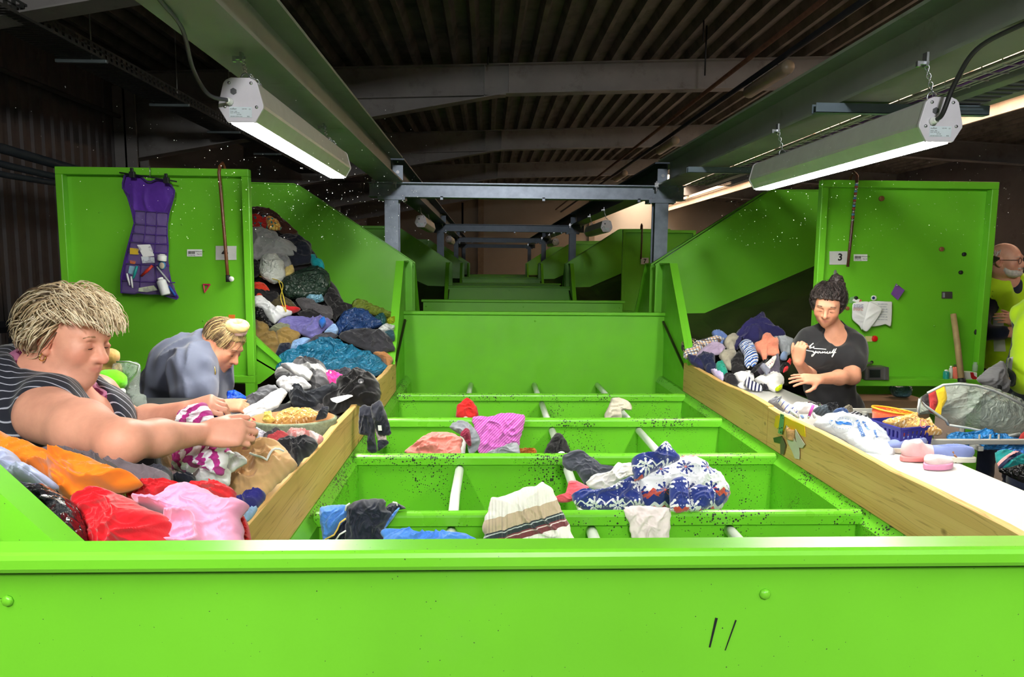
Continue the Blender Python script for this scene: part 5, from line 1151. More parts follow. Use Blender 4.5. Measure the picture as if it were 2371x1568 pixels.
s.cone(SR, (SR+ER)/2, .070, .063, .04); s.cone((SR+ER)/2, ER, .063, .044, .03); s.cone(ER, ER*.6+WR*.4, .046, .041, .03); s.cone(ER*.6+WR*.4, WR, .041, .026, .03); s.ell(ER+V(0, -.004, -.012), .038, None, .03)
s.cone(SL, EL, .068, .05, .04); s.cone(EL, EL*.6+WLf*.4, .048, .042, .03); s.cone(EL*.6+WLf*.4, WLf, .042, .028, .03)
hand_prims(s, WR, V(.85, .18, -.02), V(-.05, -.85, .5), 1, (.75, .95, .6), 1.0, (.7, .55, -.5))
hand_prims(s, WLf, V(.95, -.15, .28), V(-.1, -.55, .82), -1, (.75, .9, .6), .98, (.75, .5, -.5))
SKT = (222, 162, 140)
w1 = skin_body('person', s, .0038, SKT, [(C, R, 1., (196, 110, 104))], 'woman with short blonde hair and pinstripe vest sorting a striped shirt', [(WR, .16), (WLf, .14), (ER, .1)])
face_extras(w1, P, C, R, 1., (150, 112, 84))
m = MB(); ring(m, P(-.004, -.079, -.050), .010, .0016, R[:, 0], 14); m.build('earring', paint('gold_metal', (212, 176, 96), .25, .9), w1, True)
sh = tor.grow(.006); sh.p += [('c', 's', .012, (SR+V(-.01, -.10, .0), ER, .105, .085), np.minimum(SR, ER)-.2, np.maximum(SR, ER)+.2)]
sh.p += [('c', 's', .012, (SL+V(-.01, .08, .0), EL, .085, .085), np.minimum(SL, EL)-.2, np.maximum(SL, EL)+.2)]
sh.ell(N+V(.12, 0, -.06), (.085, .065, .12), None, .02, 's'); sh.cone(N+V(.02, 0, .03), C, .085, .10, .02, 's')
t_ = NT('magenta_paisley'); co = t_.coord(); vo = t_.n('TexVoronoi'); vo.inputs['Scale'].default_value = 42; t_.l(co, vo.inputs['Vector'])
t_.l(t_.ramp(vo.outputs['Distance'], [(.25, lin((128, 34, 88))), (.5, lin((104, 22, 70))), (.62, lin((190, 120, 160)))]), t_.b.inputs['Base Color']); t_.set(rough=.75)
sh.disp = wrinkle(.006, 11, 2.); sdf_part('blouse', sh, .008, t_.m, w1)
ve = tor.grow(.016); ve.p += [('c', 's', .01, (SR+V(-.01, -.13, .0), ER, .125, .10), np.minimum(SR, ER)-.25, np.maximum(SR, ER)+.25), ('c', 's', .01, (SL+V(-.01, .10, .0), EL, .10, .10), np.minimum(SL, EL)-.25, np.maximum(SL, EL)+.25)]
ve.cone(N+V(.08, 0, .04), T1+V(.22, 0, -.02), .085, .035, .015, 's'); ve.cone(N+V(.0, 0, .05), C, .092, .11, .02, 's')
zc_, xf_ = T1[2]+.005, T1[0]+.06; ve.cuts.append(lambda X, Y, Z: np.minimum(zc_-Z, xf_-X)+0*Y)
ve.disp = wrinkle(.004, 12, 5.)
sdf_part('vest', ve, .007, stripes('pinstripe', [(0, (34, 36, 48)), (.74, (168, 170, 186)), (.88, (40, 42, 56))], .017, 0, .7), w1, True, lambda v: np.stack([v[:, 1]*.75+v[:, 2]*.45, v[:, 0]], 1))
trousers(w1, at(20, 1230, y=1.98), DENIM, (0, .11, 0), r=.105)
hl = lambda p: (p[2] > .062 or p[0] < .035) and p[2] > -.055+.06*max(0, p[0]+.02)/.05 and not (p[0] > -.045 and abs(p[1]) > .055 and p[2] < .018)
HC = [(226, 208, 176), (204, 182, 148), (180, 156, 124), (234, 220, 196), (120, 98, 78), (214, 196, 166), (96, 78, 62)]
cap_hair(w1, C, R, 1., .012, [lambda x, y, z: np.maximum(np.maximum((x+.004)-np.maximum(z-.045, 0)*2.6, -.055-z), np.minimum(x+.030, .020-z)+0*y)], [(176, 156, 126), (104, 86, 68)], .006, extra=(((-.070, 0, .0), (.045, .066, .07)), ((.03, 0, .088), (.06, .06, .03))), disp=.009, df=(30, 30, 30))
nofa = lambda q: q[0] > .018 and q[2] < .052
hair_strands(w1, C, R, 1., rng, 1150, HC, lambda p: .105, lambda p: hl(p) and p[0] < .035, crown=(.25, 0, .97), lift=(.016, .044), grav=.5, drift=(-.42, 0, -.15), rad=.0026, curl=.09, base=.6, stick=.5, stop=lambda q: q[2] < -.095 or nofa(q))
hair_strands(w1, C, R, 1., rng, 260, HC, .09, lambda p: hl(p) and p[2] < .05 and p[0] < .0, crown=(.25, 0, .97), lift=(.02, .045), grav=.25, drift=(-.75, 0, -.05), rad=.0022, curl=.09, base=.6, stick=.4, stop=lambda q: q[2] < -.095)
hair_strands(w1, C, R, 1., rng, 480, [(244, 232, 206), (236, 220, 190), (226, 206, 172), (196, 174, 142)], .10, lambda p: p[2] > .060 and p[0] > -.04, crown=(-.6, .1, .78), lift=(.024, .050), grav=.25, drift=(.6, -.1, .08), rad=.0024, curl=.14, base=.6, stick=.4, name='fringe', stop=lambda q: (q[2] < .040 and q[0] > .0) or (q[2] < .055 and q[0] > .0 and abs(q[1]) > .05))
# ---- worker in the grey tunic, bending over the table
C = at(515, 797, y=3.3); R = frame((.80, -.20, -.56), (.56, 0, .83)); s = SDF(); P = head_prims(s, C, R, .97)
N = at(476, 822, y=3.32); s.cone(P(-.03, 0, -.06), N, .052, .062, .03)
T1, T0 = at(428, 868, y=3.34), at(392, 945, y=3.36)
SR, ER, WR = at(446, 852, y=3.16), at(452, 930, y=3.08), at(512, 941, y=3.10)
SL, EL, WLf = at(478, 838, y=3.50), at(482, 905, y=3.54), at(508, 908, y=3.40)
tor = SDF(); tor.ell(T1, (.145, .175, .16), None, .06); tor.ell(T0, (.155, .18, .17), None, .06); tor.ell(T1+V(.09, 0, -.04), (.10, .15, .11), None, .05)
tor.cone(N, SR, .08, .075, .06); tor.cone(N, SL, .08, .075, .06); tor.ell((T1+N)/2+V(-.02, 0, .01), (.12, .15, .10), None, .06)
s.p += tor.p; s.cone(SR, ER, .055, .046, .03); s.cone(ER, WR, .042, .028, .03); s.cone(SL, EL, .052, .045, .03); s.cone(EL, WLf, .042, .028, .03)
hand_prims(s, WR, V(.95, .1, .02), V(-.1, -.6, .8), 1, (.8, .9, .6), .95); hand_prims(s, WLf, V(.7, -.2, -.55), V(.4, -.6, .6), -1, (.5, .8, .6), .95)
w2 = skin_body('person', s, .0048, (206, 146, 116), [(C, R, .97, (170, 70, 76))], 'woman in grey tunic bending over the left table with hair in a bun', [(WR, .13), (WLf, .13)])
face_extras(w2, P, C, R, .97, (110, 82, 60))
m = MB(); ring(m, P(.0, -.078, -.052), .009, .0014, R[:, 0], 14); m.build('earring', MATS['gold_metal'], w2, True)
tu = tor.grow(.016); tu.cone(SR+V(-.01, 0, .0), SR*.30+ER*.70, .082, .090, .05); tu.cone(SL, SL*.35+EL*.65, .078, .084, .05); tu.cone(T0, T0+V(-.06, 0, -.25), .175, .20, .06)
tu.ell(N+V(.11, 0, -.0), (.08, .055, .085), None, .015, 's'); tu.cone(N+V(.035, 0, .03), C, .062, .09, .015, 's')
tu.disp = wrinkle(.016, 8, 4., (1, 1, .6)); sdf_part('tunic', tu, .009, C_('grey_tunic', (98, 104, 126), rough=.7, var=.07), w2)
trousers(w2, T0+V(-.07, 0, -.25), DENIM, (0, .10, 0))
m = MB(); m.tube([at(494, 838, y=3.16), at(499, 862, y=3.13), at(496, 878, y=3.14), at(488, 858, y=3.18)], .0025, 5); m.build('necklace', MATS['gold_metal'], w2, True)
HB = [(226, 200, 142), (200, 170, 112), (96, 74, 58), (160, 130, 88), (238, 214, 160), (70, 56, 48)]
hl2 = lambda p: (p[2] > .055 or p[0] < .03) and p[2] > -.04 and not (p[0] > -.035 and abs(p[1]) > .055 and p[2] < .015)
cap_hair(w2, C, R, .97, .008, [lambda x, y, z: np.maximum((x-.045)-np.maximum(z-.05, 0)*2.2, -.05-z)+0*y], [(196, 166, 112), (92, 74, 58)], .006, disp=.003, df=(18, 70, 70))
hair_strands(w2, C, R, .97, rng, 620, HB, .15, hl2, crown=(.22, 0, .97), lift=(.008, .014), grav=0, rad=.0022, toward=True, spread=.06, stick=.95)
hair_strands(w2, C, R, .97, rng, 110, HB, .11, lambda p: p[2] < .02 and p[2] > -.03 and p[0] < .0, crown=(0, 0, 1), lift=(.01, .025), grav=.6, drift=(.3, 0, -.5), rad=.0018, curl=.1, name='loose_strands', stop=nofa)
Bc = at(548, 755, y=3.28); m = MB(); a = np.linspace(0, 2*math.pi, 26)
bx_, bu_ = nrm(V(1, 0, -.12)), nrm(V(.1, -.35, .94)); bv_ = np.cross(bu_, bx_)
m.tube([Bc+.036*math.cos(q)*bx_+.028*math.sin(q)*bv_ for q in a], .023, 14)
obj('bun', np.vstack(m.v), m.f, HAIRM, w2, True, cols=np.vstack([np.array(lin((226, 198, 134)))*(.75+.5*abs(math.sin(i*2.3))) for i in range(len(m.v[0]))]))
m = MB(); m.tube([Bc-bu_*.026+.036*math.cos(q)*bx_+.034*math.sin(q)*bv_+bu_*.005*math.sin(9*q) for q in a], .012+.004*np.sin(a*13), 10); m.build('scrunchie', C_('pink_scrunchie', (214, 176, 166), rough=.5), w2, True)
m = MB(); m.tube([at(515, 893, y=3.42), at(518, 897, y=3.40), at(512, 901, y=3.36)], .011, 8); m.build('wristband', C_('yellow_band', (230, 190, 30)), w2, True)

# ---- worker in the black T-shirt on the right
C = at(1917, 706, y=4.0); R = frame((-.50, -.78, -.34), (-.12, -.32, .93)); s = SDF(); P = head_prims(s, C, R, 1.0, .98, .95)
N = at(1927, 772, y=4.07); s.cone(P(-.03, 0, -.055), N, .048, .056, .03)
T1, T0, HP = at(1922, 822, y=4.08), at(1922, 885, y=4.10), at(1934, 950, y=4.12)
SRr, ERr, WRr = at(1872, 790, y=4.12), at(1872, 872, y=4.00), at(1848, 838, y=3.84)
SLl, ELl, WLl = at(1975, 797, y=4.04), at(1972, 872, y=3.90), at(1896, 878, y=3.72)
tor = SDF(); tor.ell(T1, (.155, .105, .14), None, .05); tor.ell(T0, (.140, .10, .15), None, .05); tor.ell(HP, (.155, .115, .13), None, .05)
for sg in (-1, 1): tor.ell(T1+V(sg*.065-.02, -.075, -.005), (.07, .065, .065), None, .04)
tor.cone(N, SRr, .06, .055, .05); tor.cone(N, SLl, .06, .055, .05); s.p += tor.p
s.cone(SRr, ERr, .050, .042, .03); s.cone(ERr, WRr, .040, .027, .03); s.cone(SLl, ELl, .056, .045, .03); s.cone(ELl, ELl*.6+WLl*.4, .044, .040, .03); s.cone(ELl*.6+WLl*.4, WLl, .040, .027, .03)
hand_prims(s, WLl, V(-.97, -.10, .05), V(-.1, -.55, .8), 1, (.12, .2, .15), .98, (.55, .75, -.55), .25)
hand_prims(s, WRr, V(.0, -.15, .95), V(-.75, -.6, .0), 1, (.9, 1.0, .6), .95)
w3 = skin_body('person', s, .0048, (206, 148, 120), [(C, R, 1., (178, 96, 90))], 'woman with dark curly hair and black T-shirt sorting at the right table', [(WLl, .14), (WRr, .13), (ELl, .07)])
face_extras(w3, P, C, R, 1., (52, 40, 36))
ts = tor.grow(.014); ts.cone(SRr, SRr*.5+ERr*.5, .066, .072, .04); ts.cone(SLl, SLl*.5+ELl*.5, .070, .078, .04)
ts.ell(N+V(-.015, -.085, -.005), (.072, .08, .060), None, .012, 's'); ts.cone(N+V(0, -.01, .035), C, .058, .085, .012, 's')
ts.disp = wrinkle(.009, 9, 8., (1, 1, .7)); shirt = sdf_part('t_shirt', ts, .0085, BLACKC, w3)
trousers(w3, HP+V(.03, 0, -.06), spots('maze_print', (28, 27, 30), [(206, 200, 190)], 46, .22), (.085, 0, 0))
bt = bvh_of(shirt); ZW = lambda pts: [(1780+a/5.6, 620+b/5.6) for a, b in pts]
for nm, pts in (('print_be', [(508,1036),(540,1008),(574,986),(578,978),(560,992),(540,1018),(530,1040),(542,1046),(556,1036),(548,1028),(560,1040),(578,1036),(588,1026),(580,1022),(574,1036),(590,1048),(680,1054),(765,1062)]),
                ('print_yourself', [(475,1068),(520,1078),(580,1086),(577,1100),(592,1103),(612,1080),(598,1112),(576,1142),(557,1152),(560,1132),(600,1110),(634,1088),(628,1104),(642,1110),(656,1094),(646,1088),(668,1094),(668,1108),(686,1106),(700,1088),(698,1108),(716,1096),(730,1090),(728,1108),(748,1104),(762,1088),(754,1110),(772,1112),(790,1100),(798,1088),(786,1096),(790,1110),(812,1104),(842,1064),(850,1054),(836,1082),(826,1108),(842,1102),(866,1062),(876,1048),(862,1078),(836,1138),(820,1160),(822,1146),(844,1106),(880,1096)])):
    q = np.array(ZW(pts)); dense = []
    for i in range(len(q)-1):
        for f_ in np.linspace(0, 1, 4, endpoint=False): dense.append(q[i]*(1-f_)+q[i+1]*f_)
    MB().tube([onto(bt, a, b, .002, 3.95) for a, b in dense], .0026, 5).build(nm, paint('shirt_print', (232, 232, 232), .7), w3, True)
HD = [(34, 27, 26), (52, 42, 42), (24, 20, 20), (74, 62, 62), (44, 34, 32)]
hl3 = lambda p: (p[2] > .058 or p[0] < .022) and p[2] > -.05 and not (p[0] > -.03 and abs(p[1]) > .055 and p[2] < .012)
cap_hair(w3, C, R, 1., .013, [lambda x, y, z: np.maximum((x-.042+.006*np.sin(y*210))-np.maximum(z-.05, 0)*2.2, -.055-z)+0*y], [(30, 24, 23), (62, 52, 52)], .0045, disp=.014, df=(62, 62, 62))
hair_strands(w3, C, R, 1., rng, 900, HD, .14, hl3, crown=(-.25, 0, .96), lift=(.018, .034), grav=0, rad=.0020, curl=.42, base=.7, toward=True, spread=.1, stick=.9)
hair_strands(w3, C, R, 1., rng, 150, HD, .13, lambda p: p[2] < .03 and p[2] > -.03 and p[0] < .01, crown=(0, 0, 1), lift=(.012, .03), grav=.8, rad=.0014, curl=.35, name='loose_strands', stop=nofa)
Bc = at(1936, 652, y=4.03); bb = SDF(); bb.ell(Bc, (.040, .040, .045), None, .02); bb.ell(Bc+V(.02, 0, -.03), (.035, .035, .03), None, .02); bb.disp = lambda q: -.010*noise3(q*70)
v, f = bb.mesh(.005); obj('bun', v, f, HAIRM, w3, True, cols=np.array(lin((42, 34, 34)))*(1+.5*noise3(v*80)[:, None]))
V_, F_, nv = [], [], 0
for _ in range(90):
    u = nrm(rng.normal(size=3)); p0 = Bc+u*.036; m = MB(); pts = [p0]; d = nrm(np.cross(u, rng.normal(size=3)))
    for j in range(7): d = nrm(d-u*.5+rng.normal(size=3)*.25); pts.append(pts[-1]+d*.011); u = nrm(pts[-1]-Bc)
    m.tube(pts, .0022, 4); V_.append(m.v[0]); F_ += [[a+nv for a in q_] for q_ in m.f]; nv += len(m.v[0])
obj('bun_curls', np.vstack(V_), F_, HAIRM, w3, True, cols=np.tile(np.array(lin((50, 41, 40))), (nv, 1)))

# ---- man in a high-visibility vest behind the right panel
HIVIS = C_('hivis_yellow', (190, 232, 30), rough=.7, var=.06); NAVYS = C_('navy_sweater', (28, 32, 52)); REFL = paint('reflective_band', (226, 228, 232), .35, .1, .05)
def vest_man(C, R, N, T1, T0, HP, SA, EA, WA, SB, EB, WB, label, skin=(206, 152, 128), beard=True, k=1., lower=.16, hands=True):
    s = SDF(); P = head_prims(s, C, R, k, 1.1, 1.08); s.cone(P(-.03, 0, -.06), N, .058*k, .066*k, .03)
    tor = SDF(); tor.ell(T1, (.19, .125, .17), None, .06); tor.ell(T0, (.19, .145, .17), None, .06); tor.cone(N, SA, .08, .075, .06); tor.cone(N, SB, .08, .075, .06); s.p += tor.p
    for S_, E_, W_ in ((SA, EA, WA), (SB, EB, WB)): s.cone(S_, E_, .055, .048, .03); s.cone(E_, W_, .044, .03, .03)
    hand_prims(s, WA, nrm(WA-EA), V(0, -.9, .3), 1, (.4, .5, .3)); hand_prims(s, WB, nrm(WB-EB), V(0, -.9, .3), -1, (.4, .5, .3))
    o = skin_body('person', s, .006, skin, [(C, R, k, (176, 100, 92))], label); face_extras(o, P, C, R, k, (170, 160, 150))
    sw = tor.grow(.004)
    for S_, E_, W_ in ((SA, EA, WA), (SB, EB, WB)): sw.cone(S_, E_, .068, .062, .05); sw.cone(E_, E_*.12+W_*.88, .060, .045, .04)
    sw.ell(HP, (.18, .14, .12), None, .06); sw.disp = wrinkle(.005, 10, 1.); sdf_part('sweater', sw, .012, NAVYS, o)
    ve = tor.grow(.026); ve.ell(HP+V(0, 0, .06), (.205, .165, .13), None, .05)
    for S_, E_ in ((SA, EA), (SB, EB)): ve.cone(S_*1.0, E_, .088, .080, .01, 's')
    ve.cone(N+V(0, -.16, .06), T1+V(0, -.18, -.10), .085, .045, .012, 's'); ve.cone(N+V(0, 0, .04), C, .075, .11, .012, 's'); ve.disp = wrinkle(.006, 9, 6.)
    vz = HP[2]-.02; ve.cuts.append(lambda X, Y, Z: vz-Z+0*X+0*Y); ves = sdf_part('vest', ve, .011, HIVIS, o); trousers(o, HP+V(0, .01, -.08), DENIM, (.09, 0, 0))
    return o, P, ves
C = at(2329, 602, y=4.62); R = frame((.50, -.86, -.04), (-.05, -.05, 1.))
A = lambda px, py, y: at(px, py, y=y)
mn, P, ves = vest_man(C, R, A(2330, 662, 4.70), A(2345, 725, 4.72), A(2340, 790, 4.72), A(2335, 850, 4.74), A(2283, 690, 4.70), A(2262, 770, 4.60), A(2330, 770, 4.48), A(2410, 690, 4.74), A(2420, 775, 4.64), A(2350, 745, 4.47),
                 'smiling bearded man with glasses and yellow safety vest behind the right panel')
bd = SDF(); bd.ell(P(.060, 0, -.085), (.045, .05, .032), R, .02); bd.ell(P(.03, 0, -.06), (.045, .066, .045), R, .03); bd.ell(P(.092, 0, -.052), (.012, .03, .007), R, .01); bd.ell(P(.096, 0, -.063), (.02, .02, .007), R, .006, 's'); bd.disp = lambda q: -.003*noise3(q*150)
v, f = bd.mesh(.005); obj('beard', v, f, HAIRM, mn, True, cols=np.array(lin((188, 180, 172)))*(1+.35*noise3(v*90)[:, None]))
MB().tube([P(.1, .016, -.063), P(.103, 0, -.066), P(.1, -.016, -.063)], .003, 5).build('teeth', paint('teeth', (226, 216, 200), .4), mn, True)
m = MB()
for y_ in (-1, 1):
    ring(m, P(.098, y_*.032, .0), .021, .0016, R[:, 0], 18); m.tube([P(.096, y_*.052, .006), P(.06, y_*.074, .006), P(-.005, y_*.08, .004)], .0016, 5)
m.tube([P(.100, .011, .004), P(.104, 0, .006), P(.100, -.011, .004)], .0015, 5); m.build('glasses', DARKST, mn, True)
hair_strands(mn, C, R, 1., rng, 160, [(196, 190, 182), (170, 162, 152), (214, 208, 200)], .05, lambda p: p[2] < .075 and p[0] < -.005 and p[2] > -.03, crown=(.2, 0, .97), lift=(.006, .014), grav=.3, rad=.002)
bv2 = bvh_of(ves)
def strip(tree, quad, name, mat, parent, n=10, y=4.5, off=.004):
    q = np.array(quad, float); g = []
    for i in range(n+1):
        a, b = q[0]+(q[3]-q[0])*i/n, q[1]+(q[2]-q[1])*i/n
        g.append([onto(tree, *(a+(b-a)*j/5), off, y) for j in range(6)])
    G = np.array(g); m = MB(); m.sheet(G); m.sheet(G+np.array([0, .003, 0]), True); return m.build(name, mat, parent, True)
strip(bv2, [(2299, 733), (2323, 738), (2329, 814), (2302, 814)], 'reflective_band', REFL, mn)
# ---- person at the right edge of the picture
C = at(2478, 622, y=3.62); R = frame((-.2, -.95, -.1), (0, -.1, 1.))
m2, P, ves = vest_man(C, R, A(2475, 690, 3.68), A(2446, 775, 3.70), A(2436, 850, 3.70), A(2432, 905, 3.70), A(2386, 735, 3.86), A(2362, 850, 3.92), A(2322, 880, 3.68), A(2560, 735, 3.72), A(2580, 850, 3.72), A(2560, 920, 3.62),
                 'person in bright yellow safety vest cut off by the right picture edge')
cap_hair(m2, C, R, 1., .008, [lambda x, y, z: np.maximum((x-.040)-np.maximum(z-.05, 0)*2.2, -.045-z)+0*y], [(80, 66, 54), (100, 84, 70)], .008, disp=.004)
hair_strands(m2, C, R, 1., rng, 200, [(80, 66, 54), (100, 84, 70)], .05, lambda p: (p[2] > .05 or p[0] < .02) and p[2] > -.04, lift=(.010, .016), grav=.2, rad=.0024, stop=nofa)
strip(bvh_of(ves), [(2334, 830), (2346, 826), (2338, 900), (2326, 902)], 'reflective_band', REFL, m2, y=3.55)
t = garment('grey_jacket', 'grey jacket with a dark zip pocket held by the person at the right edge', 'jacket', [(2262, 880), (2290, 852), (2318, 836), (2330, 870), (2334, 905), (2315, 915), (2290, 902)], 3.5, C_('grey_jacket_cloth', (112, 112, 116)), thick=.09, tilt=75, fold=.014)
MB().lathe(at(2312, 898, y=3.43), [(.016, 0), (.016, .004), (.008, .006)], 12, (0, -1, .2)).build('stud', BLACKR, t, True)
# ---------------------------------------------------------------- things on the panels
def poly_plate(name, pts, y, th, mat, parent=None, label=None, cat=None, group=None):
    """flat plate whose outline is given in pixels on the plane at distance y"""
    m = MB(); m.prism([at(a, b, y=y) for a, b in pts], (0, th, 0)); o = m.build(name, mat, parent)
    if parent is None: tag(o, label, cat, group)
    return o
def rect(x0, y0, x1, y1): return [(x0, y0), (x1, y0), (x1, y1), (x0, y1)]
YP = 4.394
def sign(txt, r, tx, ty, size, label, y=YP):
    t = thing('number_sign', label, 'sign', at((r[0]+r[2])/2, r[3], y=y)); poly_plate('plate', rect(*r), y, .004, paint('sign_board', (206, 208, 210), .5), t)
    text_part('digit', txt, size, at(tx, ty, y=y-.001), (1, 0, 0), (0, 0, 1), INK, t, .0005, 'CENTER', bold=size*.03); return t
def barcode(r, label, y=YP):
    t = thing('barcode_label', label, 'label', at((r[0]+r[2])/2, r[3], y=y)); poly_plate('paper', rect(*r), y, .002, PAPER, t)
    w = r[2]-r[0]; rr = random.Random(3); m = MB(); x = r[0]+w*.07
    while x < r[0]+w*.50:
        b = rr.choice([.35, .6, .9]); m.prism([at(a, c, y=y-.0008) for a, c in rect(x, r[1]+(r[3]-r[1])*.25, x+b, r[1]+(r[3]-r[1])*.66)], (0, .0006, 0)); x += b+rr.choice([.4, .7])
    m.build('bars', INK, t); text_part('print', 'Sortierung', .010, at(r[0]+w*.07, r[3]-2, y=y-.001), (1, 0, 0), (0, 0, 1), INK, t, .0003)
    text_part('print', 'ABTEILUNG 240', .008, at(r[0]+w*.54, r[1]+6, y=y-.001), (1, 0, 0), (0, 0, 1), INK, t, .0003); text_part('print', 'Platz 04', .009, at(r[0]+w*.66, r[1]+12, y=y-.001), (1, 0, 0), (0, 0, 1), INK, t, .0003)
sign('4', (499.5, 569.5, 547, 602), 521, 594, .075, 'white number sign reading 4 behind the cane on the left panel')
sign('3', (1921, 582, 1962, 613), 1945, 603, .062, 'white number sign reading 3 on the right panel')
sign('7', (1484, 597, 1502, 612), 1493, 609, .09, 'white number sign reading 7 on a panel far down the aisle', 10.78)
barcode((433, 577.5, 468, 594), 'small white barcode label between purple organiser and brown cane'); barcode((1977, 589, 2008.5, 604.5), 'small white barcode label right of the dark badged cane')
CANE = paint('cane_wood', (112, 66, 38), .35, 0, .2, 30.); CANED = paint('cane_dark', (78, 44, 34), .35, 0, .3, 40.)
def cane(pts, y, mat, label, tip=True, r=.010, bands=False):
    t = thing('walking_cane', label, 'cane', at(*pts[-1], y=y)); P = [at(a, b, y=y) for a, b in pts]
    hook = [P[0]+V(.0, .085, -.05), P[0]+V(0, .08, .0), P[0]+V(0, .045, .028)]
    MB().tube(hook+P, r, 10).build('shaft', mat, t, True)
    if tip: MB().tube([P[-1]+V(0, 0, .035), P[-1]-V(0, 0, .008)], r*1.35, 10).build('rubber_tip', BLACKR, t, True)
    if bands:
        for i in range(16):
            f = .16+.40*i/15; k = f*(len(P)-1); j = int(k); q = P[j]*(1-k+j)+P[min(j+1, len(P)-1)]*(k-j)
            MB().tube([q-V(0, 0, .006), q+V(0, 0, .006)], r*1.12, 8).build('badge', [CHROME, paint('badge_blue', (70, 130, 170), .4), paint('badge_red', (150, 60, 50), .4)][i % 3], t, True)
cane([(509, 386), (507, 400), (511, 440), (516, 500), (521, 560), (525, 610), (528, 650)], 4.345, CANE, 'brown wooden walking cane hooked over the left panel')
cane([(1985, 407), (1983, 430), (1978, 470), (1973, 520), (1968, 570), (1963, 618)], 4.335, CANED, 'dark walking cane with metal badges hooked over the right panel', False, .009, True)
cane([(1487, 523), (1486, 560), (1484, 600)], 10.72, CANED, 'dark cane hooked on the panel with the sign 7', False, .012)
PINK = paint('pink_plastic', (214, 40, 96), .35)
m = MB(); q = [at(a, b, y=YP-.004) for a, b in ((471, 659), (486, 659), (474, 677))]; m.tube(q+[q[0], q[1]], .006, 6); tag(m.build('set_square', PINK), 'small pink plastic triangle stuck to the left panel', 'set square')
poly_plate('orange_tag', rect(529, 729, 544, 741), YP, .003, paint('orange_card', (226, 120, 40), .5), None, 'small orange card behind the hair bun on the left panel', 'card')
poly_plate('black_wedge', [(337, 866), (346, 868), (362, 879), (362, 888), (337, 888)], 4.36, .04, BLACKR, None, 'black wedge lying on the lower frame of the left panel', 'wedge')
c = at(536, 646, y=4.335); m = MB().lathe(c, [(.016, 0), (.016, .003)], 14, (0, -1, 0)); tag(m.build('round_sticker', PAPER, None, True), 'round black and white sticker at the tip of the brown cane', 'sticker')

# ---- purple hanging organiser
ZO = lambda pts: [(260+a/5.056, 390+b/5.056) for a, b in pts]
PUR = C_('purple_fabric', (84, 42, 150), rough=.6); PUR2 = C_('purple_trim', (64, 30, 122), rough=.6); CLEAR = plastic('clear_pocket', (150, 130, 190), .12, .5, 40., alpha=.28)
t = thing('hanging_organiser', 'purple dress-shaped hanging organiser with clear pockets on the left panel', 'organiser', at(345, 690, y=4.33))
outl = ZO([(148,75),(240,72),(330,92),(405,155),(450,160),(520,127),(620,142),(690,200),(727,260),(720,330),(690,430),(662,520),(642,650),(640,780),(652,900),(645,1050),(655,1180),(692,1370),(772,1512),(756,1532),(560,1472),(300,1452),(265,1468),(103,1456),(103,1260),(150,1050),(200,850),(260,640),(230,500),(182,340),(190,302),(122,232),(122,170)])
ob = garment('fabric', None, None, outl, 4.365, PUR, thick=.035, tilt=89, fold=.006, freq=9, ang=1.5, parent=t, center=ZO([(440, 760)])[0], sharp=.25, N=150, M=40, p=6)
P_ = [at(a, b, y=4.335) for a, b in outl]; MB().tube(P_+P_[:1], .005, 6).build('edge_trim', PUR2, t, True)
rows = [(490, 640, 270, 650), (650, 750, 262, 640), (755, 850, 240, 640), (860, 960, 215, 648), (965, 1110, 190, 650), (1110, 1300, 160, 668), (1310, 1450, 120, 735)]
for (a, b, l, r) in rows:
    for k in range(3):
        x0, x1 = l+(r-l)*(k*.33)+6, l+(r-l)*((k+1)*.33)-6; pts = ZO([(x0, a+10+k*12), (x1, a+18+k*12), (x1-2, b+14+k*12), (x0-4, b+4+k*12)])
        garment('clear_pocket', None, None, pts, 4.33, CLEAR, thick=.012, tilt=89, fold=.004, freq=16, parent=t, sharp=.1, N=24, M=6, p=6)
    MB().tube([at(*q, y=4.326) for q in ZO([(l, a+4), ((l+r)/2, a+20), (r, a+28)])], .0035, 5).build('seam', PUR2, t, True)
for fr in (.335, .665): MB().tube([at(*q, y=4.326) for q in ZO([(260+(650-260)*fr, 500), (255+(640-255)*fr, 760), (190+(650-190)*fr, 1000), (110+(740-110)*fr, 1440)])], .0035, 5).build('seam', PUR2, t, True)
hg = thing('clip_hanger', 'black metal trouser hanger with clips holding the purple organiser', 'hanger', at(346, 395, y=4.32))
MB().tube([at(*q, y=4.315) for q in ZO([(85, 50), (430, 100), (755, 155)])], .0045, 8).build('bar', DARKST, hg, True)
MB().tube([at(*q, y=4.315) for q in ZO([(440, 100), (440, 30), (437, -20)])]+[at(346, 385, y=4.34), at(347, 386, y=4.37)], .002, 6).build('hook', CHROME, hg, True)
for q in ((235, 75), (635, 140)):
    p = at(*ZO([q])[0], y=4.305); m = MB().obox(p, (.016, 0, 0), (0, .012, 0), (0, 0, .018)); m.obox(p+V(0, -.005, .026), (.009, 0, 0), (0, .006, 0), (0, 0, .014)); m.build('clip', DARKST, hg, bevel=.003)
PK = 'things in the purple organiser'
def slot_box(name, label, cat, pts, mat, th=.012, y=4.322):
    m = MB(); m.prism([at(a, b, y=y) for a, b in ZO(pts)], (0, th, 0)); return tag(m.build(name, mat, None, bevel=.001), label, cat, PK)
slot_box('booklet', 'white paper booklet sticking out of a middle organiser pocket', 'booklet', [(288, 895), (435, 890), (490, 1025), (360, 1040)], PAPER)
slot_box('matchbox', 'small yellow and black box in the left organiser pocket', 'box', [(205, 930), (300, 940), (300, 1010), (205, 1005)], spots('yellow_black_card', (214, 180, 50), [(30, 30, 30)], 60, .4))
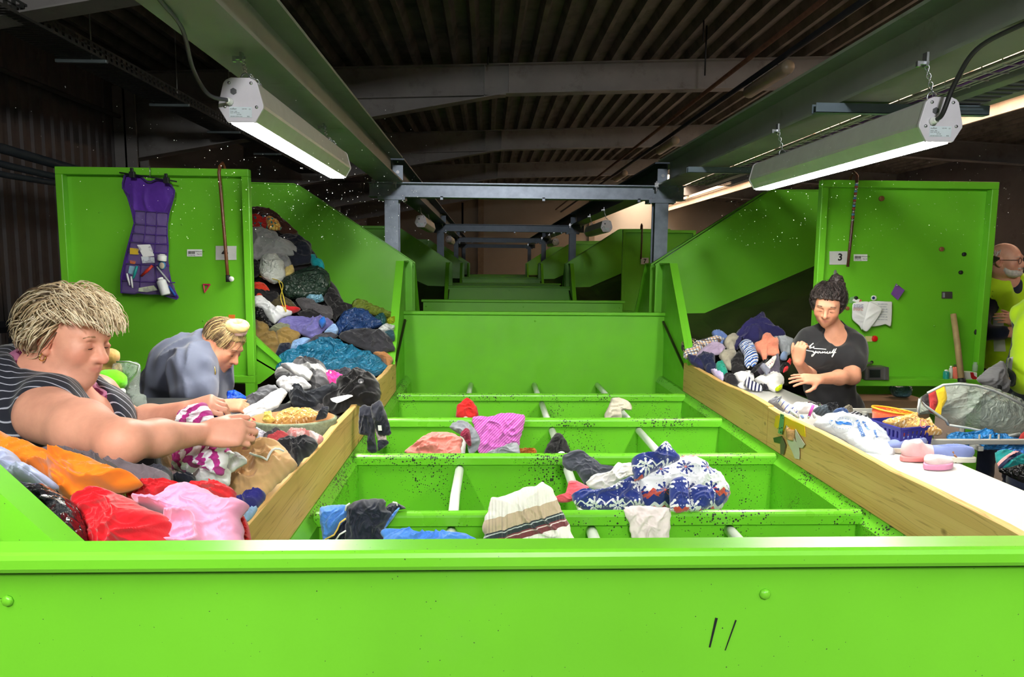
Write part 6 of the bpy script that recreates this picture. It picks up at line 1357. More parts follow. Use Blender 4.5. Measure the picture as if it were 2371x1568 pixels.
slot_box('tissue_pack', 'white and blue tissue pack in a middle organiser pocket', 'packet', [(335, 1030), (490, 1040), (498, 1105), (350, 1110)], spots('tissue_print', (214, 224, 232), [(60, 110, 180), (200, 60, 50)], 50, .3))
slot_box('orange_packet', 'orange packet in the left organiser pocket', 'packet', [(205, 1075), (265, 1085), (262, 1120), (208, 1112)], paint('orange_pack', (230, 120, 30), .5))
slot_box('blue_pack', 'pale blue packet beside the turquoise tool in the organiser', 'packet', [(200, 1140), (265, 1150), (245, 1250), (185, 1225)], paint('paleblue_pack', (150, 196, 220), .4))
slot_box('leaflet', 'green and white leaflet in the lowest organiser pocket', 'leaflet', [(310, 1400), (480, 1370), (530, 1425), (400, 1450), (305, 1440)], spots('leaflet_print', (196, 208, 180), [(200, 60, 60), (90, 150, 90)], 40, .3))
def cyl_px(name, label, cat, a, b, r, mat, y, cap=None, group=None, capmat=None):
    A_, B_ = at(*a, y=y), at(*b, y=y); t = thing(name, label, cat, np.minimum(A_, B_), group)
    d = B_-A_; L_ = np.linalg.norm(d); MB().lathe(A_, [(r*.9, 0), (r, .006), (r, L_*.80), (r*.8, L_*.88), (r*.55, L_*.9)], 16, d).build('body', mat, t, True)
    MB().lathe(A_+d*.9, [(r*.6, 0), (r*.6, L_*.10), (r*.5, L_*.12)], 14, d).build('cap', capmat or PAPER, t, True); return t
zo = lambda a, b: ZO([(a, b)])[0]
cyl_px('spray_can', 'white spray can in the lowest right organiser pocket', 'can', zo(630, 1480), zo(560, 1285), .028, paint('can_white', (222, 226, 232), .3), 4.31, None, PK)
cyl_px('pill_bottle', 'white bottle with lid in the right organiser pocket', 'bottle', zo(580, 1085), zo(585, 1005), .026, paint('bottle_white', (226, 228, 230), .4), 4.31, None, PK)
for nm, lb, a, b, r, c_ in (('pen', 'white pen in the lower left organiser pocket', (205, 1370), (170, 1230), .006, (230, 230, 235)), ('pen', 'second white pen right of the first in the organiser', (238, 1400), (220, 1265), .006, (232, 232, 238)),
                        ('toothbrush', 'turquoise handled tool in the left organiser pocket', (245, 1290), (290, 1145), .009, (30, 150, 150)), ('scissors_handle', 'red scissors in the middle organiser pocket', (340, 1260), (470, 1140), .010, (190, 50, 36)),
                        ('tweezers', 'silver tweezers in the right organiser pocket', (520, 1150), (670, 1335), .006, (180, 184, 190)), ('marker', 'blue marker in the lower right organiser pocket', (665, 1380), (740, 1490), .008, (30, 80, 180))):
    m = MB().tube([at(*zo(*a), y=4.315), at(*zo((a[0]+b[0])/2, (a[1]+b[1])/2), y=4.313), at(*zo(*b), y=4.315)], np.array([.7, 1, .8])*r, 8); tag(m.build(nm, paint('%s_%d_%d' % (nm, c_[0], c_[1]), c_, .35), None, True), lb, 'tool', PK)
t = thing('hair_brush', 'blue hairbrush in the right organiser pocket', 'brush', at(*zo(590, 1200), y=4.31), PK)
MB().ball(at(*zo(583, 1135), y=4.315), (.022, .010, .026), 14, 10).build('head', paint('brush_blue', (50, 130, 180), .4), t, True); MB().ball(at(*zo(580, 1138), y=4.308), (.016, .007, .020), 12, 8).build('bristles', paint('bristle', (190, 180, 160), .8), t, True)

# ---- right panel: magnets, papers, devices
def disc(px, py, r, mat, label, name='magnet', th=.012, y=YP): return tag(MB().lathe(at(px, py, y=y+.006), [(r, 0), (r, th*.8), (r*.85, th)], 18, (0, -1, 0)).build(name, mat, None, True), label, 'magnet', 'magnets on the right panel')
WD = paint('wood_disc', (150, 96, 60), .5, 0, .3, 60.); BK_ = BLACKR
disc(2040, 460, .017, WD, 'round wooden magnet high on the right panel'); disc(2179, 577, .015, WD, 'round wooden magnet above the black magnets on the right panel')
disc(2231, 589, .013, BK_, 'small black magnet, upper of the pair at the panel edge'); disc(2223.5, 631, .013, BK_, 'small black magnet, lower of the pair at the panel edge'); disc(2263, 769, .023, BK_, 'large black round magnet low at the right panel edge')
t = disc(2022, 690, .017, PAPER, 'white magnet like an eye with blue centre'); MB().lathe(at(2022.5, 690, y=YP-.006), [(.010, 0), (.008, .003)], 14, (0, -1, 0)).build('pupil', paint('eye_blue', (24, 44, 110), .2), t, True)
disc(2024, 784, .020, paint('red_magnet', (216, 24, 22), .35), 'bright red round magnet on the right panel'); disc(1981, 690, .012, BK_, 'black magnet holding small cards beside the dark haired woman'); disc(1961, 714, .013, WD, 'wooden magnet right beside the dark haired woman')
poly_plate('note_card', rect(2003.5, 778.5, 2020, 791), YP, .002, paint('yellow_card', (214, 206, 140), .6), None, 'small yellowish card under the red magnet', 'card')
poly_plate('photo_card', [(1968, 689), (1978, 686), (1976, 703), (1966, 701)], YP, .002, spots('green_photo', (120, 170, 110), [(30, 110, 60), (220, 220, 210)], 60, .3), None, 'small green photo card under the black magnet', 'card')
poly_plate('white_card', [(1976, 692), (1991, 693), (1988, 702), (1974, 697)], YP-.003, .002, PAPER, None, 'small white card under the black magnet', 'card'); poly_plate('red_card', [(1989, 692), (1996, 695), (1992, 701), (1988, 700)], YP, .002, paint('red_card', (200, 110, 100), .6), None, 'small red card under the black magnet', 'card')
t = garment('note_sheet', 'white handwritten sheet on the right of the panel notes', 'paper', [(2012, 698.5), (2062, 698.5), (2066, 701), (2063.5, 755), (2050, 751), (2036, 755), (2017, 756), (2014, 730)], 4.375, PAPER, thick=.006, tilt=89, fold=.004, sharp=.15, freq=5)
t2 = garment('note_sheet', 'white sheet with blue and red writing at the left of the panel notes', 'paper', [(1976, 702), (2011, 699), (2006, 730), (1996, 764), (1990, 755), (1974, 740), (1973, 720)], 4.365, PAPER, thick=.01, tilt=89, fold=.005, sharp=.15, freq=5)
t3 = garment('folded_note', 'folded white note in front of the panel notes', 'paper', [(2013, 699), (2043, 715), (2030, 740), (2008, 768), (1996, 761), (2004, 730)], 4.352, PAPER, thick=.012, tilt=89, fold=.004, sharp=.12, freq=4)
for o, px, py, lines, col in ((t2, 1976, 706, 4, (90, 90, 170)), (t2, 1975, 714, 3, (200, 90, 80)), (t, 2032, 705, 7, (110, 120, 150))):
    ink = paint('pen_%d' % col[0], col, .8)
    for i in range(lines): text_part('handwriting', ['mo ankert ilvo', 'lund as wero', 'bis 14 Uhr alle'][i % 3], .011, at(px, py+i*(2.6 if o is t2 else 6), y=4.345 if o is t2 else 4.358), (1, 0, -.02), (0, 0, 1), ink, o, .0002, shear=.3)
p = at(2088, 668, y=4.37); t = poly_plate('felt_tag', [(2076, 657), (2095, 672), (2079, 695), (2064, 681)], 4.375, .006, C_('purple_felt', (122, 76, 160)), None, 'purple felt tag pinned to the right panel', 'tag'); MB().ball(at(2077, 661, y=4.37), .006, 8, 6).build('pin', CHROME, t, True)
t = poly_plate('metal_card', rect(2181, 675.5, 2205, 691.5), YP, .003, paint('dark_card', (90, 84, 90), .3, .4), None, 'dark metallic picture card on the right panel', 'card'); poly_plate('card_figure', rect(2183, 678, 2188, 689), YP-.001, .001, paint('card_gold', (150, 150, 170), .4), t)
tag(MB().ball(at(1934, 634, y=4.36), (.012, .006, .026), 12, 10).build('grey_pad', paint('grey_pad', (104, 110, 104), .6), None, True), 'grey oval magnet pad above the dark hair bun', 'pad')
t = thing('emergency_stop', 'red mushroom emergency stop button on a blue-grey box behind the dark haired woman', 'switch', at(1995, 852, y=4.3))
m = MB(); m.prism([at(a, b, y=4.24) for a, b in ((1983, 843), (2003, 841), (2001, 849), (1996, 854), (1983, 854))], (0, .09, 0)); m.build('box', paint('switch_box', (66, 108, 124), .5), t, bevel=.003)
c = at(1994.5, 842, y=4.28); MB().lathe(c, [(.026, 0), (.022, .018), (.016, .03)], 16).build('collar', paint('switch_yellow', (230, 196, 20), .4), t, True); MB().lathe(c+V(.002, 0, .028), [(.014, 0), (.022, .006), (.023, .02), (.014, .028)], 16).build('button', paint('switch_red', (186, 34, 34), .35), t, True)
MB().tube([at(2002, 840, y=4.28), at(2010, 841, y=4.32), at(2018, 841, y=4.40)], .008, 8).build('cable', paint('cable_grey', (140, 136, 128), .5), t, True)
tag(MB().lathe(at(2018, 839, y=4.40), [(.011, 0), (.011, .004)], 14, (0, -1, 0)).build('cable_hole', BLACKR, None, True), 'round black cable hole in the right panel', 'hole')
t = thing('scale_display', 'dark grey scale display unit standing on the right panel shelf', 'display', at(2030, 880, y=4.33)); ZD = lambda pts: [(1960+a/6.974, 800+b/6.974) for a, b in pts]
m = MB(); m.prism([at(a, b, y=4.27) for a, b in ZD([(292, 352), (688, 352), (690, 560), (297, 560)])], (0, .09, 0)); m.build('housing', paint('display_grey', (84, 82, 78), .45), t, bevel=.003)
m = MB(); m.prism([at(a, b, y=4.266) for a, b in ZD([(368, 385), (556, 385), (556, 525), (368, 525)])], (0, .006, 0)); m.build('bezel', paint('bezel_dark', (70, 72, 76), .4), t); m = MB(); m.prism([at(a, b, y=4.264) for a, b in ZD([(378, 395), (545, 395), (545, 518), (378, 518)])], (0, .004, 0)); m.build('screen', paint('lcd_dark', (30, 38, 32), .15), t)
for q in ((320, 355, 336, 556), (602, 355, 634, 556)): m = MB(); m.prism([at(a, b, y=4.264) for a, b in ZD(rect(*q))], (0, .008, 0)); m.build('trim', CHROME, t)
SHY = 4.32
cyl_px('teal_bottle', 'small teal bottle with white cap on the right panel shelf', 'bottle', (2190, 881), (2191, 857), .018, paint('teal_liquid', (40, 150, 140), .2), SHY); cyl_px('label_bottle', 'clear green bottle with white label on the shelf', 'bottle', (2201, 881), (2202, 848), .012, paint('label_green', (206, 214, 206), .3), SHY+.02)
cyl_px('coral_bottle', 'coral pink bottle beside the wooden stick on the shelf', 'bottle', (2214, 881), (2213, 845), .019, paint('coral_plastic', (232, 116, 100), .4), SHY+.01, capmat=paint('cap_green', (70, 90, 50), .5))
t = thing('card_box', 'white box with a red arc on the right panel shelf', 'box', at(2250, 881, y=SHY)); ZB_ = ZD
m = MB(); m.prism([at(a, b, y=SHY-.02) for a, b in ZB_([(1915, 432), (2110, 440), (2112, 572), (1910, 572)])], (0, .07, 0)); m.build('carton', PAPER, t, bevel=.002)
m = MB(); m.prism([at(a, b, y=SHY-.022) for a, b in ZB_([(2000, 435), (2050, 435), (2065, 490), (2110, 520), (2110, 570), (2060, 570), (2015, 520)])], (0, .002, 0)); m.build('red_arc', paint('box_red', (190, 26, 36), .5), t)
tag(MB().lathe(at(2257, 860, y=SHY+.0), [(.015, 0), (.016, .04), (.010, .05), (.012, .06)], 14).build('clear_jar', plastic('clear_jar', (200, 214, 206), .1, .1, 20., alpha=.4), None, True), 'small clear plastic cup on the white box', 'jar')
t = thing('wooden_stick', 'thick wooden handle leaning upright against the right panel', 'stick', at(2228, 885, y=4.2)); MB().tube([at(2207, 727, y=4.36), at(2217, 800, y=4.31), at(2226, 878, y=4.24)], [.017, .018, .018], 12).build('shaft', paint('pale_wood', (172, 146, 104), .6, 0, .15, 20.), t, True)
MB().tube([at(2226, 876, y=4.24), at(2228, 889, y=4.23)], .024, 10).build('ferrule', BLACKR, t, True)
garment('pale_blue_bag', 'pale blue plastic bag under the right panel', 'bag', [(2062, 893), (2108, 890), (2106, 908), (2096, 920), (2070, 918), (2061, 906)], 4.7, special('bag_paleblue'), thick=.1, tilt=80)

tag(MB().box((2.55, 4.55, 0), (3.05, 4.95, .74)).build('cardboard_box', paint('cardboard', (170, 138, 108), .8), None, bevel=.004), 'plain cardboard box under the right panel', 'box')
# ---------------------------------------------------------------- things on the left table and beside the worker
STRAW = paint('sage_straw', (136, 146, 120), .85, 0, .25, 60., .6, 120.); STRAWR = paint('red_straw', (186, 40, 52), .8, 0, .3, 60., .6, 120.); KRAFT = paint('basket_lining', (176, 128, 84), .8, 0, .15, 14., .3, 30.)
def coil_basket(c, rx, ry, h, mat, lining, label, name='woven_basket'):
    t = thing(name, label, 'basket', c); prof = []; n = int(h/.011)
    for i in range(n):
        for a in (0, .5): prof.append((1+.05*i/n+(.016 if a else 0), h*(i+a)/n))
    m = MB(); seg = 56; vs = []; ang = np.arange(seg)*2*math.pi/seg
    inner = [(.95, h), (.92, h*.4), (.90, .012), (0.01, .012)]
    for r, z in [(.01, 0), (.97, 0)]+prof+[(1.0, h)]+inner: vs.append(np.stack([c[0]+rx*r*np.cos(ang), c[1]+ry*r*np.sin(ang), np.full(seg, c[2]+z)], 1))
    k1 = 2+len(prof)+1
    f = [[i*seg+j, i*seg+(j+1) % seg, (i+1)*seg+(j+1) % seg, (i+1)*seg+j] for i in range(k1-1) for j in range(seg)]; obj('coils', np.vstack(vs[:k1]), f, mat, t, True)
    g = [[i*seg+j, i*seg+(j+1) % seg, (i+1)*seg+(j+1) % seg, (i+1)*seg+j] for i in range(len(inner)) for j in range(seg)]; obj('lining', np.vstack(vs[k1-1:]), g, lining, t, True)
    return t
bc = at(678, 966, y=2.98); coil_basket(V(bc[0], bc[1], .852), .178, .135, bc[2]-.852, STRAW, KRAFT, 'oval sage green woven basket on the left table')
RB = spots('rubber_bands', (206, 164, 98), [(236, 220, 186), (170, 120, 60)], 90, .3)
ZK = lambda pts: [(520+a/9.12, 920+b/9.12) for a, b in pts]
garment('rubber_band_bag', 'clear bag full of tan rubber bands in the sage basket', 'bag', ZK([(1010,560),(1080,420),(1180,330),(1400,250),(1700,260),(1900,280),(2000,370),(1960,450),(1840,510),(1560,560),(1300,590)]), 2.95, RB, thick=.05, tilt=40, fold=.012, freq=14)
garment('yellow_balloon', 'small pale yellow cloth in the sage basket', 'cloth', ZK([(800,500),(850,420),(860,330),(980,290),(1000,390),(1070,480),(960,550),(850,540)]), 2.9, C_('pale_yellow', (236, 212, 110)), thick=.04, tilt=55)
garment('dark_sock', 'dark sock hanging over the right rim of the sage basket', 'sock', ZK([(1925,480),(1990,330),(2080,200),(2200,200),(2180,340),(2140,440),(2010,470)]), 2.92, C_('dark_sock', (50, 52, 62)), thick=.03, tilt=55)
rc = at(556, 975, y=2.9); coil_basket(V(rc[0], rc[1]+.02, .852), .052, .05, max(.1, rc[2]-.852), STRAWR, STRAWR, 'small red woven basket left of the sage basket')
garment('white_ankle_sock', 'white ankle sock in front of the red basket', 'sock', ZK([(165,665),(260,625),(350,640),(480,720),(560,790),(595,870),(480,880),(380,800),(240,790)]), 2.62, C_('sock_white', (232, 232, 238)), thick=.04, tilt=45)
garment('grey_ankle_sock', 'pale grey sock standing beside the sage basket', 'sock', ZK([(605,890),(620,760),(700,665),(800,720),(935,795),(850,870),(820,940),(700,950)]), 2.62, C_('sock_pale', (204, 204, 216)), thick=.05, tilt=50)
garment('black_sock', 'black folded sock below the white ankle sock', 'sock', ZK([(165,920),(200,820),(340,795),(470,850),(520,910),(300,930)]), 2.5, C_('sock_black', (40, 41, 50)), thick=.035, tilt=45)
garment('melange_sock', 'grey melange sock with yellow band near the tan fleece', 'sock', ZK([(150,1020),(220,950),(400,915),(560,910),(620,960),(600,1005),(400,1010)]), 2.42, C_('sock_melange', (140, 140, 150), **KN), thick=.03, tilt=40)
CROP['h'] = (380, 900, 6.818)
STR = stripes('pink_white_stripes', [(0, (238, 236, 244)), (.52, (184, 54, 142))], .030, .35)
t = thing('striped_shirt', 'magenta and white striped shirt held in both hands by the blonde woman', 'shirt', at(470, 1085, y=1.85))
garment('upper_bunch', None, None, zc('h', [(215,445),(300,340),(450,258),(660,232),(725,330),(805,470),(830,560),(600,600),(400,600),(215,570)]), 1.90, STR, thick=.07, tilt=70, fold=.026, parent=t, uvang=.4)
garment('hanging_body', None, None, zc('h', [(150,1010),(300,900),(420,840),(560,820),(830,860),(970,890),(1005,1050),(995,1200),(905,1370),(815,1335),(775,1260),(560,1210),(440,1330),(300,1318),(145,1268),(135,1160)]), 1.86, STR, thick=.09, tilt=72, fold=.03, ang=1.2, parent=t, uvang=-.6)
garment('side_flap', None, None, zc('h', [(960,900),(1050,980),(1108,1030),(1050,1100),(985,1100)]), 1.88, STR, thick=.03, tilt=72, fold=.02, parent=t)
garment('blue_bin_bag', 'shiny blue plastic bag in the hands of the woman in grey', 'bag', zc('h', [(1035,60),(1130,38),(1250,90),(1335,190),(1220,250),(1110,260),(1100,350),(1000,470),(880,470),(815,440),(900,370),(1010,300)]), 3.22, special('bag_blue'), thick=.08, tilt=55, fold=.02)
garment('green_cloth', 'emerald green cloth behind the arm of the blonde woman', 'cloth', zc('h', [(-20,600),(20,560),(210,478),(218,560),(180,600),(60,640)]), 2.5, C_('emerald_cloth', (20, 150, 104)), thick=.03, tilt=60)
# plush toys and clear bags behind the blonde woman
def plush(name, label, parts, mat, h=.006, fuzz=.004):
    s = SDF()
    for c, r in parts: s.ell(c, r, None, .02)
    s.disp = lambda q: -fuzz*noise3(q*160); v, f = s.mesh(h); return tag(obj(name, v, f, mat, None, True), label, 'plush toy', 'plush toys in the clear bag')
TANF = C_('tan_fur', (200, 158, 98), weave=300, wstr=.6); LIMEF = C_('lime_fur', (112, 226, 20), weave=300, wstr=.6)
a = at(256, 826, y=2.75); b = at(238, 852, y=2.75); plush('tan_plush', 'tan plush toy behind the face of the blonde woman', [(a, (.034, .035, .032)), (b, (.035, .04, .045)), (at(262, 858, y=2.78), (.03, .04, .04))], TANF)
plush('lime_plush', 'round lime green plush ball behind the blonde woman', [(at(252, 884, y=2.6), (.062, .06, .046)), (at(232, 892, y=2.6), (.035, .04, .035))], LIMEF)
t = plush('rag_doll', 'small doll with plain white head and red dotted body', [(at(232, 919, y=2.5), (.026, .025, .022))], C_('doll_white', (226, 226, 228)), .005, .001)
v, f = SDF().ell(at(258, 921, y=2.5), (.028, .03, .022), None, .02).ell(at(268, 933, y=2.5), (.03, .03, .02), None, .02).mesh(.005); obj('red_body', v, f, spots('red_dotted', (206, 40, 40), [(240, 220, 220)], 70, .2), t, True)
for q in ((252, 918), (283, 907)): MB().ball(at(*q, y=2.46), .012, 10, 8).build('paw', MATS['doll_white'], t, True)
MESHBAG = plastic('clear_mesh_bag', (196, 210, 204), .2, .5, 60., alpha=.42)
t = garment('clear_mesh_bag', 'tall clear woven plastic bag full of toys behind the blonde woman', 'bag', [(262, 842), (300, 838), (320, 842), (324, 856), (322, 890), (326, 925), (324, 960), (278, 975), (262, 930), (268, 890)], 2.72, MESHBAG, thick=.07, tilt=80, fold=.012)
MB().tube([at(*q, y=2.66) for q in ((270, 838), (300, 838), (322, 846), (318, 862), (300, 886), (286, 920))], .004, 6).build('rim', paint('bag_rim', (190, 204, 200), .4), t, True)
garment('clear_tub_bag', 'low clear woven bag between the two women on the left', 'bag', [(282, 938), (316, 912), (338, 918), (341, 960), (300, 972), (280, 970)], 2.66, MESHBAG, thick=.05, tilt=75, fold=.008)
tag(MB().box((-1.50, 2.5, 0), (-1.20, 2.95, 1.07)).build('toy_crate', paint('crate_dark', (40, 42, 46), .6), None, bevel=.01), 'dark crate under the toys behind the blonde woman', 'crate')

# ---------------------------------------------------------------- things on the right table
GS = 'things on the right table'
CROP['k'] = (1770, 920, 9.879); CROP['l'] = (1860, 950, 10.309); CROP['m'] = (2010, 930, 10.452); CROP['n'] = (2100, 880, 6.273)
def gk(nm, lb, ct, pts, y, col, tilt=45, k='k', **kw):
    m_ = col if hasattr(col, 'node_tree') else C_('t_'+nm, col)
    if 'center' in kw: kw['center'] = zc(k, [kw['center']])[0]
    return garment(nm, lb, ct, zc(k, pts), y, m_, tilt=tilt, group=GS, **{**dict(thick=.05), **kw})
gk('grey_wool_sock', 'grey melange sock on the far part of the white table by the board', 'sock', [(75,110),(160,50),(250,10),(380,0),(385,30),(300,60),(260,120),(330,200),(440,290),(470,330),(380,290),(250,200),(140,160)], 3.45, (130,132,140), center=(230, 110), **{})
gk('striped_white_sock', 'white sock with blue stripes against the right pine board', 'sock', [(290,70),(400,95),(540,150),(620,250),(700,340),(790,470),(720,440),(620,370),(500,350),(440,250),(360,160)], 3.3, stripes('sock_blue_lines', [(0,(232,234,242)),(.8,(96,110,190))], .024, .9), center=(520, 250))
gk('dark_printed_cloth', 'dark printed cloth behind the white tank top', 'cloth', [(895,185),(980,150),(1150,150),(1300,190),(1330,225),(1100,230),(920,220)], 3.45, spots('dark_floral', (50,46,48), [(160,60,100),(90,120,70)], 50, .3), 30, thick=.03)
gk('white_tank_top', 'white tank top behind the wicker tray', 'tank top', [(600,210),(680,150),(800,190),(900,190),(960,160),(1120,190),(1240,240),(1150,350),(950,370),(760,360),(680,310)], 3.35, (236,232,230), 40)
gk('ribbed_grey_sock', 'ribbed slate grey sock right of the pens', 'sock', [(1110,300),(1220,240),(1330,230),(1480,320),(1600,380),(1620,435),(1400,435),(1220,390)], 3.2, stripes('rib_slate', [(0,(70,80,90)),(.6,(50,58,66))], .012, 1.), 40)
gk('black_rolled_socks', 'rolled pair of black socks on the right table', 'socks', [(1355,215),(1420,160),(1520,165),(1645,180),(1650,260),(1560,340),(1430,330),(1380,290)], 3.2, (34,35,40), 50, thick=.06)
gk('navy_sock', 'navy sock behind the white printed bag', 'sock', [(1560,350),(1640,265),(1780,270),(1850,330),(1870,420),(1990,500),(1850,490),(1660,440)], 3.1, (58,82,128), 45)
gk('olive_sock', 'olive brown sock by the patterned trousers', 'sock', [(1770,260),(1880,225),(1990,300),(2000,380),(1880,380),(1840,320)], 3.25, (104,98,84), 45)
gk('black_striped_sock', 'black sock with thin white lines behind the printed bag', 'sock', [(1880,390),(2000,380),(2200,450),(2371,500),(2371,540),(2200,540),(2080,510),(1960,470)], 3.05, stripes('fine_lines', [(0,(40,40,46)),(.75,(170,170,176))], .012, 1.2), 40)
wt = at(1770+900/9.879, 920+450/9.879, y=3.08); coil_basket(V(wt[0], wt[1], .852), .075, .045, .05, paint('wicker', (176, 134, 88), .8, 0, .3, 60., .6, 120.), KRAFT, 'small wicker tray holding pens on the right table', 'wicker_tray')
for nm, lb, a, b, c_ in (('pen', 'shiny pink and gold pen in the wicker tray', (1120, 175), (1000, 490), (196, 70, 160)), ('marker', 'long white marker leaning out of the wicker tray', (600, 290), (790, 480), (226, 228, 236)), ('pen', 'short blue pen in the wicker tray', (845, 410), (890, 490), (120, 150, 210)), ('marker', 'pale grey marker at the right of the wicker tray', (1120, 360), (1150, 480), (206, 214, 222))):
    A_, B_ = [at(1770+q[0]/9.879, 920+q[1]/9.879, y=3.05) for q in (a, b)]
    t = thing(nm, lb, 'pen', np.minimum(A_, B_), GS); MB().tube([A_, A_*.2+B_*.8], .0065, 8).build('barrel', paint('barrel_%d_%d' % c_[:2], c_, .3), t, True); MB().tube([A_*.2+B_*.8, B_], [.0065, .003], 8).build('tip', CHROME, t, True)
BAGW = plastic('bag_fish', (196, 204, 210), .35, .45, 14.)
bag = gk('printed_white_bag', 'white plastic bag with blue print and lettering on the right table', 'bag', [(240,310),(420,160),(680,145),(1100,215),(1480,290),(1750,420),(2000,620),(2140,850),(2160,1120),(1900,1130),(1500,1000),(1240,860),(900,650),(560,500),(230,360)], 2.95, BAGW, 28, 'l', thick=.085, fold=.012, freq=7, center=(1350, 600))
bvb = bvh_of(bag); BLU = paint('bag_blue_print', (10, 96, 176), .5)
def print_on(tree, name, txt, size, a, b, mat, parent, y, flip=1):
    A_, B_ = onto(tree, *a, .004, y), onto(tree, *b, .004, y); r = nrm(B_-A_); d = nrm(ray(*a)); u = nrm(np.cross(r, d))*-flip
    o = text_part(name, txt, size, A_, r, u, mat, parent, .0, bold=size*.035); L = WL[o]
    me = o.data; co_ = np.array([v.co for v in me.vertices])+L-A_; wid = (co_@r).max(); sc_ = min(1., np.linalg.norm(B_-A_)/wid)
    for v, q in zip(me.vertices, co_): v.co = Vector(A_+r*(q@r)*sc_+u*(q@u)*min(1., sc_*2.2)-L)
    for v in me.vertices:
        w = np.array(v.co)+L; dd = w-CAM_P; h_ = tree.ray_cast(Vector(CAM_P), Vector(nrm(dd)))
        if h_[0] is not None and np.linalg.norm(np.array(h_[0])-w) < .06: v.co = Vector(np.array(h_[0])-nrm(dd)*.0025-L)
    return o
zl = lambda a, b: zc('l', [(a, b)])[0]
print_on(bvb, 'lettering', 'FISCHGESCHÄFT M', .020, zl(1400, 640), zl(1240, 250), BLU, bag, 2.9); print_on(bvb, 'lettering', 'Neubauer Bah', .017, zl(1540, 490), zl(1400, 270), BLU, bag, 2.9); print_on(bvb, 'lettering', 'Arnstadt', .015, zl(1740, 660), zl(1670, 470), BLU, bag, 2.9)
for pts in ([(720,240),(760,245),(830,280),(900,270),(940,300),(900,350),(850,345),(800,330),(770,290)], [(820,258),(920,262),(1050,275),(1160,310),(1150,325),(1000,310),(940,300)], [(930,300),(1050,320),(1175,345),(1170,358),(1020,345),(930,325)], [(645,240),(690,235),(720,250),(690,262),(650,258)]):
    m = MB(); q = [onto(bvb, *zl(*p_), .003, 2.9) for p_ in pts]; cq = np.mean(q, 0); m.add([cq]+q, [[0, i+1, (i+1) % len(q)+1] for i in range(len(q))]); m.build('emblem', BLU, bag)
for i in range(26):
    a_ = i/26*2*math.pi; p_ = onto(bvb, *zl(900+290*math.cos(a_)+10, 310+130*math.sin(a_)+30*math.cos(a_)), .003, 2.9); MB().ball(p_, .0016, 6, 4).build('emblem_dot', BLU, bag)
# orange fabric tub
oc = at(2070, 952, y=3.22); t = thing('orange_tub', 'orange fabric tub with yellow rim and netting on the right table', 'tub', V(oc[0], oc[1], .852), GS); rx = .098; hh = oc[2]-.852
ORG = C_('orange_nylon', (246, 92, 56), rough=.5, var=.06); seg = 40; an = np.arange(seg)*2*math.pi/seg; cx_, cy_ = oc[0], oc[1]
g = []
for r_, z_ in ((.88, 0), (.93, .3), (.97, .7), (1.0, 1.0)): g.append(np.stack([cx_+rx*r_*np.cos(an)*(1+.015*np.sin(5*an+z_*4)), cy_+rx*.9*r_*np.sin(an), np.full(seg, .852+hh*z_)-.012*np.cos(an)*z_], 1))
for r_, z_ in ((.96, .98), (.92, .5), (.86, .02), (.01, .02)): g.append(np.stack([cx_+rx*r_*np.cos(an), cy_+rx*.9*r_*np.sin(an), np.full(seg, .852+hh*z_)-.012*np.cos(an)*z_], 1))
ff = [[i*seg+j, i*seg+(j+1) % seg, (i+1)*seg+(j+1) % seg, (i+1)*seg+j] for i in range(len(g)-1) for j in range(seg)]; obj('wall', np.vstack(g), ff, ORG, t, True)
rp = [(cx_+rx*math.cos(q), cy_+rx*.9*math.sin(q), .852+hh+.003-.012*math.cos(q)) for q in np.linspace(0, 2*math.pi, 44)]; MB().tube(rp, .005, 7).build('rim', paint('rim_yellow', (250, 166, 40), .5), t, True)
m = MB()
for q in np.linspace(-.8, .8, 8): w_ = math.sqrt(1-q*q)*rx; m.tube([(cx_+q*rx, cy_-w_*.9, .85+hh*.96), (cx_+q*rx, cy_, .85+hh*.86), (cx_+q*rx, cy_+w_*.9, .85+hh*.96)], .0018, 5); m.tube([(cx_-w_, cy_+q*rx*.9, .85+hh*.96), (cx_, cy_+q*rx*.9, .85+hh*.86), (cx_+w_, cy_+q*rx*.9, .85+hh*.96)], .0018, 5)
m.build('netting', MATS['rim_yellow'], t, True)
tag(MB().lathe((cx_, cy_, .86), [(rx*.8, 0), (rx*.85, hh*.55), (rx*.5, hh*.62)], 24).build('tub_liner', paint('liner_pale', (226, 206, 200), .7), None, True), 'pale paper lining inside the orange tub', 'liner')
# small blue basket
t = thing('blue_basket', 'small dark blue plastic basket with a round yellow badge on the right table', 'basket', (1.86, 2.93, .852), GS); BLUP = paint('navy_plastic', (42, 42, 128), .35)
zt = .957; B0, L0, R0 = V(1.795, 2.86, .853), V(1.755, 3.03, .853), V(1.955, 2.905, .853); K0 = L0+R0-B0; ctr = (L0+R0)/2
def up_(p): q = ctr+(p-ctr)*1.10; return V(q[0], q[1], zt)
def wall(p, q, ns):
    m = MB(); P0, Q0, P1, Q1 = p, q, up_(p), up_(q); nn = nrm(np.cross(Q0-P0, V(0, 0, 1)))*.0025
    pt = lambda u, v: (P0*(1-u)+Q0*u)*(1-v)+(P1*(1-u)+Q1*u)*v
    def quad(u0, u1, v0, v1): m.prism([pt(u0, v0)-nn, pt(u1, v0)-nn, pt(u1, v1)-nn, pt(u0, v1)-nn], nn*2)
    for v0, v1 in ((0, .12), (.38, .56), (.86, 1.0)): quad(0, 1, v0, v1)
    us = np.linspace(0, 1, ns*2+2)
    for i in range(0, len(us)-1, 2):
        for v0, v1 in ((.12, .38), (.56, .86)): quad(us[i], us[i+1], v0, v1)
    m.build('wall', BLUP, t)
wall(L0, B0, 8); wall(B0, R0, 7); wall(R0, K0, 8); wall(K0, L0, 7)
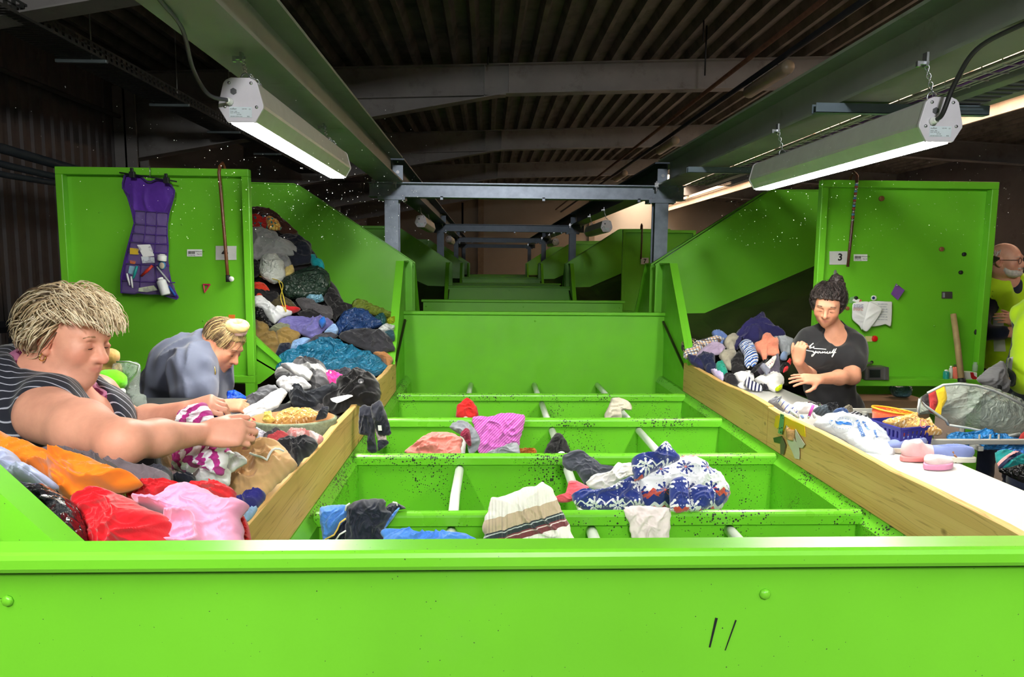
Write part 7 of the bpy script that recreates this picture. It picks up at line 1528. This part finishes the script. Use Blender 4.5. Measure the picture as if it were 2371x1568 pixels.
m = MB(); m.prism([B0, R0, K0, L0], (0, 0, .003)); m.build('bottom', BLUP, t)
rim = [up_(q) for q in (B0, R0, K0, L0)]; MB().tube(rim+[rim[0], rim[1]*.02+rim[0]*.98], .005, 6).build('rim', BLUP, t)
mid = (L0*.55+B0*.45); nrm_l = nrm(np.cross(V(0, 0, 1), B0-L0)); nrm_l = nrm_l if nrm_l[0] < 0 else -nrm_l
bc_ = mid*.53+up_(L0*.55+B0*.45)*.47+nrm_l*.004; MB().lathe(bc_, [(.020, 0), (.020, .0015)], 22, nrm_l).build('badge', paint('badge_yellow', (236, 226, 20), .5), t)
text_part('badge_lettering', 'Lidl', .019, bc_+nrm_l*.0022+nrm(L0-B0)*.014-V(0, 0, .005), nrm(B0-L0), (0, 0, 1), paint('badge_ink', (30, 40, 120), .5), t, .0003)
gk('rubber_band_sack', 'open clear bag of pale rubber bands heaped in the blue basket', 'bag', [(340,500),(600,430),(900,380),(1120,330),(1190,440),(1400,480),(1500,450),(1600,640),(1720,720),(1800,760),(1750,800),(1400,800),(1050,740),(700,620),(480,570)], 2.93, RB, 35, 'm', thick=.06, fold=.012, freq=14, center=(1150, 620))
MB_ = MB(); ring(MB_, at(*zc('m', [(1330, 540)])[0], y=2.88), .016, .0016, (.2, -1, .3), 20); tag(MB_.build('pink_band', paint('pink_rubber', (230, 130, 140), .5), None, True), 'thin pink rubber band standing on the blue basket', 'rubber band')
# shoes
def shoe(label, heel, toe, w, hgt, sole, upper, collar=.5, sole_h=.022, name='shoe', lining=None, ankle=1.):
    heel, toe = V(*heel, 0), V(*toe, 0); d = toe-heel; L = np.linalg.norm(d); d /= L; l = V(-d[1], d[0], 0); z0 = .852
    t = thing(name, label, 'shoe', (heel+toe)/2*V(1, 1, 0)+V(0, 0, z0), 'shoes on the right table'); prof = []
    for q in np.linspace(0, 2*math.pi, 32, endpoint=False):
        u = .5-.5*math.cos(q); ww = w*(.36+.16*math.sin(u*math.pi)+.10*u)*min(1, math.sin(u*math.pi)**.45+.02); prof.append(heel*V(1, 1, 0)+d*L*u+l*math.copysign(1, math.sin(q) if abs(math.sin(q)) > 1e-9 else 1)*ww+V(0, 0, z0))
    m = MB(); m.prism(prof, (0, 0, sole_h)); m.build('sole', sole, t, bevel=.005)
    s = SDF(); R3 = np.stack([d, l, V(0, 0, 1)], 1); hc = heel*V(1, 1, 0)+V(0, 0, z0+sole_h)
    s.ell(hc+d*L*.72, (L*.25, w*.42, hgt*.42), R3, .02); s.ell(hc+d*L*.3+V(0, 0, hgt*.3), (L*.27, w*.36, hgt*.62*ankle), R3, .03); s.ell(hc+d*L*.5, (L*.3, w*.40, hgt*.45), R3, .02)
    s.ell(hc+d*L*(.30+.06*(collar > .6))+V(0, 0, hgt*.92), (L*collar*.40, w*.27, hgt*.62), R3, .006, 's'); s.cuts.append(lambda X, Y, Z: (z0+sole_h*.6)-Z+0*X+0*Y); v, f = s.mesh(.004); obj('upper', v, f, upper, t, True)
    return t
PKU = C_('pale_pink_canvas', (228, 190, 192)); PKS = paint('coral_sole', (226, 140, 140), .5); PKS2 = paint('pink_sole', (224, 150, 186), .45); CREAM = paint('cream_sole', (224, 222, 206), .5); BLC = C_('blue_canvas', (120, 134, 186))
s1 = shoe('pale pink ankle shoe with coral sole in front of the blue basket', (1.715, 2.72), (1.915, 2.79), .085, .085, PKS, PKU, .4, name='pink_ankle_shoe')
shoe('small pink ballet shoe with candy pink sole, nearest the table edge', (1.74, 2.60), (1.885, 2.665), .075, .045, PKS2, C_('ballet_upper', (240, 216, 216)), .9, .024, 'ballet_shoe')
shoe('blue canvas slip-on shoe with cream sole on the right table', (2.02, 2.70), (1.80, 2.80), .08, .065, CREAM, BLC, .8, .024, 'canvas_shoe'); shoe('second blue canvas shoe half hidden behind the pink ankle shoe', (1.93, 2.88), (1.72, 2.87), .08, .06, CREAM, BLC, .8, .024, 'canvas_shoe')
m = MB(); m.tube([at(*q, y=2.71) for q in zc('n', [(665,1040),(690,1090),(750,1120),(760,1040)])], .004, 6); m.tube([at(*q, y=2.70) for q in zc('n', [(690,1090),(730,1140),(780,1130),(700,1200)])], .004, 6); m.build('laces', C_('brown_lace', (140, 100, 74)), s1, True)
# rack, tarpaulin bag and clear tote beyond the table
RK = paint('rack_grey', (172, 172, 166), .45); t = thing('drying_rack', 'grey folding rack beside the right table', 'rack', (2.3, 3.0, 0))
MB().obox((2.32, 2.96, .872), (.36, 0, 0), (0, .012, 0), (0, 0, .011)).build('rail', RK, t, bevel=.003); A_, B_ = at(2196, 1008, y=3.2), at(2272, 1040, y=2.95); d_ = (B_-A_)/2; MB().obox((A_+B_)/2, d_, nrm(np.cross(d_, (0, 0, 1)))*.012, (0, 0, .011)).build('strut', RK, t, bevel=.003)
for xx in (2.0, 2.22, 2.27, 2.31): MB().tube([(xx, 2.96, .88), (xx, 2.96, .905)], .004, 6).build('peg', RK, t)
for xx, yy in ((2.05, 3.0), (2.6, 3.0), (2.05, 3.6), (2.6, 3.6)): MB().tube([(xx, yy, 0), (xx, yy, .87)], .014, 8).build('leg', RK, t)
MB().obox((2.32, 3.62, .872), (.36, 0, 0), (0, .012, 0), (0, 0, .011)).build('rail', RK, t)
gn = lambda *a, **k: gk(*a, k='n', **k)
gn('blue_tarpaulin_bag', 'large folded blue tarpaulin bag on the grey rack', 'bag', [(540,990),(600,800),(760,770),(1000,752),(1300,800),(1750,880),(1800,1040),(1300,1010),(1000,1005)], 3.05, special('bag_tarp'), 35, thick=.05, center=(1150, 900))
TOTE = plastic('tote_clear', (176, 188, 180), .18, .6, 26., alpha=.55)
t = gn('clear_tote', 'large clear woven tote with black red and yellow band on the grey rack', 'bag', [(150,500),(180,270),(300,190),(400,130),(530,75),(760,60),(1000,80),(1250,150),(1500,260),(1800,420),(1850,760),(1660,800),(1480,830),(1300,800),(1000,740),(760,670),(610,650),(590,640),(400,530),(200,420)], 3.25, TOTE, 62, thick=.16, fold=.012, freq=7, center=(960, 430))
for nm, col, pts in (('black_band', (44, 38, 40), [(212,250),(296,192),(312,300),(318,430),(250,380),(215,330)]), ('red_band', (176, 50, 50), [(298,190),(400,132),(444,320),(380,485),(312,430),(312,300)]), ('yellow_band', (224, 192, 40), [(402,130),(535,75),(580,270),(500,430),(478,540),(385,485),(444,320)]), ('red_band', (170, 40, 46), [(1620,870),(1660,780),(1800,680),(1800,880),(1700,880)])):
    garment(nm, None, None, zc('n', pts), 3.12, C_('tote_'+nm, col, rough=.5), thick=.02, tilt=62, fold=.004, parent=t, sharp=.1)
for pts in ([(160,500),(185,280),(260,370),(400,470),(560,580),(600,650)], [(300,190),(530,72),(760,58),(1000,80),(1250,150),(1500,262),(1800,430)], [(610,655),(900,700),(1300,790),(1480,810),(1640,780)]): MB().tube([at(*q, y=3.08) for q in zc('n', pts)], .006, 6).build('seam', paint('tote_seam', (190, 196, 196), .4), t, True)
gn('teal_sports_shorts', 'teal sports shorts with pink stripe at the right picture edge', 'shorts', [(1280,1060),(1420,1040),(1750,1160),(1800,1300),(1560,1330),(1340,1290)], 2.72, stripes('teal_pink', [(0,(16,120,120)),(.8,(240,150,150)),(.88,(20,30,60))], .13, 1.1), 35)
gn('black_bag', 'black bag with yellow patch at the right picture edge', 'bag', [(1330,1310),(1450,1290),(1750,1260),(1850,1480),(1700,1480),(1520,1400)], 2.55, special('bag_black'), 35)
gn('blue_cloth_strip', 'bright blue cloth strip on the grey rack', 'cloth', [(1310,1050),(1400,1020),(1750,1060),(1780,1180),(1600,1150)], 2.85, (40,110,190), 35, thick=.03)
# tape and bracket on the right board
XT = XR-.002
def board_poly(name, label, cat, pts, mat, off=0., group='tape remnants on the right board'): 
    m = MB(); m.prism([at(a, b, x=XT-off) for a, b in zc('k', pts)], (-.0016, 0, 0)); return tag(m.build(name, mat), label, cat, group)
YT = paint('yellow_tape', (222, 186, 24), .35); PT = paint('grey_tape', (196, 192, 180), .5)
board_poly('yellow_tape', 'torn yellow tape on the right pine board', 'tape', [(430,420),(500,450),(650,540),(810,600),(920,650),(945,915),(840,870),(720,720),(640,800),(500,620),(440,790)], YT)
board_poly('yellow_tape', 'crumpled yellow tape left of the green bracket', 'tape', [(255,440),(340,410),(350,480),(330,690),(290,715),(225,660),(250,540)], YT, .002); board_poly('grey_tape', 'long grey tape strip hanging from the yellow tape', 'tape', [(505,640),(600,740),(660,900),(790,1120),(810,1290),(800,1420),(700,1400),(640,1240),(540,1040),(510,900)], PT, .003)
board_poly('grey_tape', 'short curled grey tape beside the long strip', 'tape', [(715,730),(790,860),(930,1080),(870,1165),(770,1150),(740,1040),(710,880)], PT, .004); board_poly('dark_tape', 'dark green tape scrap below the bracket', 'tape', [(205,930),(400,885),(370,1060),(230,1030)], paint('dark_tape', (52, 70, 42), .4), .002); board_poly('grey_brown_tape', 'grey brown tape strip under the bracket', 'tape', [(400,895),(440,960),(490,1100),(440,1310),(370,1310),(365,1060)], paint('brown_tape', (92, 84, 70), .5), .004)
t = board_poly('bracket', 'flat green metal joining bracket on the right pine board', 'bracket', [(370,370),(450,400),(440,620),(405,855),(318,820),(350,560)], paint('bracket_green', (96, 156, 110), .4, .2), .005, None)
for q in ((395, 420), (430, 480), (355, 715), (400, 700), (375, 800)): MB().lathe(at(*zc('k', [q])[0], x=XT-.007), [(.004, 0), (.003, .002)], 8, (-1, 0, 0)).build('screw', DARKST, t, True)

# ---------------------------------------------------------------- overhead services
STRUT = paint('strut_blue_grey', (108, 124, 136), .4, .4, .12, 8.)
for i, (yy, x0, x1) in enumerate(((3.0, 1.40, 2.16), (4.95, 1.42, 2.16), (1.0, 1.40, 2.16))):
    t = thing('strut_bar', ['steel strut bar under the right beam just above the lamp end', 'second steel strut bar under the right beam, beyond the lamp', 'steel strut bar under the right beam near the camera'][i], 'strut', (1.8, yy, 2.3), 'strut bars')
    m = MB().box((x0, yy-.02, 2.305), (x1, yy-.0175, 2.345)); m.box((x0, yy+.0175, 2.305), (x1, yy+.02, 2.345)); m.box((x0, yy-.02, 2.305), (x1, yy+.02, 2.3075)); m.build('channel', STRUT, t)
    m = MB(); ring(m, (x0+.045, yy, 2.345), .028, .004, (0, 1, 0), 12, 0, math.pi); m.build('u_bolt', CHROME, t, True)
t = thing('wire_cable_tray', 'wire basket cable tray running beside the right overhead beam', 'cable tray', (1.82, 0, 2.35)); WR_ = paint('wire_zinc', (190, 192, 190), .35, .5)
m = MB()
for xx, zz in ((1.77, 2.40), (1.77, 2.352), (1.80, 2.35), (1.84, 2.35), (1.87, 2.352), (1.87, 2.40)): m.tube([(xx, -.5, zz), (xx, 6.15, zz)], .0025, 5)
m.build('long_wires', WR_, t, True); hoop = MB().tube([(1.77, -.4, 2.405), (1.77, -.4, 2.347), (1.87, -.4, 2.347), (1.87, -.4, 2.405)], .003, 5).build('hoop_wire', WR_, t, True)
for i in range(1, 64):
    c = hoop.copy(); COL.objects.link(c); c.parent = t; c.location = hoop.location+Vector((0, i*.1, 0))
tag(MB().tube([(1.855, q, 2.362+.004*math.sin(q*5)) for q in np.linspace(-.5, 6.1, 30)], .010, 8).build('purple_cable', paint('cable_purple', (104, 60, 140), .4), None, True), 'purple cable lying in the wire cable tray', 'cable')
tag(MB().tube([(1.795, q, 2.364) for q in np.linspace(-.5, 6.1, 12)], .011, 8).build('grey_conduit', paint('conduit_grey', (168, 170, 160), .45), None, True), 'pale grey conduit lying in the wire cable tray', 'conduit')
t = thing('channel_cable_tray', 'wide perforated cable tray right of the wire tray', 'cable tray', (2.05, 0, 2.35)); TR = paint('tray_grey', (120, 128, 122), .4, .3)
m = MB().box((1.93, -.5, 2.348), (1.99, 6.15, 2.352)); m.box((2.11, -.5, 2.348), (2.16, 6.15, 2.352)); m.box((1.928, -.5, 2.348), (1.932, 6.15, 2.41)); m.box((2.158, -.5, 2.348), (2.162, 6.15, 2.41)); m.build('side_channel', TR, t)
rung = MB().box((1.99, -.45, 2.348), (2.11, -.43, 2.352)).build('rung', DARKST, t)
for i in range(1, 110):
    c = rung.copy(); COL.objects.link(c); c.parent = t; c.location = rung.location+Vector((0, i*.06, 0))
# perforated tray by the left wall
t = thing('perforated_cable_tray', 'dark perforated cable tray hung high along the left wall', 'cable tray', (-4.0, 8, 3.6)); PT_ = paint('tray_dark', (70, 74, 72), .5, .3)
m = MB()
for z0, z1 in ((3.62, 3.645), (3.675, 3.69), (3.72, 3.74)): m.box((-3.802, 3, z0), (-3.798, 16, z1))
m.box((-4.202, 3, 3.62), (-4.198, 16, 3.74)); m.build('side_rails', PT_, t)
web = MB().box((-3.802, 3, 3.645), (-3.798, 3.05, 3.72)).build('side_web', PT_, t)
for i in range(1, 130):
    c = web.copy(); COL.objects.link(c); c.parent = t; c.location = web.location+Vector((0, i*.1, 0))
bar = MB().box((-4.2, 3.0, 3.618), (-3.8, 3.035, 3.622)).build('bottom_slat', PT_, t)
for i in range(1, 215):
    c = bar.copy(); COL.objects.link(c); c.parent = t; c.location = bar.location+Vector((0, i*.06, 0))
for yy in (7.2, 9.1, 10.9, 13.): MB().box((-4.25, yy-.02, 3.58), (-3.75, yy+.02, 3.615)).build('hanger_bracket', paint('bracket_pale', (120, 134, 136), .4, .3), t, bevel=.008); MB().tube([(-3.9, yy, 3.6), (-3.9, yy, 4.7)], .006, 6).build('threaded_rod', WR_, t)
# brown pipes and old tube lights under the roof
for xx, zz, r_, lb in ((3.25, 4.22, .03, 'brown pipe under the roof right of the centre'), (3.5, 4.12, .035, 'dark service rail carrying the old tube lights'), (3.62, 4.2, .02, 'thin dark conduit beside the service rail')):
    tag(MB().tube([(xx, 5, zz), (xx, 33, zz)], r_, 8).build('roof_pipe', RUST if xx < 3.4 else DARKST, None, True), lb, 'pipe', 'roof pipes')
for i, yy in enumerate((8.3, 13.2, 18.0)):
    t = thing('tube_light', 'unlit old tube light under the roof, %s from the camera' % ORD[i], 'light', (3.55, yy, 4.0), 'old tube lights'); s_ = paint('tube_housing', (150, 138, 116), .4); m = MB()
    m.lathe((3.55, yy, 4.0), [(.02, -.0), (.075, .02), (.085, .05), (.085, 1.25), (.075, 1.28), (.02, 1.3)], 14, (0, 1, 0)); m.build('cover', s_, t, True)
    for q in (.25, 1.05): MB().tube([(3.52, yy+q, 4.06), (3.5, yy+q, 4.12)], .008, 6).build('bracket', DARKST, t)
# droppers from the roof
for px, py, yy in ((1130, 150, 11.2), (1628, 95, 9.8), (1632, 175, 10.4)): p = at(px, py, y=yy); tag(MB().tube([p, V(p[0], p[1], zroof(p[0])+.15)], .012, 6).build('hanger_rod', DARKST, None, True), 'thin hanger rod under the roof %s' % ('at the centre' if px < 1200 else ('beside the service rail, upper' if py < 100 else 'beside the service rail, lower')), 'rod')
# dust drifting in the lamp light
rd = np.random.RandomState(5); m = MB(); vv, fc = [], []; n_ = 0
for cx0, cx1, y0, y1, z0, z1, k in ((-1.6, -.3, 2.4, 4.2, 1.75, 2.25, 420), (1.2, 2.6, 2.6, 4.25, 1.75, 2.15, 300), (-1.6, -.8, 3.8, 5.2, 1.7, 2.2, 120)):
    for _ in range(k):
        c = V(rd.uniform(cx0, cx1), rd.uniform(y0, y1), rd.uniform(z0, z1)); r = rd.uniform(.0005, .0013)
        vv.append(c+r*np.array([(1, 1, 1), (1, -1, -1), (-1, 1, -1), (-1, -1, 1)])); fc += [[n_, n_+1, n_+2], [n_, n_+3, n_+1], [n_, n_+2, n_+3], [n_+1, n_+3, n_+2]]; n_ += 4
tag(obj('airborne_lint', np.vstack(vv), fc, PAPER), 'fine white lint floating in the light of the work lamps', 'lint', None, 'stuff')
